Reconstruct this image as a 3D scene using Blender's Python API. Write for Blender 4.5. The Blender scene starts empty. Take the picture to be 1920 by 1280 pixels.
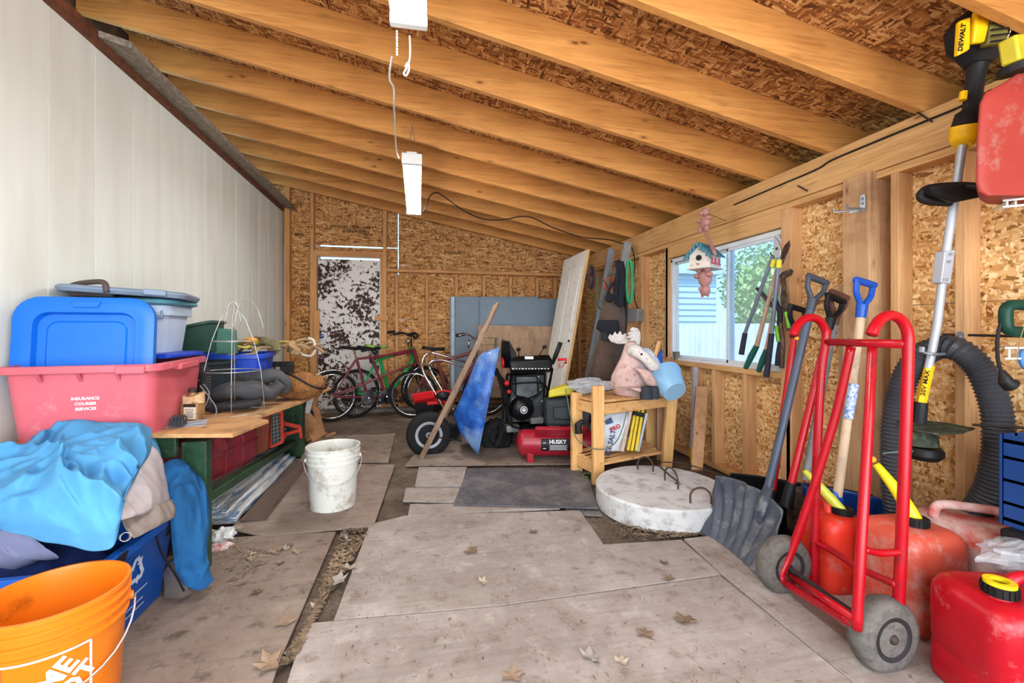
import bpy, bmesh, math, random
from mathutils import Vector, Matrix, Euler, noise
R = random.Random(7)
SC = bpy.context.scene; COL = SC.collection
V = Vector
# ---------------------------------------------------------------- camera, world, light, exposure
FPX = 820.0; TH = math.atan(178/FPX); S_, C_ = math.sin(TH), math.cos(TH); HC = 1.1
cam = bpy.data.objects.new('camera', bpy.data.cameras.new('camera')); COL.objects.link(cam)
cam.data.sensor_width = 36; cam.data.lens = FPX/1920*36; cam.data.shift_y = -22/1920
cam.data.clip_start = .02
cam.location = (0, 0, HC); cam.rotation_euler = (math.pi/2, 0, -TH); SC.camera = cam
SC.view_settings.view_transform = 'Standard'; SC.view_settings.look = 'None'
SC.view_settings.gamma = 1; SC.view_settings.use_curve_mapping = False
SC.view_settings.exposure = 0.62
W = bpy.data.worlds.new('sky'); SC.world = W; W.use_nodes = True
_n = W.node_tree.nodes; _l = W.node_tree.links
_bg = _n['Background']; _bg.inputs[1].default_value = 1.9
_tc = _n.new('ShaderNodeTexCoord'); _sp = _n.new('ShaderNodeSeparateXYZ'); _cr = _n.new('ShaderNodeValToRGB')
_l.new(_tc.outputs['Generated'], _sp.inputs[0]); _l.new(_sp.outputs[2], _cr.inputs[0]); _l.new(_cr.outputs[0], _bg.inputs[0])
_cr.color_ramp.elements[0].color = (.40, .66, .88, 1); _cr.color_ramp.elements[1].color = (.10, .36, .78, 1)
_cr.color_ramp.elements[0].position = 0.02; _cr.color_ramp.elements[1].position = .8
def lamp(name, kind, loc, rot, energy, col=(1,1,1), size=1, size_y=None):
    d = bpy.data.lights.new(name, kind); d.energy = energy; d.color = col
    if kind == 'AREA':
        d.shape = 'RECTANGLE'; d.size = size; d.size_y = size_y or size
    elif kind == 'SUN': d.angle = .02
    o = bpy.data.objects.new(name, d); COL.objects.link(o); o.location = loc; o.rotation_euler = rot; return o
lamp('sun', 'SUN', (-6, -3, 8), (math.radians(18), math.radians(-42), 0), 4.0, (1, .95, .86))
# added area lamp behind the camera, standing in for daylight through the open front
lamp('front_daylight_fill', 'AREA', (.35, -1.45, 1.25), (math.radians(88), 0, 0), 128, (.96, .985, 1), 3.7, 2.3)
# ---------------------------------------------------------------- pixel frame -> places in the room
def ray(px, py): return V((FPX*S_+(px-960)*C_, FPX*C_-(px-960)*S_, 618-py))
O = V((0, 0, HC))
def fl(px, py, z=0.0): v = ray(px, py); return O+v*((z-HC)/v.z)
def onX(px, py, X): v = ray(px, py); return O+v*(X/v.x)
def onY(px, py, Y): v = ray(px, py); return O+v*(Y/v.y)
def dp(px, py, D): return O+ray(px, py)*(D/FPX)      # D metres in front of the camera plane
def depth(p): return p[0]*S_+p[1]*C_
# ---------------------------------------------------------------- mesh builder
def basis(d, up=V((0,0,1))):
    d = V(d).normalized()
    if abs(d.dot(up)) > .98: up = V((0,1,0)) if abs(d.y) < .9 else V((1,0,0))
    a = up.cross(d).normalized(); b = d.cross(a).normalized(); return a, b, d
class MB:
    def __init__(s): s.v = []; s.f = []
    def add(s, vs, fs, m=None):
        n = len(s.v)
        s.v += [(m @ V(p)) if m else V(p) for p in vs]; s.f += [tuple(i+n for i in f) for f in fs]; return s
    def box(s, c, d, rz=0, m=None, taper=1.0):
        x, y, z = d[0]/2, d[1]/2, d[2]/2; T = Matrix.Translation(c) @ (Matrix.Rotation(rz, 4, 'Z') if not isinstance(rz, (tuple, Euler)) else Euler(rz).to_matrix().to_4x4())
        if m: T = m @ T
        t = taper
        vs = [(-x*t,-y*t,-z),(x*t,-y*t,-z),(x*t,y*t,-z),(-x*t,y*t,-z),(-x,-y,z),(x,-y,z),(x,y,z),(-x,y,z)]
        return s.add(vs, [(0,3,2,1),(4,5,6,7),(0,1,5,4),(1,2,6,5),(2,3,7,6),(3,0,4,7)], T)
    def lohi(s, a, b): return s.box([(a[i]+b[i])/2 for i in range(3)], [abs(a[i]-b[i]) for i in range(3)])
    def bar(s, p, q, w, h, up=V((0,0,1)), w2=None, h2=None):      # rectangular bar p->q ; h along up
        p, q = V(p), V(q); a, b, d = basis(q-p, V(up)); w2 = w2 or w; h2 = h2 or h
        vs = []
        for o, ww, hh in ((p, w, h), (q, w2, h2)):
            for i, j in ((-1,-1),(1,-1),(1,1),(-1,1)): vs.append(o+a*(i*ww/2)+b*(j*hh/2))
        return s.add(vs, [(0,3,2,1),(4,5,6,7),(0,1,5,4),(1,2,6,5),(2,3,7,6),(3,0,4,7)])
    def tube(s, pts, r, n=10, closed=False, caps=True, ov=1.0, up=V((0,0,1))):
        pts = [V(p) for p in pts]; N = len(pts); rr = r if isinstance(r, (list, tuple)) else [r]*N
        vs = []; fs = []; pa = None
        for i, p in enumerate(pts):
            if closed: t = pts[(i+1) % N]-pts[i-1]
            else: t = pts[min(i+1, N-1)]-pts[max(i-1, 0)]
            if t.length < 1e-9: t = V((0,0,1))
            t.normalize()
            if pa is None: a, b, _ = basis(t, V(up))
            else:
                a = pa-t*pa.dot(t)
                if a.length < 1e-6: a, b, _ = basis(t)
                a.normalize(); b = t.cross(a)
            pa = a
            for k in range(n):
                w = 2*math.pi*k/n; vs.append(p+a*(math.cos(w)*rr[i])+b*(math.sin(w)*rr[i]*ov))
        for i in range(N-1 if not closed else N):
            j = (i+1) % N
            for k in range(n):
                k2 = (k+1) % n; fs.append((i*n+k, i*n+k2, j*n+k2, j*n+k))
        if caps and not closed: fs.append(tuple(range(n))[::-1]); fs.append(tuple((N-1)*n+k for k in range(n)))
        return s.add(vs, fs)
    def lathe(s, prof, n=24, m=None, sx=1, sy=1, a0=0, a1=2*math.pi, caps=True, ring=False):   # prof [(r,z)], about z
        vs = []; fs = []; full = abs(a1-a0-2*math.pi) < 1e-6; K = n if full else n+1
        for r, z in prof:
            for k in range(K):
                w = a0+(a1-a0)*k/n; vs.append((r*sx*math.cos(w), r*sy*math.sin(w), z))
        for i in range(len(prof)-1):
            for k in range(n):
                k2 = (k+1) % K; fs.append((i*K+k, i*K+k2, (i+1)*K+k2, (i+1)*K+k))
        if ring:
            m0 = (len(prof)-1)*K; fs += [(m0+k, m0+(k+1) % K, (k+1) % K, k) for k in range(n)]
        elif caps and full:
            if prof[0][0] > 1e-5: fs.append(tuple(range(K))[::-1])
            if prof[-1][0] > 1e-5: fs.append(tuple((len(prof)-1)*K+k for k in range(K)))
        return s.add(vs, fs, m)
    def prism(s, poly, d, m=None):            # 2D polygon in xy extruded along z by d
        n = len(poly); vs = [(x, y, 0) for x, y in poly]+[(x, y, d) for x, y in poly]
        fs = [tuple(range(n))[::-1], tuple(range(n, 2*n))]+[(i, (i+1) % n, (i+1) % n+n, i+n) for i in range(n)]
        return s.add(vs, fs, m)
    def hull(s, a, b):                        # two matching loops of points
        n = len(a); return s.add(list(a)+list(b), [tuple(range(n))[::-1], tuple(range(n, 2*n))]+[(i, (i+1) % n, (i+1) % n+n, i+n) for i in range(n)])
    def loft(s, loops, caps=(True, True)):
        n = len(loops[0]); vs = [p for L in loops for p in L]; fs = []
        for i in range(len(loops)-1):
            for k in range(n): k2 = (k+1) % n; fs.append((i*n+k, i*n+k2, (i+1)*n+k2, (i+1)*n+k))
        if caps[0]: fs.append(tuple(range(n))[::-1])
        if caps[1]: fs.append(tuple((len(loops)-1)*n+k for k in range(n)))
        return s.add(vs, fs)
    def grid(s, nu, nv, fn, closed_u=False, thick=0):
        vs = [V(fn(i/(nu-1 if not closed_u else nu), j/(nv-1))) for i in range(nu) for j in range(nv)]
        fs = [(i*nv+j, ((i+1) % nu)*nv+j, ((i+1) % nu)*nv+j+1, i*nv+j+1) for i in range(nu if closed_u else nu-1) for j in range(nv-1)]
        return s.add(vs, fs)
    def ball(s, c, r, n=12, m2=8, m=None, sc=(1,1,1), jit=0, seed=0):
        vs = []; fs = []
        for i in range(m2+1):
            a = math.pi*i/m2
            for k in range(n):
                b = 2*math.pi*k/n; d = V((math.sin(a)*math.cos(b)*sc[0], math.sin(a)*math.sin(b)*sc[1], -math.cos(a)*sc[2]))
                q = 1+(noise.noise(d*2.3+V((seed, seed*.7, 0)))*jit if jit else 0); vs.append(V(c)+d*r*q)
        for i in range(m2):
            for k in range(n): k2 = (k+1) % n; fs.append((i*n+k, i*n+k2, (i+1)*n+k2, (i+1)*n+k))
        return s.add(vs, fs, m)
def mesh(name, mb, mat, off=V((0,0,0)), smooth=False, clean=True):
    me = bpy.data.meshes.new(name); me.from_pydata([p-off for p in mb.v], [], mb.f)
    if clean:
        bm = bmesh.new(); bm.from_mesh(me); bmesh.ops.remove_doubles(bm, verts=bm.verts, dist=1e-5)
        bmesh.ops.recalc_face_normals(bm, faces=bm.faces); bm.to_mesh(me); bm.free()
    me.materials.append(mat)
    if smooth: me.polygons.foreach_set('use_smooth', [True]*len(me.polygons))
    me.update(); return me
def _mods(o, bev, sub, solid, smooth):
    if solid: m = o.modifiers.new('solid', 'SOLIDIFY'); m.thickness = solid; m.offset = 0
    if bev: m = o.modifiers.new('bevel', 'BEVEL'); m.width = bev; m.segments = 2; m.limit_method = 'ANGLE'; m.angle_limit = .6
    if sub: m = o.modifiers.new('sub', 'SUBSURF'); m.levels = sub; m.render_levels = sub
    if smooth == 'auto' or bev:
        me = o.data; me.polygons.foreach_set('use_smooth', [True]*len(me.polygons)); me.set_sharp_from_angle(angle=math.radians(38))
OFF = {}
def root(o):
    while o.parent: o = o.parent
    return o
def part(name, mb, mat, parent, label=None, bev=0, sub=0, solid=0, smooth='auto', kind=None):
    off = OFF.get(root(parent).name, V((0,0,0)))
    o = bpy.data.objects.new(name, mesh(name, mb, mat, off, smooth is True)); COL.objects.link(o); o.parent = parent
    if label: o['label'] = label
    if kind: o['kind'] = kind
    _mods(o, bev, sub, solid, smooth); return o
def thing(name, label, cat, loc=(0,0,0), rot=(0,0,0), group=None, world=False, kind=None):
    """Empty at a thing's base. world=True: parts are given in room coordinates."""
    o = bpy.data.objects.new(name, None); COL.objects.link(o); o.empty_display_size = .1
    o.location = loc; o.rotation_euler = rot
    if kind: o['kind'] = kind
    else: o['label'] = label; o['category'] = cat
    if group: o['group'] = group
    if world: OFF[o.name] = V(loc)
    return o
def solo(name, mb, mat, label=None, cat=None, group=None, kind=None, bev=0, sub=0, solid=0, smooth='auto'):
    xs = [p.x for p in mb.v]; ys = [p.y for p in mb.v]; zs = [p.z for p in mb.v]
    off = V(((min(xs)+max(xs))/2, (min(ys)+max(ys))/2, min(zs)))
    o = bpy.data.objects.new(name, mesh(name, mb, mat, off, smooth is True)); COL.objects.link(o); o.location = off; OFF[o.name] = off
    if label: o['label'] = label; o['category'] = cat
    if group: o['group'] = group
    if kind: o['kind'] = kind
    _mods(o, bev, sub, solid, smooth); return o
def text_mb(txt, size, m, ext=.0006, align='CENTER', bold=0):
    c = bpy.data.curves.new('t', 'FONT'); c.body = txt; c.size = size; c.extrude = ext; c.align_x = align; c.align_y = 'CENTER'; c.resolution_u = 2
    if bold: c.offset = bold
    o = bpy.data.objects.new('t', c); COL.objects.link(o); dg = bpy.context.evaluated_depsgraph_get()
    me = bpy.data.meshes.new_from_object(o.evaluated_get(dg)); mb = MB()
    mb.add([v.co.copy() for v in me.vertices], [tuple(p.vertices) for p in me.polygons], m)
    bpy.data.objects.remove(o); bpy.data.curves.remove(c); bpy.data.meshes.remove(me); return mb
def frame(o, x, y):       # matrix with origin o, x axis and approx y axis
    x = V(x).normalized(); z = x.cross(V(y)).normalized(); y = z.cross(x)
    return Matrix(((x.x, y.x, z.x, o[0]), (x.y, y.y, z.y, o[1]), (x.z, y.z, z.z, o[2]), (0,0,0,1)))
def smooth_pts(pts, k=8, closed=False):     # catmull rom
    P = [V(p) for p in pts]; n = len(P); out = []
    for i in range(n if closed else n-1):
        p0 = P[(i-1) % n] if closed or i > 0 else P[0]; p1 = P[i]; p2 = P[(i+1) % n]
        p3 = P[(i+2) % n] if closed or i+2 < n else P[-1]
        for j in range(k):
            t = j/k; out.append(.5*((2*p1)+(p2-p0)*t+(2*p0-5*p1+4*p2-p3)*t*t+(3*p1-p0-3*p2+p3)*t**3))
    if not closed: out.append(P[-1])
    return out
def rrect(w, h, r, n=4, cx=0, cy=0):
    out = []
    for sx, sy, a in ((1,1,0),(-1,1,90),(-1,-1,180),(1,-1,270)):
        for k in range(n+1):
            t = math.radians(a+90*k/n); out.append((cx+sx*(w/2-r)+r*math.cos(t), cy+sy*(h/2-r)+r*math.sin(t)))
    return out
# ---------------------------------------------------------------- materials
def lin(c): return tuple(((x/255)/12.92 if x/255 <= .04045 else ((x/255+.055)/1.055)**2.4) for x in c)+(1,)
MATS = {}
class NT:
    def __init__(s, name, rough=.5, metal=0, spec=.5):
        s.m = bpy.data.materials.new(name); s.m.use_nodes = True; s.t = s.m.node_tree; s.b = s.t.nodes['Principled BSDF']
        s.b.inputs['Roughness'].default_value = rough; s.b.inputs['Metallic'].default_value = metal; s.b.inputs['Specular IOR Level'].default_value = spec
    def n(s, typ, ins=None, **kw):
        x = s.t.nodes.new('ShaderNode'+typ)
        for k, v in kw.items(): setattr(x, k, v)
        for k, v in (ins or {}).items():
            if isinstance(v, bpy.types.NodeSocket): s.t.links.new(v, x.inputs[k])
            else: x.inputs[k].default_value = v
        return x
    def co(s, scale=(1,1,1), rot=(0,0,0), rnd=True, world=False):
        if world: src = s.n('NewGeometry').outputs['Position']
        else:
            src = s.n('TexCoord').outputs['Object']
            if rnd:
                oi = s.n('ObjectInfo').outputs['Random']; mu = s.n('Math', {0: oi, 1: 37.0}, operation='MULTIPLY').outputs[0]
                src = s.n('VectorMath', {0: src, 1: mu}).outputs[0]
        return s.n('Mapping', {'Vector': src, 'Scale': scale, 'Rotation': rot}).outputs[0]
    def noise(s, v, scale, detail=4, rough=.55, dist=0): return s.n('TexNoise', {'Vector': v, 'Scale': scale, 'Detail': detail, 'Roughness': rough, 'Distortion': dist})
    def ramp(s, fac, stops, interp='LINEAR'):
        r = s.n('ValToRGB', {0: fac}); e = r.color_ramp; e.interpolation = interp
        e.elements[0].position = stops[0][0]; e.elements[0].color = lin(stops[0][1]); e.elements[1].position = stops[-1][0]; e.elements[1].color = lin(stops[-1][1])
        for p, c in stops[1:-1]: q = e.elements.new(p); q.color = lin(c)
        return r.outputs[0]
    def mix(s, fac, a, b, blend='MIX'):
        x = s.n('MixRGB', {0: fac, 1: a if not isinstance(a, tuple) else (a if len(a) == 4 else lin(a)), 2: b if not isinstance(b, tuple) else (b if len(b) == 4 else lin(b))}, blend_type=blend)
        return x.outputs[0]
    def rmap(s, v, a, b, c=0., d=1.): return s.n('MapRange', {0: v, 1: a, 2: b, 3: c, 4: d}).outputs[0]
    def out(s, col, bump=None, bs=.3, bd=.002, rough=None):
        if isinstance(col, tuple): s.b.inputs['Base Color'].default_value = col
        else: s.t.links.new(col, s.b.inputs['Base Color'])
        if bump is not None:
            x = s.n('Bump', {'Height': bump, 'Strength': bs, 'Distance': bd}); s.t.links.new(x.outputs[0], s.b.inputs['Normal'])
        if rough is not None: s.t.links.new(rough, s.b.inputs['Roughness'])
        return s.m
def M(name, col, rough=.45, metal=0, var=.16, sc=9, dirt=None, dirt_amt=.35, bump=.0, col2=None, spec=None):
    """general painted / plastic / metal surface with wear and grime"""
    if name in MATS: return MATS[name]
    t = NT(name, rough, metal, spec if spec is not None else (.2 if max(col) < 70 and not metal else .4)); v = t.co(); nz = t.noise(v, sc, 5, .6).outputs[0]
    base = lin(col); dk = tuple(x*(1-var*1.5) for x in base[:3])+(1,); lt = tuple(min(1, x*(1+var)+.01*var) for x in base[:3])+(1,)
    c = t.mix(t.rmap(nz, .3, .7), dk, lt)
    if col2: c = t.mix(t.rmap(t.noise(v, sc*.5, 3).outputs[0], .52, .62), c, lin(col2))
    if dirt:
        d = t.noise(v, sc*2.3, 8, .7).outputs[0]; c = t.mix(t.rmap(d, .62-dirt_amt*.35, .78-dirt_amt*.2), c, lin(dirt))
    r = t.rmap(nz, .3, .7, max(.02, rough-.1), min(1, rough+.12))
    MATS[name] = t.out(c, nz if bump else None, bump, .004, r); return MATS[name]
def wood(name, c1, c2, axis='x', rough=.6, knots=True, grain=1.0, dark=None, bs=.25, kd=None):
    if name in MATS: return MATS[name]
    t = NT(name, rough, 0, .35); g = {'x': (.8, 14, 14), 'y': (14, .8, 14), 'z': (14, 14, .8)}[axis]; k = {'x': (.4, 1.1, 1.1), 'y': (1.1, .4, 1.1), 'z': (1.1, 1.1, .4)}[axis]
    v = t.co(g); n1 = t.noise(v, 1.6*grain, 5, .6, .6).outputs[0]; n2 = t.noise(t.co(tuple(x*3 for x in g)), 2.2, 3, .6).outputs[0]
    c = t.ramp(n1, [(.28, c1), (.5, tuple((a+b)/2 for a, b in zip(c1, c2))), (.72, c2)])
    c = t.mix(t.rmap(n2, .5, .7, 0, .5), c, lin(tuple(x*.72 for x in c1)))
    lg = t.noise(t.co((1.3,1.3,1.3)), 1.4, 3).outputs[0]; c = t.mix(t.rmap(lg, .35, .7, 0, .4), c, lin(tuple(min(255, x*1.12) for x in c2)))
    if knots:
        kv = t.n('TexVoronoi', {'Vector': t.co(tuple(x*9 for x in k)), 'Scale': 1.0, 'Randomness': 1.0}).outputs['Distance']
        kn = t.rmap(kv, .05, .08, .85, 0); halo = t.rmap(kv, .07, .19, .4, 0); kc = kd or tuple(x*.45 for x in c1)
        c = t.mix(halo, c, lin(tuple(x*.75 for x in c1))); c = t.mix(kn, c, lin(kc))
    if dark:
        d = t.noise(t.co((1,1,1)), 3.5, 6, .65).outputs[0]; c = t.mix(t.rmap(d, .5, .68, 0, .75), c, lin(dark))
    MATS[name] = t.out(c, n1, bs, .003); return MATS[name]
def osb(name, cs, rot=0.0, sc=1.0, world=True):
    """oriented strand board: overlapping flakes in several directions"""
    if name in MATS: return MATS[name]
    t = NT(name, .75, 0, .25); base = t.n('NewGeometry').outputs['Position'] if world else t.n('TexCoord').outputs['Object']
    wz = t.noise(base, 7*sc, 2, .5).outputs['Color']; wv = t.n('VectorMath', {0: wz, 'Scale': .06/sc}, operation='SCALE').outputs[0]
    p = t.n('VectorMath', {0: base, 1: wv}).outputs[0]; val = None
    for k, (a, b_, g) in enumerate([(.3, .55, .35), (1.1, -.35, 1.25), (-.5, .9, -.6), (.8, .25, 2.1), (-.9, -.7, .8), (.2, 1.3, -1.2)]):
        sc_ = [(90, 14, 62), (16, 84, 70), (70, 64, 13), (86, 17, 66)][k % 4]
        mp = t.n('Mapping', {'Vector': p, 'Rotation': (a, b_, g+rot), 'Scale': tuple(x*sc*.95 for x in sc_), 'Location': (k*3.1, k, 0)}).outputs[0]
        L = t.n('TexVoronoi', {'Vector': mp, 'Scale': 1.0, 'Randomness': 1.0}); sep = t.n('SeparateColor', {0: L.outputs['Color']})
        if val is None: val = sep.outputs[0]
        else: val = t.mix(t.rmap(sep.outputs[1], .58, .6), val, sep.outputs[0])
    c = t.ramp(val, [(0, cs[0]), (.14, cs[1]), (.45, cs[2]), (.75, cs[3]), (1, cs[4])])
    fine = t.noise(t.n('Mapping', {'Vector': p, 'Scale': (60, 60, 60)}).outputs[0], 2.2, 4, .7).outputs[0]
    c = t.mix(t.rmap(fine, .5, .75, 0, .25), c, lin(cs[0]))
    big = t.noise(base, 1.3, 3).outputs[0]; c = t.mix(t.rmap(big, .4, .75, 0, .18), c, lin(cs[1]))
    MATS[name] = t.out(c, val, .35, .003); return MATS[name]
def glass(name, col=(255,255,255), rough=.02, alpha=.12):
    if name in MATS: return MATS[name]
    m = bpy.data.materials.new(name); m.use_nodes = True; nt = m.node_tree; nt.nodes.clear()
    o = nt.nodes.new('ShaderNodeOutputMaterial'); tr = nt.nodes.new('ShaderNodeBsdfTransparent'); tr.inputs[0].default_value = lin(col)
    gl = nt.nodes.new('ShaderNodeBsdfPrincipled'); gl.inputs['Base Color'].default_value = lin(col); gl.inputs['Roughness'].default_value = rough
    mx = nt.nodes.new('ShaderNodeMixShader'); mx.inputs[0].default_value = alpha
    nt.links.new(tr.outputs[0], mx.inputs[1]); nt.links.new(gl.outputs[0], mx.inputs[2]); nt.links.new(mx.outputs[0], o.inputs[0]); MATS[name] = m; return m
def emit(name, col, st):
    t = NT(name, .5); t.b.inputs['Base Color'].default_value = lin(col); t.b.inputs['Emission Color'].default_value = lin(col); t.b.inputs['Emission Strength'].default_value = st
    MATS[name] = t.m; return t.m
# ================================================================ THE SETTING
XL, XR, YB, Y0 = -1.63, 2.30, 5.87, -1.5     # left siding, right stud face, back stud face, open front
def roofz(x): return 2.112+(2.3-x)*.194      # underside of rafters
RH = .184
W_RAF = lambda: wood('fir rafter', (178, 114, 54), (216, 154, 86), 'x', .55, True, 1, None, .15, (120, 62, 26))
W_STUD = lambda: wood('fir stud upright', (180, 130, 82), (218, 172, 124), 'z', .6, True, 1, None, .2, (120, 70, 36))
W_PLATE = lambda: wood('fir plate lengthwise', (190, 138, 84), (222, 176, 118), 'y', .6, True, 1, None, .2, (130, 74, 36))
W_ACR = lambda: wood('fir crosswise', (180, 126, 72), (214, 164, 106), 'x', .6, True, 1, None, .2)
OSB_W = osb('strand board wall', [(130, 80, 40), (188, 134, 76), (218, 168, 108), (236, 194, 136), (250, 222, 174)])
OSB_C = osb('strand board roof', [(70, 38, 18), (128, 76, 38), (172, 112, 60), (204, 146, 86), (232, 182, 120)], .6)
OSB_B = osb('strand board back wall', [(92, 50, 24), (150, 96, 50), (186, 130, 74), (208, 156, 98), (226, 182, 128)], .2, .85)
# --- soil
def soil_mat():
    t = NT('dark soil', .95, 0, .1); v = t.co(rnd=False); a = t.noise(v, 3, 8, .7).outputs[0]; b = t.noise(v, 60, 6, .8).outputs[0]
    c = t.ramp(a, [(.3, (92, 76, 64)), (.55, (126, 110, 96)), (.75, (164, 148, 132))]); c = t.mix(t.rmap(b, .5, .7), c, lin((58, 46, 38))); c = t.mix(t.rmap(b, .3, .2), c, lin((170, 158, 140)))
    return t.out(c, b, .9, .01)
def ply_mat(name, a, b, stain, wear=(196,188,180), s=1):
    t = NT(name, .85, 0, .2); v = t.co(rnd=True); n = t.noise(v, 2.2*s, 8, .68).outputs[0]; g = t.noise(t.co((1.6, 26, 4), (0, 0, .05)), 2.0, 5, .65).outputs[0]
    fine = t.noise(v, 70, 5, .8).outputs[0]; mid = t.noise(v, 9, 6, .7).outputs[0]
    c = t.ramp(n, [(.3, a), (.52, tuple((x+y)/2 for x, y in zip(a, b))), (.7, b)])
    c = t.mix(t.rmap(g, .5, .75, 0, .35), c, lin(tuple(x*.72 for x in a))); c = t.mix(t.rmap(mid, .55, .72, 0, .5), c, lin(wear))
    c = t.mix(t.rmap(mid, .45, .32, 0, .75), c, lin(stain)); c = t.mix(t.rmap(fine, .6, .72, 0, .6), c, lin(tuple(x*.55 for x in a))); c = t.mix(t.rmap(fine, .36, .28, 0, .5), c, lin((214, 206, 196)))
    return t.out(c, t.mix(.5, g, fine), .5, .003)
floor = thing('floor', None, None, kind='structure')
g = MB(); nx, ny = 70, 110
g.grid(nx, ny, lambda u, w: (-1.75+4.25*u, -1.6+7.8*w, .010*noise.noise(V((u*9, w*18, 0)))+.006*noise.noise(V((u*40, w*80, 3)))-.015+.075*max(0, min(1, (-1.6+7.8*w-4.55)/.5))))
part('soil', g, soil_mat(), floor, smooth=True)
# --- loose plywood sheets lying on the soil
PLY_G = ply_mat('grey weathered plywood', (138, 125, 117), (182, 172, 165), (116, 100, 88))
PLY_B = ply_mat('brown trodden plywood', (120, 103, 90), (160, 145, 133), (74, 62, 54), (168, 156, 144))
def sheet(pts, z, mat, label, name='plywood_sheet', th=.012, cat='plywood sheet', group='loose plywood sheets on the floor'):
    P = [fl(x, y, z+th) for x, y in pts]; mb = MB(); mb.hull([V((p.x, p.y, z)) for p in P], [V((p.x, p.y, z+th)) for p in P])
    return solo(name, mb, mat, label, cat, group, bev=.002)
sheet([(693,982),(760,966),(1087,956),(1132,1020),(1278,1011),(1352,1076),(938,1134),(626,1161)], .004, PLY_G, 'large grey plywood sheet in the middle of the floor with clipped far corner')
sheet([(573,1168),(626,1163),(938,1136),(1352,1079),(1595,1276),(1700,1365),(500,1400)], .004, PLY_G, 'grey plywood sheet nearest the camera in the middle foreground')
sheet([(1282,1009),(1330,1004),(1480,1030),(1900,1285),(1960,1500),(1760,1420),(1600,1278),(1357,1078)], .006, PLY_G, 'narrow grey plywood strip running under the red hand truck')
sheet([(405,1010),(487,1003),(630,996),(524,1238),(470,1400),(-700,1400),(150,1130),(300,1050)], .004, PLY_B, 'brown stained plywood sheet in front of the blue recycling bin')
sheet([(575,869),(741,870),(701,984),(496,1003),(430,990)], .010, PLY_B, 'curled brown plywood sheet under the white pail')
sheet([(590,806),(745,800),(728,866),(560,866)], .004, PLY_B, 'far brown plywood sheet between the bench end and the wheelbarrow')
sheet([(785,875),(876,875),(866,911),(778,911)], .003, PLY_G, 'small plywood offcut left of the black mat, farthest of three')
sheet([(761,914),(862,914),(856,941),(756,938)], .003, PLY_G, 'small plywood offcut left of the black mat, middle of three')
sheet([(769,944),(852,944),(1050,952),(900,959),(764,969)], .003, PLY_G, 'small plywood offcut left of the black mat, nearest of three')
sheet([(905,790),(1120,790),(1140,868),(760,872),(780,845)], .002, PLY_B, 'dirty brown plywood sheet under the compressor and snow blower')
def mat_mat():
    t = NT('ribbed black rubber', .7, 0, .4); v = t.co(rnd=False); w = t.n('TexWave', {'Vector': v, 'Scale': 26.0, 'Distortion': .3}, wave_type='BANDS', bands_direction='Y').outputs[0]
    n = t.noise(v, 4, 6, .7).outputs[0]; c = t.ramp(n, [(.3, (58, 56, 62)), (.5, (88, 86, 90)), (.7, (130, 124, 118))]); c = t.mix(t.rmap(t.noise(v, 50, 4, .8).outputs[0], .58, .7), c, lin((150, 142, 132)))
    return t.out(c, w, .5, .003)
sheet([(877,878),(1085,878),(1105,900),(1122,952),(850,945)], .018, mat_mat(), 'black ribbed rubber mat on the floor in front of the compressor', 'rubber_mat', .008, 'mat', None)
sheet([(1060,950),(1122,951),(1130,966),(1060,963)], .001, mat_mat(), 'second dark rubber mat edge under the ribbed mat beside the concrete lid', 'rubber_mat', .008, 'mat', None)
# --- left wall: sheets of ivory grooved siding
def siding_mat():
    t = NT('ivory siding', .6, 0, .3); v = t.co(rnd=True); st = t.noise(t.co((5, 5, .4)), 2, 4, .55).outputs[0]
    c = t.ramp(st, [(.25, (219, 222, 213)), (.6, (228, 232, 224)), (.8, (236, 240, 234))]); sp = t.noise(v, 26, 3, .6).outputs[0]
    c = t.mix(t.rmap(sp, .76, .79, 0, .8), c, lin((120, 106, 84))); gr = t.noise(t.co((1, 1, .3)), 1.6, 5, .6).outputs[0]; c = t.mix(t.rmap(gr, .52, .8, 0, .45), c, lin((186, 178, 156)))
    fine = t.noise(t.co((60, 60, 1.2)), 3, 3, .5).outputs[0]
    return t.out(c, fine, .25, .002)
SID = siding_mat()
wl = thing('wall_left', None, None, kind='structure')
y = YB+.1
while y > Y0:
    mb = MB(); w = min(.3, y-Y0); mb.lohi((XL-.016, y-w+.008, 0), (XL, y, 2.61)); mb.lohi((XL-.016, y-w, 0), (XL-.006, y-w+.008, 2.61)); part('siding_panel', mb, SID, wl); y -= w
mb = MB(); mb.lohi((XL-.30, Y0, 2.61), (XL-.32, YB+.1, 3.2)); part('upper_wall', mb, M('dark dusty boards', (92, 70, 52), .9, 0, .3, 6, (50, 38, 30), .5), wl)
mb = MB(); mb.lohi((XL, Y0, 2.565), (XL+.03, YB, 2.635)); solo('trim_1', mb, M('rusty brown trim', (116, 66, 40), .8, 0, .3, 12, (70, 44, 32), .5, .3), kind='structure')
# grey flashing board sloping out above the siding
a0 = onX(176, 66, XL+.01); b0 = onY(246, 90, a0.y); mb = MB(); mb.hull([a0, b0, b0+V((0,0,.035)), a0+V((0,0,.035))], [V((p.x, YB-.02, p.z-.0)) for p in (a0, b0, b0+V((0,0,.035)), a0+V((0,0,.035)))])
solo('flashing_board', mb, M('grey dusty board', (150, 138, 124), .9, 0, .2, 14, (104, 88, 70), .5, .5), 'long dusty grey board running above the white siding wall up to the rafters', 'board', bev=.003)
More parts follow.
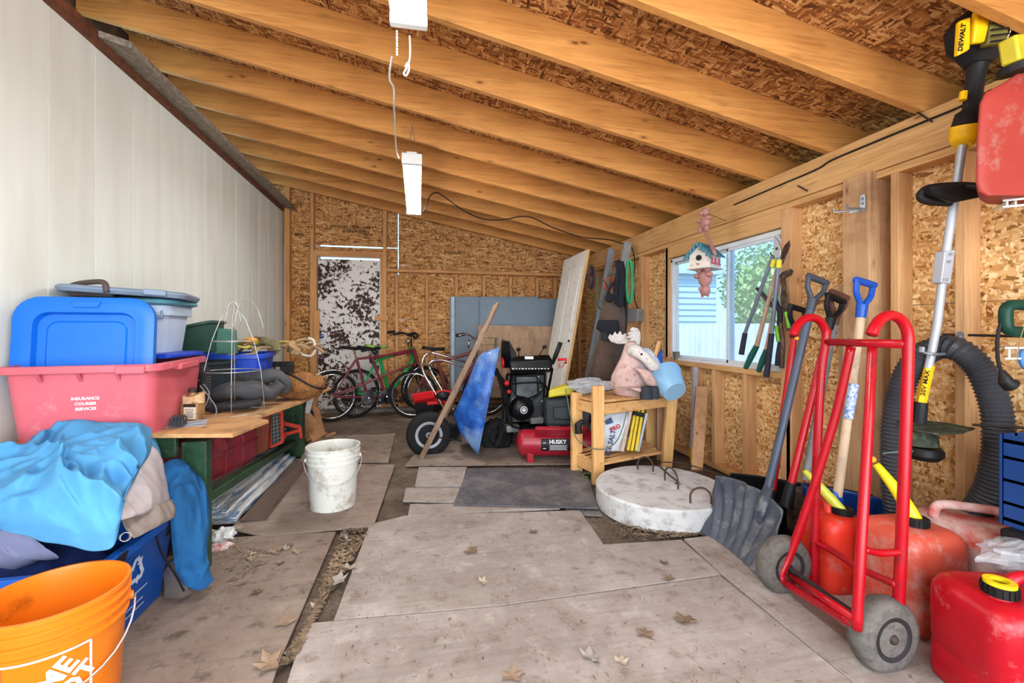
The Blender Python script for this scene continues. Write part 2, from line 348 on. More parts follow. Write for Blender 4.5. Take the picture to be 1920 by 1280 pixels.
# --- roof: sheathing panels + rafters
ceil = thing('ceiling', None, None, kind='structure')
cuts = [Y0-.2, .98, 2.2, 3.43, 4.65, 6.1]
for i in range(len(cuts)-1):
    for (xa, xb) in ((-1.97, .72), (.725, 2.75)):
        mb = MB(); P = [V((xa, cuts[i]+.003, roofz(xa)+RH)), V((xb, cuts[i]+.003, roofz(xb)+RH)), V((xb, cuts[i+1]-.003, roofz(xb)+RH)), V((xa, cuts[i+1]-.003, roofz(xa)+RH))]
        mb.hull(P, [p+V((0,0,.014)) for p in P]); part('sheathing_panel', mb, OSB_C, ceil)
mb = MB(); P = [V((-1.99, Y0-.2, roofz(-1.99)+RH+.02)), V((2.8, Y0-.2, roofz(2.8)+RH+.02)), V((2.8, 6.15, roofz(2.8)+RH+.02)), V((-1.99, 6.15, roofz(-1.99)+RH+.02))]; mb.hull(P, [p+V((0,0,.02)) for p in P])
part('roofing', mb, M('dark roofing', (60, 58, 56), .9), ceil)
for k in range(-6, 10):
    yy = 1.573+.4725*k
    mb = MB(); L = [V((XL-.29, yy, roofz(XL-.29))), V((2.7, yy, roofz(2.7))), V((2.7, yy, roofz(2.7)+RH)), V((XL-.29, yy, roofz(XL-.29)+RH))]
    mb.hull(L, [p+V((0, .038, 0)) for p in L]); part('rafter', mb, W_RAF(), ceil, bev=.003)
# --- right wall
wr = thing('wall_right', None, None, kind='structure')
XO = XR+.089
beam_ = MB(); beam_.lohi((XR-.005, Y0, 1.912), (XR+.04, 5.55, 2.11)); part('beam', beam_, W_PLATE(), wr, bev=.003)
mb = MB(); mb.lohi((XR+.045, Y0, 1.93), (XR+.089, 5.87, 2.10)); part('outer_beam', mb, W_PLATE(), wr)
mb = MB(); mb.lohi((XR-.0, Y0, 1.872), (XR+.089, 5.87, 1.909)); part('top_plate', mb, W_PLATE(), wr, bev=.003)
mb = MB(); mb.lohi((XR, Y0, 0), (XR+.089, 5.87, .038)); part('bottom_plate', mb, W_PLATE(), wr, bev=.003)
WY0, WY1, WZ0, WZ1 = 2.40, 3.70, .845, 1.745         # window opening
def stud(y, z0, z1, w=.038, x0=XR, d=.089, mat=None, nm='stud'):
    mb = MB(); mb.lohi((x0, y, z0), (x0+d, y+w, z1)); return part(nm, mb, mat or W_STUD(), wr, bev=.003)
def yx(px, X=XR): return onX(px, 600, X).y
stud(yx(1198)-.06, .038, 1.872, .06); stud(yx(1252), .038, 1.872, .05); stud(WY1, .845, 1.83, .038); 
stud(WY0-.078, .038, 1.872, .076)
for a in (1334, 1391.5): stud(yx(a)-.04, .038, .785, .04)
stud(yx(1296)-.04, .038, .785, .04)
stud(yx(1474)-.045, .038, .78, .045)
stud(yx(1685), .038, 1.872); stud(yx(1810), .038, 1.872); stud(1.02, .038, 1.872); stud(.62, .038, 1.872); stud(.2, .038, 1.872); stud(-.2, .038, 1.872); stud(-.6, .038, 1.872)
for yy in (4.5, 4.95, 5.4): stud(yy, .038, 1.872)
stud(1.792, 0, 1.91, .145, XR-.045, .14, wood('weathered post', (172, 130, 90), (206, 166, 124), 'z', .7, True, 1, (150, 108, 74), .4), 'post')
stud(1.96, .038, 1.35, .04, XR-.004, .089, wood('grey old stud', (160, 128, 96), (196, 166, 130), 'z', .7), 'cripple_stud')
mb = MB(); mb.lohi((XR-.01, WY0, .785), (XR+.089, WY1+.05, .823)); part('sill_plate', mb, W_PLATE(), wr, bev=.003)
mb = MB(); mb.lohi((XR, WY0, 1.765), (XR+.089, WY1+.04, 1.872)); part('header', mb, W_PLATE(), wr, bev=.003)
for (ya, yb, za, zb) in ((Y0,1.22,0,1.22),(Y0,1.22,1.223,2.11),(1.223,2.40,0,1.22),(1.223,2.40,1.223,2.11),(2.402,3.72,0,.82),(2.402,3.72,1.76,2.11),(3.722,5.95,0,1.22),(3.722,5.95,1.223,2.11)):
    mb = MB(); mb.lohi((XO, ya+.0015, za), (XO+.012, yb-.0015, zb)); part('sheathing_panel', mb, OSB_W, wr)
mb = MB(); mb.lohi((XO+.013, Y0, -.05), (XO+.03, 2.39, 2.09)); mb.lohi((XO+.013, 3.73, -.05), (XO+.03, 6, 2.09)); mb.lohi((XO+.013, 2.39, -.05), (XO+.03, 3.73, .81)); mb.lohi((XO+.013, 2.39, 1.77), (XO+.03, 3.73, 2.09)); part('outer_siding', mb, M('outer siding', (190, 188, 180), .7), wr)
# eaves blocking between rafters
mb = MB(); mb.lohi((2.66, Y0-.2, 2.02), (2.68, 6.05, 2.30)); part('fascia', mb, W_PLATE(), wr)
# --- window
win = thing('window_1', None, None, kind='structure'); WM = M('white vinyl', (222, 226, 230), .4, 0, .05)
mb = MB(); fx0, fx1 = XR+.03, XR+.085
for a, b in (((fx0,WY0,WZ0-.02),(fx1,WY0+.025,WZ1+.01)),((fx0,WY1-.03,WZ0-.02),(fx1,WY1,WZ1+.01)),((fx0,WY0,WZ0-.03),(fx1,WY1,WZ0)),((fx0,WY0,WZ1-.02),(fx1,WY1,WZ1+.015))): mb.lohi(a, b)
part('window_frame', mb, WM, win, bev=.003)
ym = yx(1367, XR+.05)
for (a, b, x) in ((WY0+.025, ym+.02, fx0+.012), (ym-.02, WY1-.03, fx0+.034)):
    mb = MB()
    for p, q in (((x,a,WZ0),(x+.018,a+.022,WZ1-.02)),((x,b-.022,WZ0),(x+.018,b,WZ1-.02)),((x,a,WZ0),(x+.018,b,WZ0+.022)),((x,a,WZ1-.042),(x+.018,b,WZ1-.02))): mb.lohi(p, q)
    s = part('sash', mb, WM, win, bev=.002); mb = MB(); mb.lohi((x+.007,a+.02,WZ0+.02),(x+.011,b-.02,WZ1-.04)); part('pane', mb, glass('window glass', (236, 246, 255), .35, .16), s)
# --- outside the window: neighbour's house, board fence, trees, lawn
hs = thing('neighbour_house', 'white clapboard house seen through the left window pane', 'house', (4, 8, 0), world=True)
sm = M('white clapboard', (226, 232, 238), .6, 0, .05)
for k in range(18):
    z = .2+k*.105; mb = MB(); mb.hull([V((2.7,6.9,z)),V((2.7,6.88,z)),V((2.7,6.9,z+.108))], [V((5.25,6.9,z)),V((5.25,6.88,z)),V((5.25,6.9,z+.108))]); part('clapboard', mb, sm, hs)
mb = MB(); mb.lohi((2.7, 6.91, 0), (5.25, 11, 2.08)); part('wall', mb, sm, hs)
mb = MB(); mb.lohi((2.6, 6.8, 2.08), (5.32, 11.2, 2.14)); part('eaves', mb, M('white eaves', (235, 236, 238), .6), hs)
fe = thing('board_fence', 'pale vertical board fence seen through the window', 'fence', (4.4, 7, 0), world=True); fm = wood('pale fence board', (206, 208, 214), (232, 232, 236), 'z', .8, False)
for k in range(23):
    y = 3.4+k*.145; mb = MB(); mb.lohi((4.4, y, 0), (4.42, y+.138, 1.18+.01*R.random())); part('fence_board', mb, fm, fe)
mb = MB(); mb.lohi((4.42, 3.4, .9), (4.46, 6.72, .98)); mb.lohi((4.42, 3.4, .2), (4.46, 6.72, .28)); part('rail', mb, fm, fe)
def leafmat(c, d):
    t = NT('foliage', .6, 0, .3); n = t.noise(t.co(rnd=False), 3, 4).outputs[0]; oi = t.n('ObjectInfo').outputs['Random']
    return t.out(t.ramp(n, [(.35, c), (.65, d)]))
def tree(loc, r, label, c, d, seed):
    rr = random.Random(seed); t = thing('tree', label, 'tree', loc, world=True, group='trees outside the window'); l = V(loc)
    mb = MB(); mb.tube([l, l+V((.1,0,r*.9)), l+V((0,.1,r*1.5))], [.16, .12, .05], 8); part('trunk', mb, M('bark', (96, 80, 64), .9, 0, .3), t)
    mb = MB()
    for k in range(5000):
        a = V((rr.gauss(0,1), rr.gauss(0,1), rr.gauss(0,.8))); a.normalize(); p = l+V((0,0,r*1.5))+a*r*(rr.random()**.4)
        u = V((rr.uniform(-1,1), rr.uniform(-1,1), rr.uniform(-1,1))).normalized(); w = u.cross(V((.3,.5,.8))).normalized(); s = rr.uniform(.07,.13)
        mb.add([p, p+u*s+w*s*.4, p+u*s*1.6, p+u*s-w*s*.4], [(0,1,2,3)])
    part('foliage', mb, leafmat(c, d), t, kind='stuff', smooth=False)
tree((7.4, 7.3, 0), 1.12, 'sunlit green tree behind the right window pane', (176, 196, 120), (214, 224, 150), 1)
tree((12.0, 12.8, 0), 1.7, 'darker green tree farther off outside the window', (140, 168, 110), (190, 206, 140), 2)
mb = MB(); mb.lohi((2.45, -30, -.08), (60, 60, -.05)); solo('lawn', mb, M('lawn', (110, 130, 80), .95, 0, .3, 4), kind='structure')
mb = MB(); mb.lohi((-30, -30, -.09), (2.45, -1.6, -.055)); solo('driveway', mb, M('driveway concrete', (186, 182, 176), .9, 0, .1, 3), kind='structure')
# --- back wall
wb = thing('wall_back', None, None, kind='structure'); YO = YB+.089
def bx_(nm, x0, x1, z0, z1, y0=YB, y1=YB+.089, mat=None, par=None, bev=.003):
    mb = MB(); mb.lohi((x0, y0, z0), (x1, y1, z1)); return part(nm, mb, mat or W_STUD(), par or wb, bev=bev)
def xb(px, Y=YB): return onY(px, 600, Y).x
def zb(px, py, Y=YB): return onY(px, py, Y).z
W_B = lambda: wood('fir stud back wall', (170, 112, 62), (206, 152, 96), 'z', .6, True, 1, None, .2)
W_BX = lambda: wood('fir crosswise back wall', (172, 114, 62), (208, 152, 94), 'x', .6, True, 1, None, .2)
for a, b, z1 in ((533,543,None),(581,588,None),(718,725,None),(741,747,1.82),(798,803,1.82),(853,859,1.82),(905,910,1.82),(955,960,1.82),(1005,1010,1.82),(1038,1044,1.82),(1085,1090,1.82)):
    xa, xc = xb(a), xb(b); bx_('stud', xa, xc, .1, (roofz(xc)+.1 if z1 is None else z1), mat=W_B())
bx_('blocking', xb(725), XR+.08, zb(800, 511), zb(800, 511)+.04, mat=W_BX())
bx_('header', xb(588), xb(718), zb(650, 481), zb(650, 470), mat=W_BX(), y0=YB-.0)
for a, b in ((587,594),(712,718)): bx_('door_jamb', xb(a), xb(b), .1, zb(650, 481), mat=W_B())
bx_('bottom_plate', xb(725), XR, .1, .14, mat=W_BX())
zg = zb(700, 462)
for (a, b, c, d) in ((540,588,.0,zb(560,455)),(540,588,zb(560,455)+.003,3.0),(588,746,zg+.012,3.0),(588,718,zb(650,481),zg-.008),(718,746,0,zg),(747.5,1140,zb(850,600)+.003,1.95),(747.5,1140,0,zb(850,600)),(747.5,1140,1.953,2.74)):
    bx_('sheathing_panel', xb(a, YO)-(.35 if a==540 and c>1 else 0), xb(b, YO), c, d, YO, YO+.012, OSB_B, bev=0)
bx_('outer_siding', XL-.4, xb(600, YO), 0, 3.1, YO+.02, YO+.04, M('outer siding', (190,188,180), .7), bev=0); bx_('outer_siding', xb(760, YO), 2.7, 0, 2.6, YO+.02, YO+.04, M('outer siding', (190,188,180), .7), bev=0)
mb = MB(); mb.lohi((xb(543), YB-.11, -.02), (XR, YB+.1, .10)); part('concrete_curb', mb, M('old concrete', (134, 128, 120), .9, 0, .2, 10, (90, 80, 70), .4, .4), wb, bev=.006)
def doormat():
    t = NT('peeling white door paint', .6, 0, .3); v = t.co(rnd=False); n = t.noise(v, 22, 6, .62, .4).outputs[0]; b = t.noise(v, 3.0, 3, .5).outputs[0]
    s = t.n('Math', {0: t.rmap(n, .3, .75), 1: t.rmap(b, .3, .7, 0, .62)}, operation='ADD').outputs[0]
    c = t.ramp(s, [(0, (222, 216, 212)), (.76, (216, 208, 204)), (.83, (78, 50, 42)), (1, (44, 24, 20))]); 
    return t.out(c, s, .3, .002)
dr = thing('door_1', None, None, kind='structure')
dz = zb(650, 484); bx_('slab', xb(595)+.002, xb(711), .10, dz-.012, YB+.03, YB+.07, doormat(), dr)
bx_('latch_board', xb(703, YB-.03), xb(728, YB-.03), zb(715, 601), zb(715, 591), YB-.03, YB-.002, W_BX(), dr)
bx_('latch_board', xb(587, YB-.02), xb(599, YB-.02), zb(590, 642), zb(590, 582), YB-.02, YB-.002, W_B(), dr)
for py in (630, 650):
    mb = MB(); c = onY(603, py, YB+.03); mb.lathe([(.028,0),(.03,.004),(.022,.012),(.012,.014),(.012,.03)], 16, Matrix.Translation(c) @ Matrix.Rotation(math.pi/2, 4, 'X')); part('lock', mb, M('blued steel', (110, 124, 170), .3, .8), dr)
# ================================================================ SHOP LIGHTS AND CABLES
LED = emit('glowing diffuser', (255, 253, 250), 42); WHT = M('white enamel', (236, 236, 232), .35, 0, .04)
def shop_light(p, q, label):
    p, q = V(p), V(q); t = thing('shop_light', label, 'ceiling light', tuple((p+q)/2), world=True, group='hanging shop lights')
    mb = MB(); mb.bar(p, q, .135, .035); mb.bar(p+V((0,0,.025)), q+V((0,0,.025)), .07, .03); part('housing', mb, WHT, t, bev=.006)
    d = (q-p).normalized(); mb = MB(); mb.bar(p+d*.03-V((0,0,.03)), q-d*.03-V((0,0,.03)), .115, .03, w2=.115); part('diffuser', mb, LED, t, bev=.01)
    for o, k in ((p, 1), (q, -1)): mb = MB(); mb.bar(o-d*.004*k-V((0,0,.01)), o+d*.03*k-V((0,0,.01)), .138, .075); part('end_cap', mb, WHT, t, bev=.005)
    for o in (p+d*.18, q-d*.18):
        top = roofz(o.x)+.02
        for s in (-1, 1): mb = MB(); mb.tube([o+V((s*.04, 0, .035)), V((o.x, o.y, top))], .0022, 5); part('hanger_wire', mb, M('steel wire', (150,150,150), .4, .8), t)
    return t
L1 = shop_light((-.055, .45, 2.285), (-.03, 1.70, 2.285), 'white shop light nearest the camera, glowing under the rafters with a pull chain')
L2 = shop_light((-.035, 3.08, 2.285), (-.03, 4.30, 2.245), 'white shop light farther back, hanging below the rafters on thin wires')
mb = MB(); 
for k in range(9): mb.ball((-.075, 1.72, 2.235-k*.011), .0045, 6, 4)
part('pull_chain', mb, WHT, L1)
CORDW = M('white cord', (226, 222, 212), .5)
def cord(name, label, pts, r, m, cat='cord', k=8, n=6): mb = MB(); mb.tube(smooth_pts(pts, k), r, n); return solo(name, mb, m, label, cat, smooth=True)
pc = [dp(768,66,1.72), dp(769,90,1.75), dp(768,112,1.78), dp(762,128,1.78), dp(757,138,1.79), dp(762,141,1.8), dp(767,130,1.79), dp(765,118,1.78), dp(760,126,1.77)]
mb = MB(); mb.tube(smooth_pts(pc, 6), .0045, 6); part('plug_cord', mb, CORDW, L1, smooth=True)
cord('ceiling_cable', 'white power cord dropping from the rafters to the farther shop light', [dp(735,105,2.05), dp(731,130,2.1), dp(731,150,2.15), dp(738,165,2.2), dp(739,195,2.3), dp(741,240,2.6), dp(743,280,2.9), dp(748,296,3.06)], .005, CORDW)
BLK = M('black rubber cable', (30, 28, 28), .5)
cord('power_cable', 'thin black cable sagging from the farther shop light across the rafters to the beam', [dp(775,404,4.2), dp(790,398,4.2), dp(800,385,4.1), dp(806,368,4.1), dp(818,361,4.15), dp(832,368,4.25), dp(870,395,4.35), dp(905,410,4.45), dp(940,412,4.5), dp(990,406,4.55), dp(1040,428,4.6), dp(1090,444,4.65), dp(1140,449,4.7), dp(1165,456,4.7)], .006, BLK)
cord('power_cable', 'black cable looping down from the beam to the grey outlet box', [onX(1165,456,XR-.02), onX(1183,462,XR-.03), onX(1190,490,XR-.03), onX(1188,525,XR-.03), onX(1190,560,XR-.03), onX(1196,578,XR-.03)], .006, BLK)
cord('power_cable', 'black cable stapled along the face of the long beam', [onX(x, y, XR-.012) for x, y in ((1376,384),(1450,352),(1530,318),(1560,300),(1650,262),(1740,225),(1800,200),(1860,168))], .005, BLK)
for k, (a, b) in enumerate((((1712,205),(1748,228)),((1496,348),(1514,358)))):
    mb = MB(); mb.tube([onX(*a, XR-.015), onX(*b, XR-.02)], .004, 6); solo('bent_nail', mb, M('rusty nail', (70, 60, 54), .6, .6), ['long dark nail driven over the cable on the beam', 'small dark nail in the beam right of the birdhouse'][k], 'nail')
# ================================================================ LEFT SIDE: WORKBENCH AND WHAT STANDS ON IT
def slab(pts, th, dirn=None):
    P = [dp(*p) if not isinstance(p, Vector) else p for p in pts]
    if dirn is None: dirn = (P[1]-P[0]).cross(P[2]-P[0]).normalized(); dirn = dirn if dirn.dot(P[0]-O) > 0 else -dirn
    mb = MB(); return mb.hull(P, [p+V(dirn)*th for p in P])
GREEN = M('green bench paint', (34, 74, 48), .5, 0, .3, 12, (90, 92, 76), .3)
PINE = wood('bench plywood', (172, 124, 78), (212, 168, 116), 'y', .6, True, 1, (120, 84, 56), .25)
def zt(D): return .66-.1*(D-1.85)/2.45
bench = thing('workbench', 'low green painted workbench with loose plywood top along the ivory wall', 'workbench', (-1.2, 2.9, 0), world=True)
def bp(px, D): p = dp(px, 618, D); p.z = zt(D); return p
nr = [bp(272,1.84), bp(436,1.85), bp(504,2.21), V((-1.2,2.9,zt(2.6))), V((-1.6,2.9,zt(2.6))), V((-1.6,1.98,zt(1.85)))]
mb = MB(); mb.hull(nr, [p-V((0,0,.017)) for p in nr]); part('plywood_top', mb, PINE, bench, bev=.002)
fr = [bp(430,2.42), bp(491,2.49), bp(568,3.14), bp(622,4.2), bp(560,4.3), bp(470,4.35)]; fr[-1].x = -1.6; fr = fr[:-1]+[V((-1.6, 4.45, zt(4.3))), V((-1.6, 2.6, zt(2.45)))]
mb = MB(); mb.hull([p-V((0,0,.018)) for p in fr], [p-V((0,0,.036)) for p in fr]); part('plywood_top', mb, PINE, bench, bev=.002)
for (x, y, w) in ((-.975,2.24,.10),(-1.5,2.24,.10),(-1.05,4.12,.16),(-1.5,4.12,.1)):
    mb = MB(); d = 2.1 if y < 3 else 3.9; mb.lohi((x-w/2, y-.03, 0), (x+w/2, y+.03, zt(d)-.05)); part('leg', mb, GREEN, bench, bev=.004)
mb = MB(); mb.lohi((-1.55,2.18,zt(1.95)-.115), (-1.03,2.21,zt(1.95)-.02)); part('apron', mb, GREEN, bench, bev=.006)
mb = MB(); mb.bar((-.955,2.27,.325), (-1.04,4.09,.13), .045, .042); part('stretcher', mb, GREEN, bench, bev=.004)
mb = MB(); mb.lohi((-1.55,4.15,.05), (-.97,4.17,.5)); part('end_panel', mb, GREEN, bench)
# ---- generic moulded tote
def loop3(w, l, r, z, cx=0, cy=0, n=4): return [V((x+cx, y+cy, z)) for x, y in rrect(w, l, r, n)]
def tote(name, label, cat, loc, rz, w, l, h, m, taper=.86, rim=.02, rimh=.025, group=None, ribs=0, r=.05, wall=.004):
    t = thing(name, label, cat, loc, (0, 0, rz), group); mb = MB(); k = taper
    mb.loft([loop3(w*k, l*k, r*k, 0), loop3(w, l, r, h), loop3(w-2*wall, l-2*wall, r, h), loop3(w*k-2*wall, l*k-2*wall, r*k, wall*1.5)]); part('body', mb, m, t)
    mb = MB(); mb.loft([loop3(w+.002, l+.002, r, h-rimh), loop3(w+2*rim, l+2*rim, r+rim*.7, h-rimh), loop3(w+2*rim, l+2*rim, r+rim*.7, h), loop3(w-2*wall, l-2*wall, r, h+.001), loop3(w-2*wall, l-2*wall, r, h-.006)], (False, False)); part('rim', mb, m, t, bev=.003)
    for i in range(ribs):
        f = (i+1)/(ribs+1)-.5
        for s in (-1, 1):
            mb = MB(); y0 = lambda z: s*(l*k+(l-l*k)*z/h)/2
            mb.hull([V((f*w-.006, y0(h)-s*.001, h-rimh)), V((f*w-.006, y0(h)+s*rim, h-rimh)), V((f*w-.006, y0(h*.75), h*.78))], [V((f*w+.006, y0(h)-s*.001, h-rimh)), V((f*w+.006, y0(h)+s*rim, h-rimh)), V((f*w+.006, y0(h*.75), h*.78))]); part('rib', mb, m, t)
    return t
PINK = M('faded red plastic', (206, 96, 108), .4, 0, .10, 3, (226, 150, 156), .08)
tt = tote('red_tote', 'faded red plastic courier tote with white lettering on the bench beside the wall', 'tote', (-1.352, 2.375, zt(2.1)+.002), .13, .49, .62, .305, PINK, .9, .022, .03, ribs=3)
mb = MB()
for k, w in enumerate(('INSURANCE', 'COURIER', 'SERVICES')):
    g = text_mb(w, .0165, frame((.012, -.2985-.002*(1-k), .172-.021*k), (1,0,0), (0,-.10,1)), .0012, bold=.0003); mb.add(g.v, g.f)
part('lettering', mb, M('white print', (240, 236, 236), .5), tt)
for s in (.17,):
    mb = MB(); mb.bar((s-.05,-.325,.285), (s+.05,-.325,.285), .03, .035); part('handle_lip', mb, PINK, tt, bev=.006)
mb = MB(); mb.bar((.262,-.12,.28), (.262,.12,.28), .035, .03); part('handle_lip', mb, PINK, tt, bev=.006)
# ---- blue lid standing on edge in the tote
def lid_mesh(t, w, h, th, m, r=.09, dip=.02, nm='lid'):
    """lid in local xz-plane, facing -y"""
    def L(w_, h_, r_, y): return [V((x, y, z+h/2)) for x, z in rrect(w_, h_, r_, 6)]
    mb = MB(); mb.loft([L(w,h,r,th), L(w,h,r,0), L(w-.03,h-.03,r*.9,-.006), L(w-.09,h-.09,r*.8,-.004), L(w-.13,h-.13,r*.6,-.004), L(w-.145,h-.145,r*.55,dip), L(w-.20,h-.20,r*.45,dip), L(w-.215,h-.215,r*.4,dip-.008), L(w-.5*w,h-.5*h,r*.2,dip-.008)], (False, True))
    mb.loft([L(w,h,r,th), L(w-.02,h-.02,r*.95,th), L(w-.02,h-.02,r*.95,.008)], (False, False)); part(nm, mb, m, t, smooth='auto', bev=.003)
BLUE = M('bright blue plastic', (10, 104, 208), .32, 0, .08, 2)
t = thing('storage_lid', 'bright blue plastic storage lid standing on edge in the red tote', 'lid', (-1.366, 2.165, zt(2.1)+.165), (math.radians(-5), 0, .13))
lid_mesh(t, .475, .425, .03, BLUE)
mb = MB(); mb.hull([V((-.05,-.006,.405)),V((.05,-.006,.405)),V((.04,-.006,.38)),V((-.04,-.006,.38))], [V((-.05,-.012,.405)),V((.05,-.012,.405)),V((.04,-.012,.38)),V((-.04,-.012,.38))]); part('latch_tab', mb, BLUE, t, bev=.002)
# ---- grey tote with teal lid
GREYB = M('pale grey blue plastic', (176, 194, 214), .4, 0, .08, 4, (120, 120, 124), .15); TEAL = M('teal plastic', (96, 160, 176), .4, 0, .1); SLATE = M('slate grey plastic', (124, 140, 160), .45, 0, .12)
zr = zt(2.1)+.31
t = thing('storage_lid', 'small cobalt blue lid lying flat on the red tote rim under the grey bin', 'lid', (-1.36, 2.56, zr+.004)); mb = MB(); mb.loft([loop3(.42,.36,.03,0), loop3(.42,.36,.03,.018), loop3(.38,.32,.03,.022)]); part('panel', mb, M('cobalt plastic', (20, 70, 200), .4), t, bev=.003)
for k in range(6): mb = MB(); mb.box((-.17+k*.07, -.183, .01), (.03, .014, .02)); part('clip', mb, MATS['cobalt plastic'], t)
gt = tote('grey_bin', 'pale grey blue bin with teal lid stacked behind the blue lid', 'bin', (-1.39, 2.62, zr+.026), .1, .33, .32, .235, GREYB, .84, .012, .05)
mb = MB(); mb.box((.10, -.158, .19), (.10, .02, .045)); part('handle_pocket', mb, SLATE, gt, bev=.006)
mb = MB(); mb.loft([loop3(.35,.35,.07,.236), loop3(.41,.40,.08,.246), loop3(.40,.39,.08,.262), loop3(.36,.34,.07,.272), loop3(.32,.30,.06,.270)]); part('lid', mb, TEAL, gt, bev=.004)
t = thing('storage_lid', 'slate grey lid with upturned rim resting tilted on top of the teal lid', 'lid', (-1.40, 2.58, zr+.303), (0, math.radians(3), .25)); mb = MB(); mb.loft([loop3(.36,.34,.05,.004), loop3(.48,.44,.09,0), loop3(.50,.46,.09,.022), loop3(.47,.43,.08,.034), loop3(.40,.36,.06,.024)]); part('panel', mb, SLATE, t, bev=.004)
mb = MB(); mb.box((.13,-.225,.02), (.09,.03,.03)); part('latch', mb, SLATE, t, bev=.006)
BRN = M('dark brown plastic', (74, 62, 58), .5)
mb = MB(); mb.tube(smooth_pts([dp(137,548,2.0), dp(133,537,2.0), dp(150,531,2.0), dp(185,528,2.0), dp(197,532,2.0), dp(200,548,2.0)], 5), .012, 8); h = solo('carry_handle', mb, BRN, 'dark brown loop handle poking up behind the bright blue lid', 'handle', smooth=True)
mb = MB(); mb.box(tuple(dp(172,549,2.02)), (.17,.03,.035)); part('crossbar', mb, BRN, h, bev=.008)
mb = MB(); mb.ball(dp(64,556,2.3), .055, 12, 8, None, (1.1,.5,.7)); solo('knapsack_strap', mb, M('charcoal fabric', (58, 56, 66), .8), 'charcoal rounded bundle behind the upper left corner of the blue lid', 'bundle', smooth=True)
# ---- bottle, clip, tiles
zb_ = zt(2.1)+.001; p = fl(361, 789, zb_)
t = thing('oil_jug', 'brown translucent jug with a torn wrapper and white label on the bench', 'jug', tuple(p), (0,0,-.25))
JUG = M('amber jug plastic', (150, 112, 70), .3, 0, .2, 14, (92, 66, 44), .4)
mb = MB(); mb.loft([loop3(.092,.062,.015,0), loop3(.094,.064,.015,.085), loop3(.085,.055,.02,.10), loop3(.05,.04,.018,.125), loop3(.032,.032,.015,.132), loop3(.032,.032,.015,.142)]); part('body', mb, JUG, t, bev=.003)
mb = MB(); mb.lathe([(.0,.142),(.018,.142),(.018,.160),(.015,.163),(0,.163)], 14); part('cap', mb, M('dark cap', (62, 44, 40), .5), t)
mb = MB(); mb.box((.012,-.0335,.045), (.058,.002,.058)); lb = part('label', mb, M('cream paper', (224, 216, 190), .7), t); mb = MB(); mb.box((.012,-.035,.082), (.06,.001,.016)); 
part('label_header', mb, M('dark print', (52, 44, 40), .6), lb); mb = MB()
for k in range(6): mb.box((.012,-.035,.064-k*.008), (.046-.006*(k % 3),.0006,.0025))
part('print_lines', mb, MATS['dark print'], lb)
mb = MB(); mb.grid(16, 6, lambda u, w: (.052*math.cos(u*5.2-2.2)*(1+.12*math.sin(u*17)), .036*math.sin(u*5.2-2.2)*(1+.15*math.sin(u*23)), .090+.045*w*(1-.25*math.sin(u*9)))); part('torn_wrapper', mb, M('kraft paper', (190, 156, 116), .8, 0, .2, 30), t, solid=.001, smooth=False)
p = fl(336, 797, zb_+.012); t = thing('spring_clamp', 'small charcoal ribbed clip on the bench corner in front of the jug', 'clip', tuple(p)); mb = MB()
for k in range(5): mb.tube([(-.03+.012*k,-.02,0), (-.028+.012*k,-.02,.03+.008*math.sin(k*.8)), (-.02+.01*k,.0,.045), (-.028+.012*k,.02,.03), (-.03+.012*k,.02,0)], .004, 6)
mb.box((-.005,0,.012), (.055,.034,.022)); part('body', mb, M('charcoal plastic', (62, 64, 70), .5), t)
for k in range(3):
    p = fl(342+k*4, 801-k*3, zb_); mb = MB(); mb.box((p.x, p.y, zb_+.0035*k+.002), (.17, .035, .003), .35+.12*k); solo('grey_strip', mb, M('grey blue strip', (158, 166, 178), .5), ['lowest','middle','topmost'][k]+' thin grey strip in the little stack on the bench corner under the clip', 'strip', 'grey strips on the bench')
# ---- wire tomato cage
WIRE = M('galvanised wire', (190, 190, 186), .35, .7)
c0 = bp(437, 2.45); cg = thing('tomato_cage', 'galvanised wire tomato cage standing on the bench', 'plant cage', tuple(c0), (0,0,.3))
for r, z in ((.155,.004),(.135,.235),(.10,.40)):
    mb = MB(); mb.tube([(r*math.cos(a/24*2*math.pi), r*math.sin(a/24*2*math.pi), z) for a in range(24)], .0025, 5, True); part('ring', mb, WIRE, cg, smooth=True)
for k in range(4):
    a = k*math.pi/2; mb = MB(); mb.tube([(.155*math.cos(a), .155*math.sin(a), 0), (.135*math.cos(a), .135*math.sin(a), .235), (.10*math.cos(a), .10*math.sin(a), .40), (.06*math.cos(a), .06*math.sin(a), .52), (.012*math.cos(a), .012*math.sin(a), .60)], .0025, 5); part('leg', mb, WIRE, cg, smooth=True)
mb = MB(); mb.tube(smooth_pts([(-.04,0,.5),(-.02,0,.6),(.0,.0,.62),(.02,0,.6),(.04,0,.5)], 5), .0025, 5); mb.tube(smooth_pts([(.0,-.03,.46),(.03,-.03,.60),(.07,0,.63),(.12,.02,.58),(.15,.03,.46)], 5), .0025, 5); part('wire_loop', mb, WIRE, cg, smooth=True)
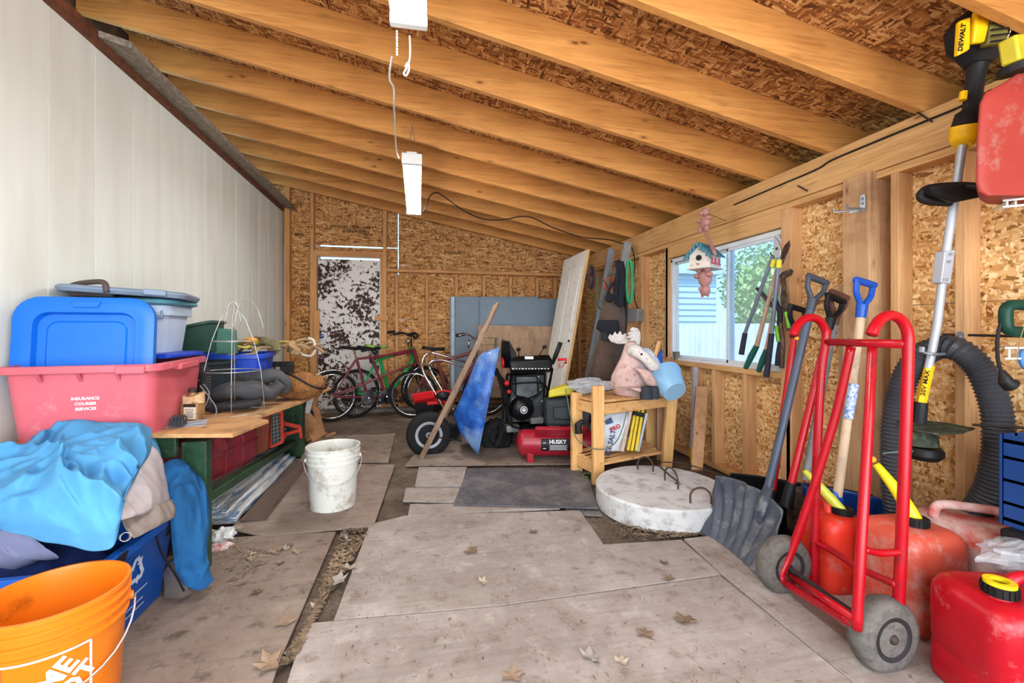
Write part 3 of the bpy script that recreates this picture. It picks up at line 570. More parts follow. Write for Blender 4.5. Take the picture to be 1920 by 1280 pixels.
# ---- dark green bins behind
DGRN = M('dark green plastic', (42, 76, 66), .45, 0, .15)
t = thing('green_bin', 'dark green rectangular bin tipped against the ivory wall behind the cage', 'bin', tuple(V((-1.42, 3.22, .93))), (0, math.radians(-14), .15)); mb = MB(); mb.loft([loop3(.28,.30,.03,-.0), loop3(.36,.40,.04,.17), loop3(.39,.43,.05,.172), loop3(.39,.43,.05,.19), loop3(.35,.39,.04,.185), loop3(.27,.28,.03,.01)]); part('body', mb, DGRN, t, bev=.003)
mb = slab([(408,617,2.85),(443,620,2.9),(446,664,2.95),(400,664,2.85)], .03); solo('propped_board', mb, M('teal green plastic', (66, 116, 100), .45), 'teal green plastic panel propped upright beside the dark green bin', 'panel', bev=.006)
t = thing('black_tub', 'dark oval tub under the green bin on the bench', 'tub', (-1.32, 3.0, zt(3.1)+.0), (0,0,.1)); mb = MB(); mb.lathe([(.13,0),(.165,.20),(.17,.28),(.19,.285),(.19,.30),(.165,.30),(.16,.28),(.12,.01)], 28, None, 1.15, 1); part('body', mb, M('dark slate plastic', (44, 52, 58), .45), t)
# ---- corrugated hose and rubber waders
def corr(mb, pts, r, pitch=.012, n=14, amp=.08):
    P = [V(p) for p in pts]; L = [0]
    for i in range(1, len(P)): L.append(L[-1]+(P[i]-P[i-1]).length)
    N = int(L[-1]/(pitch/2)); out = []; rr = []; j = 0
    for i in range(N+1):
        s = L[-1]*i/N
        while j < len(L)-2 and L[j+1] < s: j += 1
        f = (s-L[j])/max(1e-6, L[j+1]-L[j]); out.append(P[j].lerp(P[j+1], f)); rr.append(r*(1+(amp if i % 2 else -amp)))
    return mb.tube(out, rr, n)
HOSE = M('black corrugated hose', (48, 48, 52), .45, 0, .1)
mb = MB(); corr(mb, smooth_pts([bp(350,2.5)+V((0,0,.25)), bp(372,2.42)+V((0,0,.28)), bp(385,2.4)+V((0,0,.20)), bp(384,2.4)+V((0,0,.1)), bp(392,2.42)+V((0,0,.035)), bp(430,2.5)+V((0,0,.03)), bp(470,2.62)+V((0,0,.028)), bp(486,2.68)+V((0,0,.03))], 8), .026); solo('corrugated_hose', mb, HOSE, 'black corrugated drain hose lying on the bench through the wire cage', 'hose', smooth=False)
RUB = M('grey black rubber', (72, 72, 76), .65, 0, .2, 8)
def boot(pts, rs, ov, label):
    mb = MB(); mb.tube(smooth_pts(pts, 4), [rs[min(len(rs)-1, int(i/4))]+(rs[min(len(rs)-1, int(i/4)+1)]-rs[min(len(rs)-1, int(i/4))])*((i % 4)/4) for i in range((len(pts)-1)*4+1)], 14, ov=ov)
    for v in mb.v: v += V((.3,.3,1))*.022*noise.noise(v*17)
    return solo('rubber_boot', mb, RUB, label, 'boot', smooth=True)
boot([bp(398,2.62)+V((0,0,.09)), bp(430,2.66)+V((0,0,.10)), bp(470,2.72)+V((0,0,.10)), bp(500,2.78)+V((0,0,.08)), bp(518,2.82)+V((0,0,.10)), bp(527,2.84)+V((0,0,.13))], [.05,.075,.075,.06,.055,.05], .8, 'grey rubber boot lying on its side nearest the bench edge')
boot([bp(430,2.9)+V((0,0,.15)), bp(470,2.92)+V((0,0,.16)), bp(500,2.95)+V((0,0,.17)), bp(515,2.97)+V((0,0,.17)), bp(535,3.0)+V((0,0,.12)), bp(534,3.0)+V((0,0,.06))], [.05,.055,.06,.055,.05,.035], .8, 'grey rubber boot lying behind, toe turned down towards the coir basket')
cord('tangled_cable', 'thin grey cables tangled over the hose at the red tote end', [bp(375,2.35)+V((0,0,.16)), bp(392,2.35)+V((0,0,.10)), bp(405,2.36)+V((0,0,.04)), bp(402,2.35)+V((0,0,.0)), bp(380,2.33)+V((0,0,.008)), bp(392,2.34)+V((0,0,.12)), bp(372,2.4)+V((0,0,.19))], .003, M('grey cable', (150, 150, 150), .5))
# ---- blue recycling bin on bench
t = tote('recycling_bin', 'cobalt blue recycling bin on the bench heaped with tan straps', 'bin', (-1.28, 3.52, zt(3.3)), .12, .42, .5, .33, M('recycling blue plastic', (22, 72, 196), .4, 0, .1), .85, .015, .03)
g = text_mb("'X KOUGH", .055, frame((.0, -.233, .12), (1,0,0), (0,-.1,1)), .001, bold=.001); part('lettering', g, MATS['white print'], t)
mb = MB(); TAN = M('tan canvas strap', (168, 140, 96), .8, 0, .25, 10, (110, 84, 60), .3)
for k in range(13):
    c = bp(R.uniform(445,575), 3.35+R.uniform(-.2,.25)); c.z = zt(3.3)+.34+R.uniform(-.01,.05); a = R.uniform(0, 3.1); ln = R.uniform(.10,.2)
    pts = [c+V((math.cos(a)*ln*s+.03*R.uniform(-1,1), math.sin(a)*ln*s*.7, .035*math.sin(s*2.2+R.random()*2))) for s in (-1,-.6,-.2,.2,.6,1)]
    mb = MB(); mb.tube(smooth_pts(pts, 4), .03, 8, ov=.35); nm = [TAN, M('olive webbing', (120, 112, 78), .8, 0, .2), M('yellow webbing', (196, 178, 90), .7, 0, .15), M('kraft fabric', (150, 120, 84), .85, 0, .2)][k % 4]
    solo('webbing_strap', mb, nm, ['tan canvas','olive','yellow','kraft brown'][k % 4]+' webbing straps in the heap on the blue recycling bin', 'strap', 'webbing straps heaped on the bin', smooth=True)
cord('white_rope', 'loop of thick white rope hanging over the bin beside the black crate', [bp(555,3.5)+V((0,0,.36)), bp(566,3.5)+V((0,0,.31)), bp(583,3.5)+V((0,0,.30)), bp(590,3.5)+V((0,0,.34)), bp(588,3.5)+V((0,0,.42)), bp(578,3.5)+V((0,0,.44))], .011, M('white rope', (214, 208, 190), .8))
mb = MB(); mb.ball(bp(470,3.3)+V((0,0,.42)), .03, 10, 6, None, (1.5,1,.8)); solo('orange_float', mb, M('orange plastic', (226, 150, 40), .5), 'small orange float among the tan straps', 'float', smooth=True)
def crate(name, label, cat, loc, rz, w, l, h, m, rows=3, cols=6, th=.008, rimth=.012):
    t = thing(name, label, cat, loc, (0,0,rz)); mb = MB(); mb.box((0,0,.006), (w,l,.012)); part('base', mb, m, t)
    for (ax, s) in (('x',-1),('x',1),('y',-1),('y',1)):
        mb = MB(); L_ = w if ax == 'x' else l; off = (l if ax == 'x' else w)/2*s
        def bx(u, z, du, dz):
            c = (u, off, z) if ax == 'x' else (off, u, z); d = (du, th, dz) if ax == 'x' else (th, du, dz); mb.box(c, d)
        bx(0, h-rimth, L_+th, rimth*2); bx(0, rimth, L_+th, rimth*2)
        for r in range(1, rows): bx(0, h*r/rows, L_, .010)
        for c in range(cols+1): bx(-L_/2+L_*c/cols, h/2, .012, h)
        for c in range(cols):
            if c in (0, cols-1): bx(-L_/2+L_*(c+.5)/cols, h/2, L_/cols, h*.9)
        part('lattice_side', mb, m, t, kind=None)
    return t
crate('milk_crate', 'black plastic milk crate on the far end of the bench', 'crate', (-1.20, 4.02, zt(4)), .1, .30, .30, .25, M('black crate plastic', (52, 52, 54), .5), 3, 6)
# ---- coir basket
def fuzzy(name, c, col, col2): return M(name, col, .95, 0, .35, 60, col2, .7, .9)
mb = MB(); mb.ball((0,0,.085), .15, 28, 16, None, (1.15,.85,.62), .45, 3)
cb = thing('coir_basket', 'shaggy brown coir basket liner with a black band on the bench end', 'basket', tuple(bp(566,3.25)), (0,0,.3)); part('liner', mb, fuzzy('coir', 0, (172, 118, 66), (112, 70, 36)), cb, smooth=True)
mb = MB(); rr = random.Random(5)
for k in range(1500):
    a, b = rr.uniform(0, 6.28), rr.uniform(.2, 2.7); d = V((math.sin(b)*math.cos(a)*1.15, math.sin(b)*math.sin(a)*.85, -math.cos(b)*.62)); p = V((0,0,.085))+d*.15; e = p+d*.016+V((rr.uniform(-1,1), rr.uniform(-1,1), rr.uniform(-1,1)))*.02
    mb.add([p, p+V((.0025,0,.0)), e], [(0,1,2)])
part('fibres', mb, MATS['coir'], cb, kind='stuff', smooth=False)
mb = MB(); mb.tube(smooth_pts([(-.12,-.05,.19),(-.05,-.13,.16),(.06,-.155,.09),(.14,-.12,.065),(.17,-.04,.08)], 5), .007, 6); part('band', mb, BLK, cb, smooth=True)
# ---- under the bench
MAR = M('maroon plastic', (138, 34, 50), .4, 0, .25, 5, (96, 60, 60), .4)
def ribbed_case(name, label, cat, P, Q, w, h, m):
    t = thing(name, label, cat, tuple(P), world=True); P, Q = V(P), V(Q); d = (Q-P).normalized(); a = V((0,0,1)).cross(d).normalized(); u = d.cross(a)
    def L(o, k, sc=1): return [o+a*(x*sc)+u*(z*sc+h/2) for x, z in rrect(w, h, min(w,h)*.28, 4)]
    n = (Q-P).length; lo = [L(P, 0, .85), L(P+d*.02, 0, 1)]
    for i in range(1, 3): o = P+d*(n*i/3); lo += [L(o-d*.012, 0, 1), L(o-d*.006, 0, .965), L(o+d*.006, 0, .965), L(o+d*.012, 0, 1)]
    lo += [L(Q-d*.02, 0, 1), L(Q, 0, .85)]; mb = MB(); mb.loft(lo); part('body', mb, m, t, bev=0)
    mb = MB(); mb.bar(P+u*h*.62-a*w*.5, Q+u*h*.62-a*w*.5, .012, .016); mb.bar(P+u*h*.62+a*w*.5, Q+u*h*.62+a*w*.5, .012, .016); part('seam', mb, m, t, bev=.003); return t
p = dp(388,922,2.2); q = dp(484,866,2.75); p.x -= .14; q.x -= .14
ribbed_case('maroon_case', 'dusty maroon plastic case lying under the near end of the workbench', 'case', p, q, .28, .25, MAR)
ribbed_case('red_case', 'second red plastic case tucked under the bench top beside the near leg', 'case', p+V((-.1,.05,.2)), q+V((-.2,-.2,.12)), .14, .06, M('wine red plastic', (150, 24, 50), .4))
mb = slab([(478,782,2.95),(505,776,2.98),(503,842,3.0),(480,855,2.95)], .1); solo('rusty_box', mb, M('rusty orange panel', (130, 56, 34), .7, 0, .3, 8), 'rusty orange sheet metal box under the bench behind the maroon case', 'box', bev=.004)
ORG = M('red orange paint', (206, 62, 44), .45, 0, .15, 8, (120, 50, 40), .3)
t = thing('portable_heater', 'red framed heater with a black wire grille under the bench', 'heater', tuple(dp(515,838,3.1)), world=True)
c = [dp(504,775,3.1), dp(528,770,3.15), dp(530,828,3.15), dp(506,838,3.1)]; mb = MB()
for i in range(4): mb.bar(c[i], c[(i+1) % 4], .02, .02)
part('frame', mb, ORG, t, bev=.004); mb = slab([p+V((.0,.02,0)) for p in c], .05); part('firebox', mb, M('pale dusty metal', (120, 118, 112), .6), t); mb = MB()
for k in range(1, 4): mb.tube([c[0].lerp(c[1], k/4), c[3].lerp(c[2], k/4)], .002, 5)
for k in range(1, 9): mb.tube([c[0].lerp(c[3], k/9), c[1].lerp(c[2], k/9)], .002, 5)
part('grille', mb, BLK, t)
t = thing('red_bracket', 'red orange cast bracket with a round boss under the bench top', 'bracket', tuple(dp(545,820,3.35)), world=True); mb = MB()
for a, b, w in (((524,792,3.3),(562,800,3.4),.03),((562,800,3.4),(565,822,3.4),.02),((530,815,3.3),(562,806,3.4),.025),((530,788,3.3),(534,822,3.3),.025)): mb.bar(dp(*a), dp(*b), w, w)
part('frame', mb, ORG, t, bev=.005); mb = MB(); c = dp(534,804,3.26); mb.lathe([(.0,0),(.02,0),(.02,.03),(.012,.034),(0,.034)], 14, Matrix.Translation(c) @ Matrix.Rotation(math.pi/2, 4, 'X')); part('boss', mb, M('dark steel', (60, 56, 54), .5, .6), t)
# bundles wrapped in plastic, on the ground
def wrapmat(nm='printed plastic wrap', blue=(70, 112, 150)):
    t = NT(nm, .3, 0, .6); v = t.co(rnd=False); n = t.noise(t.co((5, 1.2, 14), rnd=False), 3, 5, .7).outputs[0]; c = t.ramp(n, [(.3, (150, 152, 150)), (.5, (206, 208, 206)), (.7, (236, 238, 236))])
    b = t.noise(t.co((2, .9, 9), rnd=False), 2.3, 4, .6).outputs[0]; c = t.mix(t.rmap(b, .54, .60, 0, .9), c, lin(blue)); c = t.mix(t.rmap(n, .66, .72, 0, .6), c, lin((60, 60, 62)))
    return t.out(c, n, .8, .01)
WRAP = wrapmat(); A_ = fl(450, 987); B_ = fl(560, 868)
d_ = (B_-A_); d_.z = 0; n_ = V((-d_.y, d_.x, 0)).normalized()
for k in range(4):
    z0 = .022+.042*k; a = A_+n_*(.02+.035*k)-d_.normalized()*(.0+.03*k); b = B_+n_*(.02+.03*k)-d_.normalized()*.05*k; w = n_*.24; mb = MB()
    def pt(u, vv, zz, a=a, b=b, w=w, z0=z0): 
        p = a.lerp(b, u)+w*vv+V((0,0,z0+zz)); j = noise.noise(p*9)*.010+noise.noise(p*30)*.004; return p+V((j, -j, j*.5 if zz > .01 else 0))
    prof = [(0,.006),(0,.032),(.03,.038),(.5,.040),(.97,.038),(1,.032),(1,.0),(.02,.0)]
    mb.loft([[pt(u/22, q[0], q[1]) for q in prof] for u in range(23)])
    o = solo('wrapped_bundle', mb, WRAP, ['lowest', 'second lowest', 'third', 'topmost'][k]+' plastic wrapped bundle in the stack on the floor under the bench', 'bundle', smooth=True)
    if k < 3:
        g = text_mb(['PRONTO CO', 'DURANTE', 'ROOFING'][k], .03, frame(a.lerp(b, .6)-n_*.0145+V((0,0,z0+.018)), d_, (0,0,1)), .0004); part('lettering', g, M('print blue', (36, 70, 120), .5) if k != 1 else MATS['white print'], o)
BRS = wood('brown shingle', (84, 68, 60), (110, 92, 80), 'y', .85, False, 1)
A2 = fl(486, 984); B2 = fl(588, 872)
for k in range(5):
    z0 = .005+.007*k; a = A2-n_*(.06-.012*k)*1.0; b = B2+n_*(.0+.012*k); mb = MB(); w = n_*.22
    mb.hull([a+V((0,0,z0)), b+V((0,0,z0)), b+w*.5+V((0,0,z0)), a+w*.5+V((0,0,z0))], [a+V((0,0,z0+.006)), b+V((0,0,z0+.006)), b+w*.5+V((0,0,z0+.006)), a+w*.5+V((0,0,z0+.006))])
    solo('brown_board', mb, BRS, ['lowest','second lowest','middle','second highest','topmost'][k]+' thin dark brown board in the stack beside the wrapped bundles', 'board', 'thin brown boards under the bench', bev=.001)
# scraps at the far end of the bench
SCR = wood('brown scrap wood', (150, 104, 68), (186, 138, 96), 'z', .8, False, 1, (110, 76, 50)); CARD = M('brown cardboard', (164, 116, 76), .85, 0, .15)
for k, (q, m, lb) in enumerate((([(566,768,4.4),(584,775,4.45),(612,812,4.3),(588,828,4.2),(568,800,4.3)], SCR, 'brown wood scrap leaning at the far bench end, largest'),([(585,760,4.6),(598,765,4.6),(612,822,4.5),(596,812,4.5)], CARD, 'torn brown cardboard standing behind the wood scraps'),([(568,812,4.25),(600,800,4.3),(606,812,4.3),(575,828,4.2)], CARD, 'folded brown cardboard piece low at the bench end'),([(576,740,4.5),(588,744,4.5),(580,776,4.4),(572,774,4.4)], M('pale grey board', (176, 176, 180), .7), 'pale grey board stub under the bench corner'))):
    solo('scrap_piece', slab(q, .02), m, lb, 'scrap', bev=.002)
for k in range(5):
    p = fl(R.uniform(575, 625), R.uniform(822, 834)); a = R.uniform(0, 3); mb = MB(); q = p+V((math.cos(a)*.12, math.sin(a)*.1, .02*R.random())); mb.bar(p+V((0,0,.012+.012*k)), q+V((0,0,.012+.012*k)), .04, .012); solo('wood_chip', mb, SCR, 'small brown wood chips lying on the soil past the bench end', 'wood chip', 'wood chips past the bench')
# ================================================================ LEFT FOREGROUND: RECYCLING BIN, CLOTHS, BUCKETS
t = thing('recycling_bin', 'blue recycling bin with white arrows symbol beside the orange bucket', 'bin', (-1.31, 1.84, 0.018))
RB = M('royal blue plastic', (16, 84, 176), .38, 0, .1, 3); mb = MB()
L_ = lambda x0, x1, y0, y1, z: [V((x0,y0,z)),V((x1,y0,z)),V((x1,y1,z)),V((x0,y1,z))]
mb.loft([L_(-.28,.285,-.21,.21,0), L_(-.30,.32,-.235,.235,.30), L_(-.30,.345,-.25,.25,.302), L_(-.30,.345,-.25,.25,.335), L_(-.295,.312,-.225,.225,.335), L_(-.27,.27,-.20,.20,.01)]); part('body', mb, RB, t, bev=.008)
fm_ = frame((.3145, -.005, .205), (0,1,0), (.10,0,1)); mb = MB()
for k in range(3):     # three bent arrows
    q = Matrix.Rotation(k*2*math.pi/3, 4, 'Z'); P = [(-.028,.020),(-.010,.050),(.012,.050),(.022,.034),(.030,.040),(.026,.014),(.004,.024),(.011,.029),(.004,.038),(-.003,.036),(-.014,.014)]
    mb.prism(P, .0012, fm_ @ q @ Matrix.Translation((0,-.004,0)) @ Matrix.Scale(1.15, 4))
part('recycling_symbol', mb, M('worn white ink', (196, 214, 236), .6), t); mb = MB()
for zz, l in ((-.085,.17),(-.125,.13),(-.15,.15)): mb.box((0, zz, .0006), (l, .0035, .0012), 0, fm_ @ Matrix.Rotation(0, 4, 'Z'))
part('printed_lines', mb, MATS['worn white ink'], t)
for yy in (-.14, .17): mb = MB(); mb.hull([V((.352,yy-.02,.338)),V((.352,yy+.02,.338)),V((.33,yy+.018,.26)),V((.33,yy-.018,.26))], [V((.358,yy-.02,.338)),V((.358,yy+.02,.338)),V((.336,yy+.018,.26)),V((.336,yy-.018,.26))]); part('strap', mb, M('black webbing', (34, 34, 40), .8), t)
def drape(name, net, m, label, amp=.02, fs=5, th=.003, res=54, seed=0, cat='cloth', ang=.6, n2=.35):
    rows = [[dp(*q) for q in r] for r in net]; rows = [smooth_pts(r, 8) for r in rows]; nc = len(rows[0]); cols = [smooth_pts([r[j] for r in rows], 8) for j in range(nc)]
    nr_ = len(cols[0]); P = [[cols[j][i].copy() for j in range(nc)] for i in range(nr_)]
    mb = MB(); NU = res; NV = res
    def fn(u, w):
        a = u*(nr_-1); b = w*(nc-1); i = min(int(a), nr_-2); j = min(int(b), nc-2); f = a-i; g = b-j
        p = P[i][j]*(1-f)*(1-g)+P[i+1][j]*f*(1-g)+P[i][j+1]*(1-f)*g+P[i+1][j+1]*f*g
        q = V((p.x*math.cos(ang)+p.z*math.sin(ang), (p.z*math.cos(ang)-p.x*math.sin(ang))*.45, p.y))*fs+V((seed*5.1, seed, 0))
        wq = q+V((noise.noise(q*.7), noise.noise(q*.7+V((9,0,0))), 0))*.8
        r1 = 1-abs(noise.noise(wq))*2; r2 = 1-abs(noise.noise(wq*2.3+V((3,1,2))))*2; r1 = r1*abs(r1); 
        e = min(1, 6*min(u, 1-u, w, 1-w)+.35); toward = (O-p).normalized()*.6+V((.2,0,.6))
        return p+toward*(amp*e*(r1*.9+n2*r2+.25*noise.noise(q*7)*n2))
    mb.grid(NU, NV, fn); o = solo(name, mb, m, label, cat, solid=th, smooth=True); return o
def clothmat(nm, col, col2=None, th=.55):
    t_ = NT(nm, .85, 0, .2); v = t_.co(rnd=False); n = t_.noise(v, 4, 5, .6).outputs[0]; c = t_.mix(t_.rmap(n, .3, .7), lin(tuple(x*.88 for x in col)), lin(tuple(min(255, x*1.06) for x in col)))
    st = t_.noise(v, 9, 6, .7).outputs[0]; c = t_.mix(t_.rmap(st, th, th+.15, 0, .6), c, lin(col2 or tuple(x*.65 for x in col)))
    wv = t_.noise(v, 220, 2, .5).outputs[0]; return t_.out(c, wv, .12, .001)
SKY = clothmat('sky blue canvas', (82, 150, 198), (96, 126, 136), .60); DKB = clothmat('deep blue canvas', (34, 94, 148), (24, 62, 100)); GRC = clothmat('grey lining', (186, 178, 180), (140, 128, 126)); LILA = clothmat('dusty lilac sheet', (128, 130, 160), (92, 92, 116)); 
# filler body under the cloths: a bundled dark sheet filling the bin
mb = MB(); mb.grid(40, 40, lambda u, w: (-1.56+.50*u, 1.66+.36*w, .20+.16*math.sin(math.pi*u)**.5*math.sin(math.pi*w)**.5+.03*noise.noise(V((u*7, w*7, 1))))); mb.box((-1.31, 1.84, .12), (.44, .32, .14))
solo('navy_sheet', mb, clothmat('navy sheet', (28, 44, 92)), 'crumpled navy sheet filling the blue recycling bin below the lighter cloths', 'cloth', smooth=True)
drape('blue_canvas_cloth', [
 [(-60,835,1.60),(30,838,1.75),(80,812,1.80),(130,785,1.84),(165,782,1.86),(205,790,1.86),(245,798,1.86),(282,812,1.86)],
 [(-60,880,1.50),(40,872,1.52),(95,858,1.55),(140,842,1.56),(185,838,1.60),(230,840,1.64),(265,850,1.70),(280,850,1.76)],
 [(-60,940,1.40),(40,930,1.38),(105,915,1.40),(160,905,1.42),(205,905,1.45),(240,900,1.50),(252,892,1.58),(262,880,1.66)],
 [(-60,980,1.36),(40,975,1.34),(110,980,1.34),(160,980,1.35),(205,970,1.37),(222,950,1.42),(236,930,1.50),(250,905,1.60)],
 [(-60,985,1.38),(30,1000,1.34),(75,1020,1.33),(130,1032,1.33),(195,1036,1.34),(216,1015,1.36),(214,975,1.42),(230,940,1.50)]], SKY, 'sky blue canvas cloth heaped on top of the recycling bin', .075, 4.3, .004, 130, 1, n2=.45)
drape('blue_canvas_cloth', [
 [(150,800,1.86),(190,790,1.90),(250,795,1.92),(285,812,1.92)],[(160,830,1.76),(210,820,1.78),(262,830,1.80),(300,850,1.84)],[(180,860,1.70),(225,860,1.70),(262,870,1.74),(300,880,1.82)],[(190,890,1.66),(230,898,1.66),(250,905,1.70),(290,900,1.80)]], SKY, 'sky blue canvas fold rising against the red tote behind the main heap', .03, 6, .004, 60, 4)
drape('grey_cloth', [
 [(255,850,1.76),(272,836,1.80),(290,840,1.82),(303,862,1.84)],[(240,890,1.62),(262,880,1.66),(290,886,1.72),(312,905,1.78)],[(210,930,1.52),(250,925,1.56),(290,928,1.64),(318,935,1.74)],[(200,968,1.44),(240,965,1.50),(280,958,1.60),(312,946,1.72)],[(208,978,1.42),(240,972,1.48),(278,962,1.60),(308,950,1.72)]], GRC, 'pale grey cloth with a rounded corner draped beside the sky blue heap', .022, 7, .004, 64, 2)
drape('grey_cloth', [
 [(225,968,1.50),(270,955,1.60),(325,938,1.75)],[(235,990,1.50),(280,972,1.60),(328,955,1.72)],[(250,1010,1.50),(290,990,1.60),(325,972,1.70)]], clothmat('taupe cloth', (150, 138, 130)), 'taupe grey cloth bunched under the pale grey cloth', .02, 9, .004, 40, 6)
drape('grey_cloth', [
 [(-60,1000,1.42),(30,995,1.40),(70,1018,1.40)],[(-60,1045,1.40),(20,1045,1.40),(110,1045,1.42)],[(-60,1068,1.42),(15,1070,1.42),(90,1045,1.46)]], LILA, 'dusty lilac sheet bunched at the left under the sky blue cloth', .02, 9, .004, 40, 8)
drape('blue_drop_cloth', [
 [(306,870,1.84),(330,862,1.88),(352,872,1.92),(368,888,1.96)],[(312,905,1.78),(338,900,1.80),(365,905,1.84),(388,925,1.90)],[(318,960,1.72),(345,960,1.74),(372,965,1.80),(392,985,1.86)],[(322,1020,1.70),(350,1020,1.72),(378,1030,1.76),(386,1040,1.80)],[(330,1070,1.70),(352,1075,1.72),(376,1075,1.74),(396,1082,1.78)],[(344,1098,1.70),(364,1108,1.72),(384,1104,1.74),(402,1085,1.78)]], DKB, 'deep blue canvas hanging from the bin edge down to the floor by the green leg', .026, 8, .004, 70, 3, ang=-.2)
drape('grey_cloth', [[(306,1075,1.78),(325,1050,1.76),(345,1060,1.76)],[(308,1105,1.76),(330,1095,1.75),(352,1105,1.76)],[(306,1124,1.775),(335,1124,1.77),(362,1112,1.79)]], MATS.get('x') or clothmat('dirty beige lining', (132, 122, 116), (84, 74, 70)), 'dirty beige lining showing at the foot of the deep blue canvas', .012, 10, .003, 30, 7)
mb = MB(); mb.tube(smooth_pts([dp(292,1000,1.66), dp(303,1035,1.68), dp(318,1060,1.70), dp(330,1078,1.70), dp(345,1108,1.70)], 4), .007, 6, ov=.4); solo('black_strap', mb, M('black webbing', (34, 34, 40), .8), 'narrow black strap crossing the deep blue canvas', 'strap', smooth=True)
p = dp(232,1006,1.50); t = thing('paper_cup', 'small pale grey tube poking out between cloth and bin rim', 'tube', tuple(p), (1.2,.6,.4)); mb = MB(); mb.lathe([(.014,0),(.015,.05),(.013,.05),(.012,.003)], 16, None, caps=False); part('body', mb, M('pale grey card', (196, 196, 200), .6), t)
# ---- buckets
def bucket(name, label, loc, m, rot=0, dirt=None, txt=False, bail=None):
    t = thing(name, label, 'bucket', loc, (0,0,rot)); H_ = .368; mb = MB()
    mb.lathe([(.0,.004),(.125,.004),(.130,0),(.132,.008),(.146,.27),(.1465,.272),(.154,.274),(.154,.279),(.148,.281),(.149,.302),(.157,.304),(.157,.309),(.150,.311),(.1505,.330),(.158,.332),(.158,.337),(.152,.339),(.153,.356),(.1575,.358),(.1575,H_),(.150,H_),(.147,.356),(.143,.27),(.127,.012),(0,.012)], 56, None, caps=False); b = part('body', mb, m, t)
    mb = MB(); s = bail or 1
    for sg in (-1, 1): 
        mb.lathe([(0,0),(.012,0),(.012,.012),(0,.012)], 10, Matrix.Translation((sg*.150,0,.29)) @ Matrix.Rotation(sg*math.pi/2, 4, 'Y'))
    part('lug', mb, m, t); mb = MB(); pts = []
    for k in range(17): a = math.pi*k/16; pts.append(V((.166*math.cos(a), -.168*math.sin(a)*math.cos(.35)*s, .292-.168*math.sin(a)*math.sin(.9)*abs(s))))
    mb.tube(pts, .0028, 6); part('bail', mb, M('bail wire', (210, 212, 214), .3, .6), t, smooth=True); return t, b
ORB = M('orange bucket plastic', (240, 128, 24), .36, 0, .06, 3, (150, 70, 20), .12)
pb = dp(104, 618, 1.20); ob, _ = bucket('orange_bucket', 'bright orange bucket with a white framed logo in the bottom left foreground', (pb.x, pb.y, .018), ORB, .55)
def wrap(mb, r, a0, z0, rr=.0012):          # flat xy lettering -> cylinder wall, taper matched
    out = MB(); 
    for v in mb.v: 
        rad = .1335+(.0128*(z0+v.y)/.262)+.001+abs(v.z)*1.0; a = a0+v.x/rad; out.v.append(V((rad*math.cos(a), rad*math.sin(a), z0+v.y)))
    out.f = mb.f; return out
mb = MB(); s_ = .085
for (x, y, w, h) in ((0,s_,2*s_,.006),(0,-s_,2*s_,.006),(-s_,0,.006,2*s_),(s_,0,.006,2*s_)):
    n = 14
    if w > h:
        for k in range(n): mb.box((x-w/2+w*(k+.5)/n, y, 0), (w/n, h, .0012))
    else: mb.box((x, y, 0), (w, h, .0012))
lg = MB()
for k, (w, sz) in enumerate((('THE', .030), ('HOME', .062), ('DEPOT', .060))):
    g = text_mb(w, sz, Matrix.Rotation(math.radians(42), 4, 'Z') @ Matrix.Translation((-.012+(-.055 if k == 0 else 0), .062-.052*k, 0)), .0006, bold=.0022); lg.add(g.v, g.f)
# subdivide long facets is unnecessary: letters are small against the radius
fr = wrap(mb, .14, -1.10-.55, .180); part('logo_frame', fr, M('bucket white ink', (246, 236, 224), .5), ob); lt_ = wrap(lg, .14, -1.10-.55, .180); part('lettering', lt_, MATS['bucket white ink'], ob)
WPL = M('white pail plastic', (220, 219, 210), .4, 0, .05, 4, (140, 122, 96), .30)
p = dp(625, 618, 2.70); bucket('white_pail', 'dirty white plastic pail standing alone on the brown plywood sheet', (p.x, p.y, .022), WPL, .2)
# crumpled wrapper on the floor
mb = MB(); mb.ball((0,0,.0), .055, 18, 12, None, (1,.8,.6), .9, 4); 
for v in mb.v: v += V(tuple(fl(415,1020)))+V((0,0,.045))
solo('crumpled_wrapper', mb, wrapmat('torn packet', (60, 110, 180)), 'crumpled white and blue plastic packet on the floor by the deep blue canvas', 'wrapper', smooth=False)
mb = MB(); mb.ball((0,0,.0), .05, 16, 10, None, (1.2,.8,.3), .9, 8)
for v in mb.v: v += V(tuple(fl(408,1034)))+V((0,0,.02))
solo('crumpled_wrapper', mb, M('crimson print film', (176, 60, 74), .4, 0, .4, 14, (214, 206, 200), .8), 'small red and white scrap of packet nearest the deep blue canvas', 'wrapper', smooth=False)
# ================================================================ CENTRE BACK
DSK = M('worn grey blue panel', (112, 128, 142), .5, 0, .08, 6)
def ribpanel(name, label, q, m, th=.03, n=14):
    t = thing(name, label, 'panel', tuple(dp(*q[3])), world=True); o = slab(q, th); part('panel', o, m, t, bev=.002); mb = MB(); c = [dp(*p) for p in q]; nn = (c[1]-c[0]).cross(c[3]-c[0]).normalized(); nn = nn if nn.dot(c[0]-O) < 0 else -nn
    for k in range(1, n): mb.bar(c[0].lerp(c[3], k/n)+nn*.002, c[1].lerp(c[2], k/n)+nn*.002, .004, .005)
    part('rib', mb, m, t, kind='stuff'); return t
ribpanel('garage_door_panel', 'grey blue ribbed garage door panel leaning on the back wall, left and farther one', [(843,556,5.80),(1010,556,5.90),(1010,720,5.82),(843,735,5.72)], DSK)
ribpanel('garage_door_panel', 'grey blue ribbed garage door panel leaning on the back wall, nearer one above the plywood', [(900,560,5.76),(1047,560,5.84),(1047,720,5.74),(900,730,5.66)], DSK)
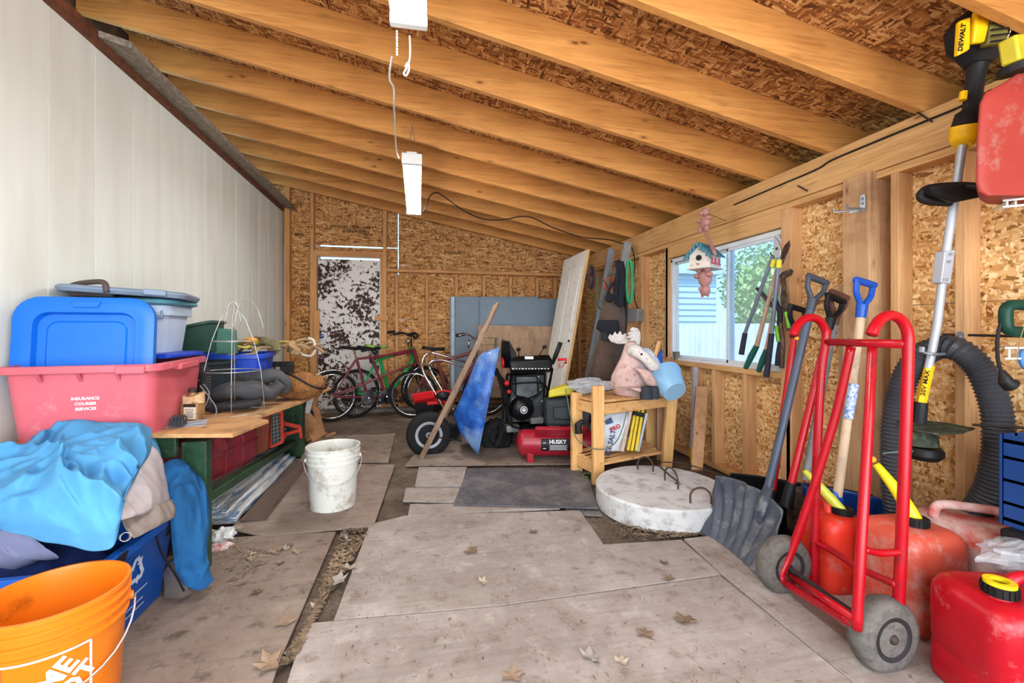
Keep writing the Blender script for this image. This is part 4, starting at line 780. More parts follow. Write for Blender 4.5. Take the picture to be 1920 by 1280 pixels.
mb = slab([(846,556,5.74),(852,556,5.74),(852,735,5.66),(846,735,5.66)], .02); solo('white_channel', mb, M('pale channel', (176, 184, 190), .5), 'pale vertical edge strip on the left garage door panel', 'trim strip')
solo('plywood_board', slab([(896,609,5.66),(1041,612,5.72),(1040,745,5.6),(896,745,5.52)], .018), wood('stained plywood board', (150, 118, 92), (190, 158, 128), 'z', .8, True, 1, (110, 84, 66)), 'brown stained plywood board leaning in front of the grey blue panels', 'board', bev=.002)
# ---- bicycles
TYRE = M('tyre rubber', (30, 29, 30), .8, 0, .15, 10, (76, 72, 68), .1); CHR = M('chrome', (196, 198, 200), .18, 1.0, .05); SADDLE = M('black vinyl', (30, 29, 32), .45)
def bike(name, label, rear, head, Lw, r, m, tandem=False, seatm=None, fender=True, basket=False, lean=0, step=False):
    t = thing(name, label, 'bicycle', rear, (lean, 0, head))
    def wheel(x, nm):
        mb = MB(); mb.tube([(x+r*.95*math.cos(a/36*6.2832), 0, r+r*.95*math.sin(a/36*6.2832)) for a in range(36)], r*.055, 8, True); w = part(nm, mb, TYRE, t, smooth=True)
        mb = MB(); mb.tube([(x+r*.87*math.cos(a/36*6.2832), 0, r+r*.87*math.sin(a/36*6.2832)) for a in range(36)], r*.03, 6, True); part('rim', mb, CHR, w, smooth=True)
        mb = MB()
        for k in range(28): a = k/28*6.2832; b = a+(.5 if k % 2 else -.5); mb.tube([(x+.02*math.cos(b), .02*(1 if k % 4 < 2 else -1), r+.02*math.sin(b)), (x+r*.86*math.cos(a), 0, r+r*.86*math.sin(a))], .0012, 3, caps=False)
        part('spokes', mb, CHR, w, kind='stuff'); mb = MB(); mb.tube([(x,-.045,r),(x,.045,r)], .02, 10); part('hub', mb, CHR, w)
    wheel(0, 'wheel'); wheel(Lw, 'wheel'); bb = V((.42*(1 if not tandem else .95), 0, r*.85)); hz = r*2+.16; hd = V((Lw-.17, 0, hz+.06)); hb = V((Lw-.12, 0, hz-.10))
    st = V((.27, 0, r*2+.13)); tr = .016; T = []
    ax = V((0,0,r)); fx = V((Lw,0,r))
    if tandem:
        bb2 = V((Lw-.52, 0, r*.85)); st2 = V((Lw-.68, 0, r*2+.13)); T = [(st,bb),(st2,bb2),(bb,bb2),(st,hd-V((0,0,.03))),(ax,hb),(ax,st),(ax,bb),(st2,hd)]
        seats = [st, st2]; cranks = [bb, bb2]
    else:
        T = [(st,bb),(bb,hb),((st-V((0,0,.03))) if not step else bb+V((0,0,.08)),hd-V((0,0,.02))),(ax,st),(ax,bb)]; seats = [st]; cranks = [bb]
    mb = MB()
    for k, (a, b) in enumerate(T):
        if a is ax:
            for s in (-.04, .04): mb.tube([a+V((0,s,0)), b+V((0,s*.4,0))], tr*.6, 8)
        else: mb.tube([a, b], tr*(1 if tandem else (1.9 if k == 1 else 1.25)), 10)
    mb.tube([hd+V((-.005,0,.02)), hb], .02, 10); part('frame', mb, m, t, smooth='auto'); mb = MB()
    for s in (-.045, .045): mb.tube([hb+V((0,s*.5,0)), hb+V((.03,s,-.06)), fx+V((0,s,0))], .010, 8)
    part('fork', mb, BLK if not tandem else m, t)
    for k, s in enumerate(seats):
        mb = MB(); mb.tube([s, s+(s-cranks[k]).normalized()*.12], .013, 8); part('seat_post', mb, CHR, t); c = s+(s-cranks[k]).normalized()*.13; mb = MB()
        mb.loft([[c+V((x, y*w, z+zz)) for y, zz in ((-1,-.012),(-.8,.012),(0,.018),(.8,.012),(1,-.012),(0,-.022))] for x, w, z in ((-.13,.02,.01),(-.12,.07,.018),(-.08,.085,.012),(0,.05,0),(.07,.024,0),(.13,.016,.0),(.14,.006,0))]); part('saddle', mb, seatm or SADDLE, t, smooth=True)
    for c in cranks:
        mb = MB(); mb.lathe([(.0,-.004),(.085,-.004),(.088,0),(.085,.004),(0,.004)], 30, Matrix.Translation(c-V((0,.05,0))) @ Matrix.Rotation(math.pi/2, 4, 'X')); mb.tube([c-V((0,.06,0)), c+V((.14,-.065,-.06))], .009, 6); mb.tube([c+V((0,.06,0)), c+V((-.14,.065,.06))], .009, 6); part('crank', mb, CHR, t)
        mb = MB(); mb.box(tuple(c+V((.14,-.10,-.06))), (.08,.07,.02)); mb.box(tuple(c+V((-.14,.10,.06))), (.08,.07,.02)); part('pedal', mb, SADDLE, t)
    def bars(c, w=.28): 
        mb = MB(); mb.tube([c-V((0,0,.10)), c], .011, 8); mb.tube(smooth_pts([c+V((-.14,-w,.05)), c+V((-.04,-w*.9,.07)), c+V((.05,-.10,.03)), c+V((.04,0,0)), c+V((.05,.10,.03)), c+V((-.04,w*.9,.07)), c+V((-.14,w,.05))], 5), .011, 8); part('handlebar', mb, CHR if not tandem else SADDLE, t, smooth=True)
        for s in (-1, 1): mb = MB(); mb.tube([c+V((-.15,s*w,.05)), c+V((-.05,s*w*.9,.07))], .016, 8); part('grip', mb, BLK, t)
    bars(hd+V((-.03,0,.14)))
    if tandem: bars(seats[1]+V((-.02,0,.05)), .2)
    if fender:
        for x in (0, Lw):
            mb = MB(); mb.loft([[V((x+(r+.022)*math.cos(a)+q*math.cos(a), y, r+(r+.022)*math.sin(a)+q*math.sin(a))) for y, q in ((-.026,-.01),(0,.004),(.026,-.01),(0,.0))] for a in [math.radians(d) for d in range(10, 200, 10)]]); part('fender', mb, CHR, t, smooth=True)
    mb = MB()
    for s in (-.012, .012): mb.tube([V((0,-.05,r+s*2.5)), cranks[0]+V((0,-.05,s*6))], .004, 5)
    part('chain', mb, M('dark steel', (60, 56, 54), .5, .6), t)
    if basket:
        b0 = hd+V((.16,0,.0)); mb = MB()
        for k in range(9):
            y = -.15+.0375*k; mb.tube([b0+V((.14,y,.16)), b0+V((.12,y*.85,-.08)), b0+V((-.10,y*.85,-.08)), b0+V((-.12,y,.16))], .002, 4)
        for z, s in ((.16,1),(.08,.95),(0,.9),(-.07,.87)): mb.tube([b0+V((x*s,y*s,z)) for x, y in ((.14,.16),(.14,-.16),(-.12,-.16),(-.12,.16))], .0025, 4, True)
        part('basket', mb, CHR, t)
    return t
def place_bike(pr, Dr, pf, Df, z=.06):
    a, b = dp(pr, 618, Dr), dp(pf, 618, Df); d = b-a; return (a.x, a.y, z), math.atan2(d.y, d.x), math.hypot(d.x, d.y)
loc, hd_, L0 = place_bike(622, 4.95, 800, 5.55); bike('tandem_bicycle', 'maroon tandem bicycle with chrome fenders parked nearest the bench end', loc, hd_, L0, .285, M('maroon enamel', (112, 30, 44), .35, 0, .1), True)
loc, hd_, L0 = place_bike(668, 5.15, 765, 5.62); loc = (loc[0], loc[1]+.0, .07)
gb = bike('bicycle', 'bright green bicycle with a yellow green saddle behind the tandem', loc, hd_, max(L0, .86), .285, M('green enamel', (22, 150, 70), .3, 0, .08), False, M('yellow green saddle cover', (150, 190, 60), .6, 0, .2, 20, (40, 90, 140), .4), False, lean=.05)
bbp = V((.42,0,.242)); hb_ = V((max(L0,.86)-.12,0,.63)); part('lettering', text_mb('MILLA', .055, frame(bbp.lerp(hb_, .55)+V((0,-.0325,0)), hb_-bbp, (-.6,0,1)), .001, bold=.001), MATS['white print'], gb)
loc, hd_, L0 = place_bike(775, 5.15, 870, 5.35); bike('bicycle', 'old bicycle with a wire basket half hidden behind the mower', (loc[0], loc[1], .06), hd_-.2, .85, .28, M('dark red enamel', (110, 44, 42), .4), False, basket=True, fender=False)
# ---- red mower behind the wheelbarrow
RED = M('bright red plastic', (204, 28, 36), .35, 0, .08, 4); t = thing('lawn_mower', 'red lawn mower with folded chrome handle behind the wheelbarrow wheel', 'mower', tuple(fl(812,812)), world=True)
c = dp(795,742,4.3); mb = MB(); mb.loft([[dp(x,y,D) for x, y, D in q] for q in ([(772,738,4.2),(812,732,4.1),(815,745,4.1),(776,752,4.2)], [(776,742,4.5),(815,735,4.45),(818,770,4.45),(780,775,4.5)])]); part('front_cowl', mb, RED, t, bev=.01)
mb = slab([(776,748,4.25),(812,742,4.2),(812,776,4.2),(779,782,4.25)], .3); part('intake', mb, M('black plastic', (26, 26, 28), .45), t, bev=.008)
mb = MB(); q = dp(832,745,4.3); mb.ball(q, .12, 18, 10, None, (1.05,1.1,.62)); part('engine_cover', mb, RED, t, smooth=True); mb = MB(); mb.ball(dp(832,742,4.17), .075, 16, 8, None, (1,.6,.6)); part('recoil_cover', mb, MATS['black plastic'], t, smooth=True)
mb = slab([(800,745,4.2),(850,742,4.2),(850,756,4.2),(800,760,4.2)], .32); part('deck', mb, RED, t, bev=.01)
mb = MB(); mb.tube(smooth_pts([dp(835,770,4.1), dp(812,730,4.2), dp(795,700,4.3), dp(792,678,4.35), dp(800,664,4.4), dp(815,662,4.4), dp(850,672,4.45), dp(880,680,4.5)], 6), .012, 8); mb.tube(smooth_pts([dp(852,770,4.3), dp(828,730,4.4), dp(808,695,4.5), dp(806,680,4.5), dp(830,675,4.55), dp(870,688,4.6)], 6), .012, 8); part('handle', mb, CHR, t, smooth=True)
for a, b in ((785,800),(845,798)): 
    cc = dp(a, 0, 4.3); mb = MB(); mb.lathe([(.03,-.02),(.085,-.02),(.09,0),(.085,.02),(.03,.02)], 20, Matrix.Translation((cc.x, cc.y, .092)) @ Matrix.Rotation(math.pi/2, 4, 'X')); part('wheel', mb, TYRE, t)
# ---- wheelbarrow stood on end
t = thing('wheelbarrow', 'blue steel wheelbarrow stood on end with its wheel towards the bikes', 'wheelbarrow', tuple(fl(850,850)), world=True)
def WBm():
    q = NT('scuffed blue enamel', .4, .0, .5); v = q.co(rnd=False); n = q.noise(v, 7, 8, .72).outputs[0]; b = q.noise(v, 2.5, 4, .6).outputs[0]
    c = q.ramp(n, [(.35, (16, 54, 120)), (.55, (34, 92, 176)), (.72, (86, 140, 200))]); c = q.mix(q.rmap(b, .48, .66, 0, .65), c, lin((150, 178, 200))); c = q.mix(q.rmap(n, .68, .74, 0, .6), c, lin((110, 96, 76))); return q.out(c, n, .2, .004)
WB = WBm()
rim = [dp(936,650,3.60), dp(895,852,3.62), dp(896,828,4.25), dp(932,668,4.3)]
def edge_(A, n=8): 
    out = []
    for i in range(4):
        a, b = V(A[i]), V(A[(i+1) % 4]); out += [a.lerp(b, .06), a.lerp(b, .5), a.lerp(b, .94)]
    return out
base = [dp(897,668,3.78), dp(850,780,3.80), dp(856,778,4.10), dp(900,676,4.12)]
mid = [rim[i].lerp(base[i], .55)+V((-.035,0,0)) for i in range(4)]
ro, mo, bo = edge_(rim), edge_(mid), edge_(base); cen = sum(rim, V())/4; ins = [p.lerp(cen, .012)+V((.004,0,0)) for p in ro]
mb = MB(); mb.loft([ro, mo, bo]); mb.f.pop(); mb.f.pop(-1) if False else None
tray = MB(); n_r = 12; tray.loft([ro, mo, bo], (False, True)); part('tray', tray, WB, t, solid=.004, smooth='auto', bev=0)
mb = MB(); mb.tube(ro, .009, 8, True); part('rolled_rim', mb, WB, t, smooth=True)
def wheel_y(par, c, r, w, tyre, hubm, nm='wheel', rot=None, lugs=0):
    m_ = Matrix.Translation(c) @ (rot or Matrix.Rotation(math.pi/2, 4, 'X')); mb = MB(); mb.lathe([(r*.55,-w*.42),(r*.75,-w*.5),(r*.92,-w*.42),(r,-w*.2),(r,w*.2),(r*.92,w*.42),(r*.75,w*.5),(r*.55,w*.42)], 36, m_)
    wl_ = part(nm, mb, tyre, par, smooth=True); mb = MB(); mb.lathe([(0,-w*.46),(r*.12,-w*.46),(r*.16,-w*.36),(r*.42,-w*.36),(r*.52,-w*.47),(r*.60,-w*.47),(r*.60,w*.47),(r*.52,w*.47),(r*.42,w*.36),(r*.16,w*.36),(r*.12,w*.46),(0,w*.46)], 28, m_); part('hub', mb, hubm, wl_, smooth='auto')
    if lugs:
        mb = MB()
        for k in range(lugs):
            a = k/lugs*6.2832
            for s in (-1, 1): mb.box((r*math.cos(a+s*.05), r*math.sin(a+s*.05), s*w*.22), (.02,.012,w*.42), (0,0,a), m_)
        part('lugs', mb, tyre, wl_, kind='stuff')
    return wl_
wc = dp(804, 813.5, 3.86); wheel_y(t, wc, .196, .10, TYRE, M('dull grey hub', (150, 152, 156), .5, .3))
mb = MB(); mb.tube([wc+V((0,-.09,0)), wc+V((0,.09,0))], .01, 8); mb.tube([wc+V((0,.08,0)), dp(880,790,3.9), dp(905,800,3.8)], .014, 8); mb.tube([wc+V((0,-.08,0)), dp(866,826,3.7)], .006, 6); part('axle_brace', mb, M('black plastic', (26,26,28), .45), t)
HND = wood('weathered handle wood', (118, 92, 72), (156, 128, 104), 'z', .8, True, 1, (90, 70, 56))
for a, b in (((788,862,3.68),(934,568,3.98)),((806,840,3.98),(929,572,4.15))):
    mb = MB(); P_, Q_ = dp(*a), dp(*b); mb.bar(P_, P_.lerp(Q_, .8), .042, .036, (0,1,0)); mb.tube([P_.lerp(Q_, .79), P_.lerp(Q_, .84), Q_], [.024,.019,.017], 10); part('handle', mb, HND, t, bev=.003)
# ---- snow blower
BK = M('black enamel', (14, 14, 16), .3, 0, .15, 8, (60, 58, 56), .02); t = thing('snow_blower', 'black snow blower with red levers between the wheelbarrow and leaning white door', 'snow blower', tuple(fl(985,832)), world=True)
mb = slab([(955,677,3.95),(1036,672,3.95),(1034,694,3.92),(957,696,3.92)], .12); part('dashboard', mb, BK, t, bev=.012)
mb = slab([(962,667,4.02),(1030,664,4.02),(1036,674,3.94),(955,679,3.94)], .10); part('dashboard_top', mb, BK, t, bev=.01)
mb = slab([(984,668,3.93),(1000,668,3.93),(1000,673,3.925),(984,673,3.925)], .002); part('warning_label', mb, MATS['white print'], t)
mb = MB()
for k in range(12): p = dp(962+k*6, 691, 3.905); mb.box(tuple(p), (.012 if k % 3 else .02, .002, .008))
part('dash_print', mb, MATS['white print'], t)
mb = MB(); mb.loft([[dp(x,y,D) for x, y, D in ((948,700,4.2),(1024,698,4.2),(1020,790,4.1),(950,796,4.1))], [dp(x,y,D) for x, y, D in ((950,698,4.6),(1026,696,4.6),(1024,800,4.6),(952,800,4.6))]]); part('engine_body', mb, BK, t, bev=.02)
c = dp(979,766,4.0); rx = Matrix.Translation(c) @ Matrix.Rotation(math.pi/2, 4, 'X'); mb = MB(); mb.lathe([(.108,-.05),(.112,.0),(.10,.04),(.07,.06),(.04,.065),(0,.065)], 32, rx); sh = part('recoil_housing', mb, BK, t, smooth='auto')
mb = MB(); mb.lathe([(0,0),(.018,.0),(.018,.004),(0,.004)], 24, Matrix.Translation(c+V((0,-.066,0))) @ Matrix.Rotation(math.pi/2, 4, 'X')); mb.lathe([(.026,0),(.034,.0),(.034,.004),(.026,.004)], 24, Matrix.Translation(c+V((0,-.066,0))) @ Matrix.Rotation(math.pi/2, 4, 'X'), ring=True); part('round_emblem', mb, M('silver emblem', (214,214,214), .4, .1), sh)
rb = random.Random(2)
for bx_2, by_2 in ((958,712),(1010,706),(1014,730),(1016,752),(962,748),(970,725),(1000,742),(1004,724)): mb = MB(); mb.ball(dp(bx_2, by_2, 4.08), .009, 8, 5); part('bolt', mb, MATS['silver emblem'], t)
mb = slab([(966,704,4.07),(1008,704,4.07),(1010,740,4.05),(990,748,4.05),(966,742,4.06)], .04); part('belt_cover', mb, M('satin black steel', (26,26,30), .35, .2, .1), t, bev=.012)
mb = MB(); mb.tube(smooth_pts([dp(1012,712,4.0), dp(1018,728,3.98), dp(1008,742,3.97), dp(996,752,3.97)], 5), .006, 6); mb.tube(smooth_pts([dp(965,706,4.0), dp(958,722,3.98), dp(966,738,3.97)], 5), .006, 6); part('fuel_line', mb, BLK, t, smooth=True)
mb = MB()
for k in range(16): a = k/16*6.2832; mb.box((.085*math.cos(a), .085*math.sin(a), .045), (.02,.006,.01), (0,0,a), rx)
part('vent_fins', mb, MATS['black plastic'], sh)
mb = MB(); mb.loft([[dp(x,y,D) for x, y, D in q] for q in ([(939,665,4.1),(958,668,4.0),(960,690,4.0),(942,690,4.1)], [(940,640,4.15),(955,640,4.05),(968,668,4.0),(942,680,4.1)], [(942,636,4.3),(956,640,4.3),(970,664,4.3),(944,676,4.3)])]); part('chute', mb, BK, t, bev=.01)
for (a, b) in (((973,668,4.0),(972,655,3.98)),((1010,668,4.0),(1021,650,3.98))):
    mb = MB(); mb.tube([dp(*a), dp(*b)], .005, 6); mb.ball(dp(*b), .022, 12, 8, None, (1,1,.8)); part('control_knob', mb, M('black plastic', (26,26,28), .45), t, smooth=True)
mb = MB(); mb.tube([dp(1036,682,3.9), dp(1041,668,3.88), dp(1051,642,3.85)], [.014,.021,.022], 10); part('grip', mb, BLK, t, smooth=True)
for pts in ([(1046,674,3.85),(1062,673,3.83),(1060,681,3.84)], [(941,671,3.88),(943,678,3.87),(943,688,3.87)]):
    mb = MB(); mb.tube([dp(*q) for q in pts], .013, 8); part('red_lever', mb, RED, t, 'red lever', smooth=True)
mb = MB(); mb.tube([dp(x,y,3.84) for x, y in ((1047,680),(1049,688),(1056,687),(1058,680))], .004, 6); part('lever_loop', mb, RED, t)
mb = MB(); mb.tube([dp(1036,690,3.95), dp(1026,740,4.0), dp(1020,790,4.1)], .012, 8); mb.tube([dp(960,694,3.95), dp(955,740,4.1), dp(952,790,4.2)], .012, 8)
mb.tube(smooth_pts([dp(942,745,3.9), dp(950,770,3.85), dp(958,795,3.82), dp(968,801,3.8), dp(1000,803,3.8), dp(1018,798,3.82)], 5), .010, 8); mb.tube(smooth_pts([dp(948,728,3.95), dp(960,720,3.92), dp(1010,717,3.92), dp(1024,724,3.95), dp(1026,735,3.97)], 5), .008, 8); part('tube_frame', mb, BK, t, smooth='auto')
wheel_y(t, dp(931,816,4.08)+V((0,0,0)), .155, .11, TYRE, BK, lugs=16); wheel_y(t, dp(1000,812,4.35), .155, .11, TYRE, BK, lugs=16)
mb = MB(); mb.lohi(tuple(dp(996,795,3.95)), tuple(dp(1012,778,4.1))); part('carburettor_box', mb, M('grey metal', (150,150,152), .5, .4), t, bev=.004)
mb = MB(); q = dp(960,802,3.9); mb.box(tuple(q), (.12,.1,.06)); part('gearbox', mb, M('dirty aluminium', (130,130,126), .5, .5, .3), t, bev=.008)
mb = MB(); q0 = dp(950,718,3.9); mb.ball(q0, .026, 10, 6); mb.ball(dp(954,734,3.88), .02, 10, 6); part('primer_bulb', mb, RED, t, smooth=True)
solo('black_tarp', (lambda m_: m_.grid(14, 24, lambda u, w: dp(926+30*w*(1-w)*2+22*u*(.3+w), 690+(150*w), 3.95+.1*u+.03*noise.noise(V((u*4, w*6, 0))))))(MB()), M('black tarp', (30, 29, 31), .6), 'black tarpaulin stuffed upright between the wheelbarrow tray and snow blower', 'tarp', solid=.006, smooth=True)
# ---- compressor
CRD = M('compressor red', (170, 22, 44), .35, 0, .12, 5, (110, 60, 60), .35); c0 = dp(968, 829, 3.66); c1 = dp(1116, 829, 3.66); t = thing('air_compressor', 'red tank air compressor lying behind the wooden stand', 'compressor', tuple(fl(1040,868)), world=True)
ax_ = (c1-c0).normalized(); Lc = (c1-c0).length; rm = frame(c0, V((0,0,1)), ax_.cross(V((0,0,1)))) ; rm = Matrix.Translation(c0) @ ax_.to_track_quat('Z', 'Y').to_matrix().to_4x4(); r_ = .108; mb = MB(); mb.lathe([(0,0)]+[(r_*math.sin(a*math.pi/12), .05-.05*math.cos(a*math.pi/12)) for a in range(1,6)]+[(r_,.06),(r_,Lc-.06)]+[(r_*math.cos(a*math.pi/12), Lc-.05+.05*math.sin(a*math.pi/12)) for a in range(1,6)]+[(0,Lc)], 32, rm); part('tank', mb, CRD, t, smooth='auto')
for px_ in (994, 1085): mb = MB(); p = dp(px_, 868, 3.6); mb.lohi((p.x-.028,p.y-.02,.012),(p.x+.028,p.y+.12,.09)); part('foot', mb, CRD, t, bev=.006); mb = MB(); mb.lohi((p.x-.025,p.y-.018,0),(p.x+.025,p.y+.1,.014)); part('rubber_foot', mb, BLK, t)
fwd = V((S_, C_, 0)); rgt = V((C_, -S_, 0)); dc = dp(1050,826,3.447); bend = MB(); dm = frame(dc, rgt, V((0,0,1))); mb = MB()
def bendmb(g, z0=.001):
    o = MB()
    for v in g.v: a = v.y/.109; o.v.append(c0.lerp(c1, .5)+rgt*(v.x-.012)+V((0,0,1))*(.110+v.z)*math.sin(a)-fwd*(.110+v.z)*math.cos(a))
    o.f = g.f; return o
k_ = MB()
for j in range(8): k_.box((0, -.045+.0129*(j+.5), 0), (.235,.0131,.0008))
dl = part('decal', bendmb(k_), M('black decal', (26,24,26), .4), t); k_ = text_mb('HUSKY', .044, Matrix.Translation((.018,.030,.001)), .0005, bold=.0012)
part('lettering', bendmb(k_), MATS['white print'], dl); k_ = MB()
for j in range(5): k_.box((.022, .002-.009*j, .0012), (.15-.02*(j % 2),.003,.0006))
k_.box((-.09,.0,.0012), (.025,.05,.0006)); part('print_lines', bendmb(k_), MATS['white print'], dl)
mb = slab([(1021,748,3.5),(1072,744,3.5),(1074,799,3.48),(1022,798,3.48)], .24); part('motor_shroud', mb, M('charcoal green plastic', (34, 39, 40), .5, 0, .1), t, bev=.02); mb = slab([(1036,762,3.49),(1074,760,3.49),(1074,788,3.47),(1038,786,3.47)], .02); part('shroud_vent', mb, M('charcoal green plastic', (34,39,40), .5), t, bev=.012)
mb = slab([(1004,799,3.5),(1100,799,3.5),(1100,805,3.48),(1004,805,3.48)], .2); part('mounting_plate', mb, CRD, t, bev=.003)
solo('yellow_bag', (lambda m_: m_.loft([[dp(x,y,D) for x, y, D in q] for q in ([(1028,746,3.5),(1050,742,3.5),(1076,740,3.5),(1076,726,3.5),(1060,723,3.5),(1029,732,3.5)], [(1030,742,3.7),(1050,740,3.7),(1074,738,3.7),(1072,722,3.7),(1056,720,3.7),(1032,728,3.7)])]))(MB()), M('yellow vinyl', (206, 190, 30), .45, 0, .15), 'yellow folded vinyl bag on top of the compressor shroud', 'bag', bev=.012)
# ================================================================ CENTRE RIGHT: DOOR, LADDER, WADERS, STAND
DW = M('dusty white door paint', (238, 236, 228), .5, 0, .06, 5, (170, 160, 140), .2)
t = thing('panel_door', 'white panel door leaning against the right wall between snow blower and ladder', 'door', (1.6, 4.8, 0), world=True)
Db, Dt = V((1.45, 4.42, .012)), V((1.80, 4.42, 1.97)); up_ = (Dt-Db).normalized(); out_ = V((-up_.z, 0, up_.x))
def dpt(y, z, o=0): return Db+V((0,y,0))+up_*z+out_*o
def dslab(y0, y1, z0, z1, o0, o1): mb = MB(); return mb.hull([dpt(y0,z0,o0),dpt(y1,z0,o0),dpt(y1,z1,o0),dpt(y0,z1,o0)], [dpt(y0,z0,o1),dpt(y1,z0,o1),dpt(y1,z1,o1),dpt(y0,z1,o1)])
part('slab', dslab(0,.76,0,1.98,-.018,.012), DW, t, bev=.002)
for (a, b) in ((.10,.34),(.42,.66)):
    for (c, d) in ((.15,.75),(.95,1.80)): part('raised_panel', dslab(a,b,c,d,.012,.018), DW, t, bev=.005); 
part('edge_strip', dslab(-.004,.0,0,1.98,-.018,.012), wood('raw door edge', (196,150,96), (224,182,126), 'z', .7, False), t)
mb = MB(); c = dpt(.07,.98,.02); mb.ball(c, .014, 8, 6); part('latch_hole', mb, BLK, t)
ALU = M('dull aluminium', (168, 176, 180), .42, .45, .1, 8)
t = thing('aluminium_ladder', 'tall aluminium ladder standing behind the white panel door', 'ladder', (1.95, 4.4, 0), world=True)
for y in (4.28, 4.68):
    mb = MB(); mb.bar((1.80, y, .01), (2.19, y, 2.03), .028, .085, (1,0,0)); part('rail', mb, ALU, t, bev=.003)
for k in range(6):
    f = (k+.6)/6.6; mb = MB(); mb.tube([(1.80+.39*f, 4.28, .01+2.02*f), (1.80+.39*f, 4.68, .01+2.02*f)], .016, 8); part('rung', mb, ALU, t)
for (x, y, z1, w, lb) in ((1.66,4.22,1.35,.045,'shorter grey metal track leaning beside the white door edge'),(1.74,4.12,1.48,.03,'narrow pale metal rail leaning in front of the ladder')):
    mb = MB(); mb.bar((x, y, .01), (x+.24, y, z1), w*.6, w, (1,0,0)); solo('metal_track', mb, M('grey blue track metal', (120, 138, 146), .45, .4, .1), lb, 'metal rail', bev=.002)
WAD = M('brown neoprene', (84, 66, 56), .85, 0, .15, 6, (60, 48, 44), .3); BW = M('black webbing', (34, 34, 40), .8)
t = thing('chest_waders', 'brown chest waders with black straps hanging in the corner above the moose', 'waders', tuple(dp(1140,715,3.95)), world=True)
def flatloft(rows, ov, n=16):
    L = []
    for (px, py, w, D, k) in rows:
        c = dp(px, py, D); r = w*D/FPX/2; L.append([c+rgt*(r*math.cos(a/n*6.2832))+fwd*(r*k*math.sin(a/n*6.2832)) for a in range(n)])
    mb = MB(); return mb.loft(L)
part('body', flatloft([(1150,566,34,3.95,.5),(1152,580,40,3.95,.5),(1150,600,46,3.95,.5),(1147,630,48,3.95,.5),(1146,650,52,3.93,.55),(1142,672,56,3.92,.55),(1138,700,58,3.9,.5),(1136,722,50,3.9,.5)], .5), WAD, t, smooth=True)
part('leg', flatloft([(1134,640,26,3.98,.6),(1124,665,24,3.98,.6),(1117,690,24,3.98,.6),(1111,722,24,3.98,.6)], .5), WAD, t, smooth=True)
part('arm_panel', flatloft([(1135,566,8,3.95,.6),(1133,585,14,3.95,.6),(1128,606,14,3.95,.6)], .5), WAD, t, smooth=True)
mb = slab([(1122,600,3.86),(1160,600,3.84),(1164,622,3.84),(1140,632,3.84),(1118,616,3.86)], .05); part('waist_belt', mb, BW, t, bev=.01)
mb = slab([(1128,620,3.83),(1150,630,3.82),(1148,640,3.82),(1128,638,3.84)], .03); part('buckle', mb, BLK, t, bev=.004)
for pts, w in (([(1158,488),(1160,510),(1155,540),(1158,570)], 12),([(1164,490),(1168,515),(1166,545),(1163,575)], 12),([(1140,550),(1146,535),(1152,528)], 14)):
    mb = MB(); mb.tube(smooth_pts([dp(x,y,3.9) for x, y in pts], 4), w*3.9/FPX/2, 8, ov=.35); part('shoulder_strap', mb, BW, t, smooth=True)
mb = MB(); mb.ball(dp(1143,558,3.88), .045, 12, 8, None, (1.1,.7,.9)); part('pouch', mb, BW, t, smooth=True)
GH = M('green garden hose', (44, 150, 92), .45, 0, .1)
def coil(name, label, cat, px, py, w, h, D, n, r, m, jx=.02, seed=1):
    rr = random.Random(seed); c = dp(px, py, D); mb = MB(); W_, H2 = w*D/FPX/2, h*D/FPX/2
    for k in range(n):
        ox, oy = rr.uniform(-jx, jx), rr.uniform(-jx, jx); mb.tube([c+rgt*((W_+ox)*math.cos(a/28*6.2832)+ox)+V((0,0,1))*((H2+oy)*math.sin(a/28*6.2832)+abs(oy))+fwd*(k*r*1.6+.006*math.sin(a)) for a in range(28)], r, 7, True)
    return solo(name, mb, m, label, cat, smooth=True)
coil('garden_hose', 'green garden hose coil hanging beside the black cables in the corner', 'hose', 1181, 528, 12, 80, 3.95, 3, .011, GH, .006)
coil('black_cable_coil', 'long black cables hanging in loops between the waders and green hose', 'cable', 1170, 568, 12, 130, 3.98, 5, .006, BLK, .012, 3)
coil('green_cord_coil', 'thin green cord loop hanging left of the black straps', 'cord', 1128, 553, 22, 52, 4.1, 3, .005, M('dark green cord', (34, 92, 60), .5), .008, 5)
coil('red_cord_coil', 'small red cord loops hung above the waders', 'cord', 1142, 532, 16, 22, 4.05, 3, .005, M('red cord', (206, 60, 40), .5), .006, 7)
coil('dark_rope_coil', 'dark purple rope loops hanging behind the ladder top', 'rope', 1110, 520, 10, 42, 4.35, 4, .009, M('dark rope', (64, 52, 64), .8), .006, 9)
t = thing('outlet_box', 'grey metal outlet box screwed to the stud under the black cable', 'electrical box', tuple(onX(1193,602,XR-.04)), world=True)
a, b = onX(1183,603,XR-.03), onX(1203,579,XR-.03); mb = MB(); mb.lohi((XR-.07, b.y, a.z), (XR-.001, a.y, b.z)); part('box', mb, M('grey metal', (150,150,152), .5, .4), t, bev=.004)
mb = MB(); mb.lohi((XR-.075, b.y-.003, a.z-.003), (XR-.069, a.y+.003, b.z+.003)); part('cover_plate', mb, M('light grey metal', (176,178,182), .45, .4), t, bev=.002)
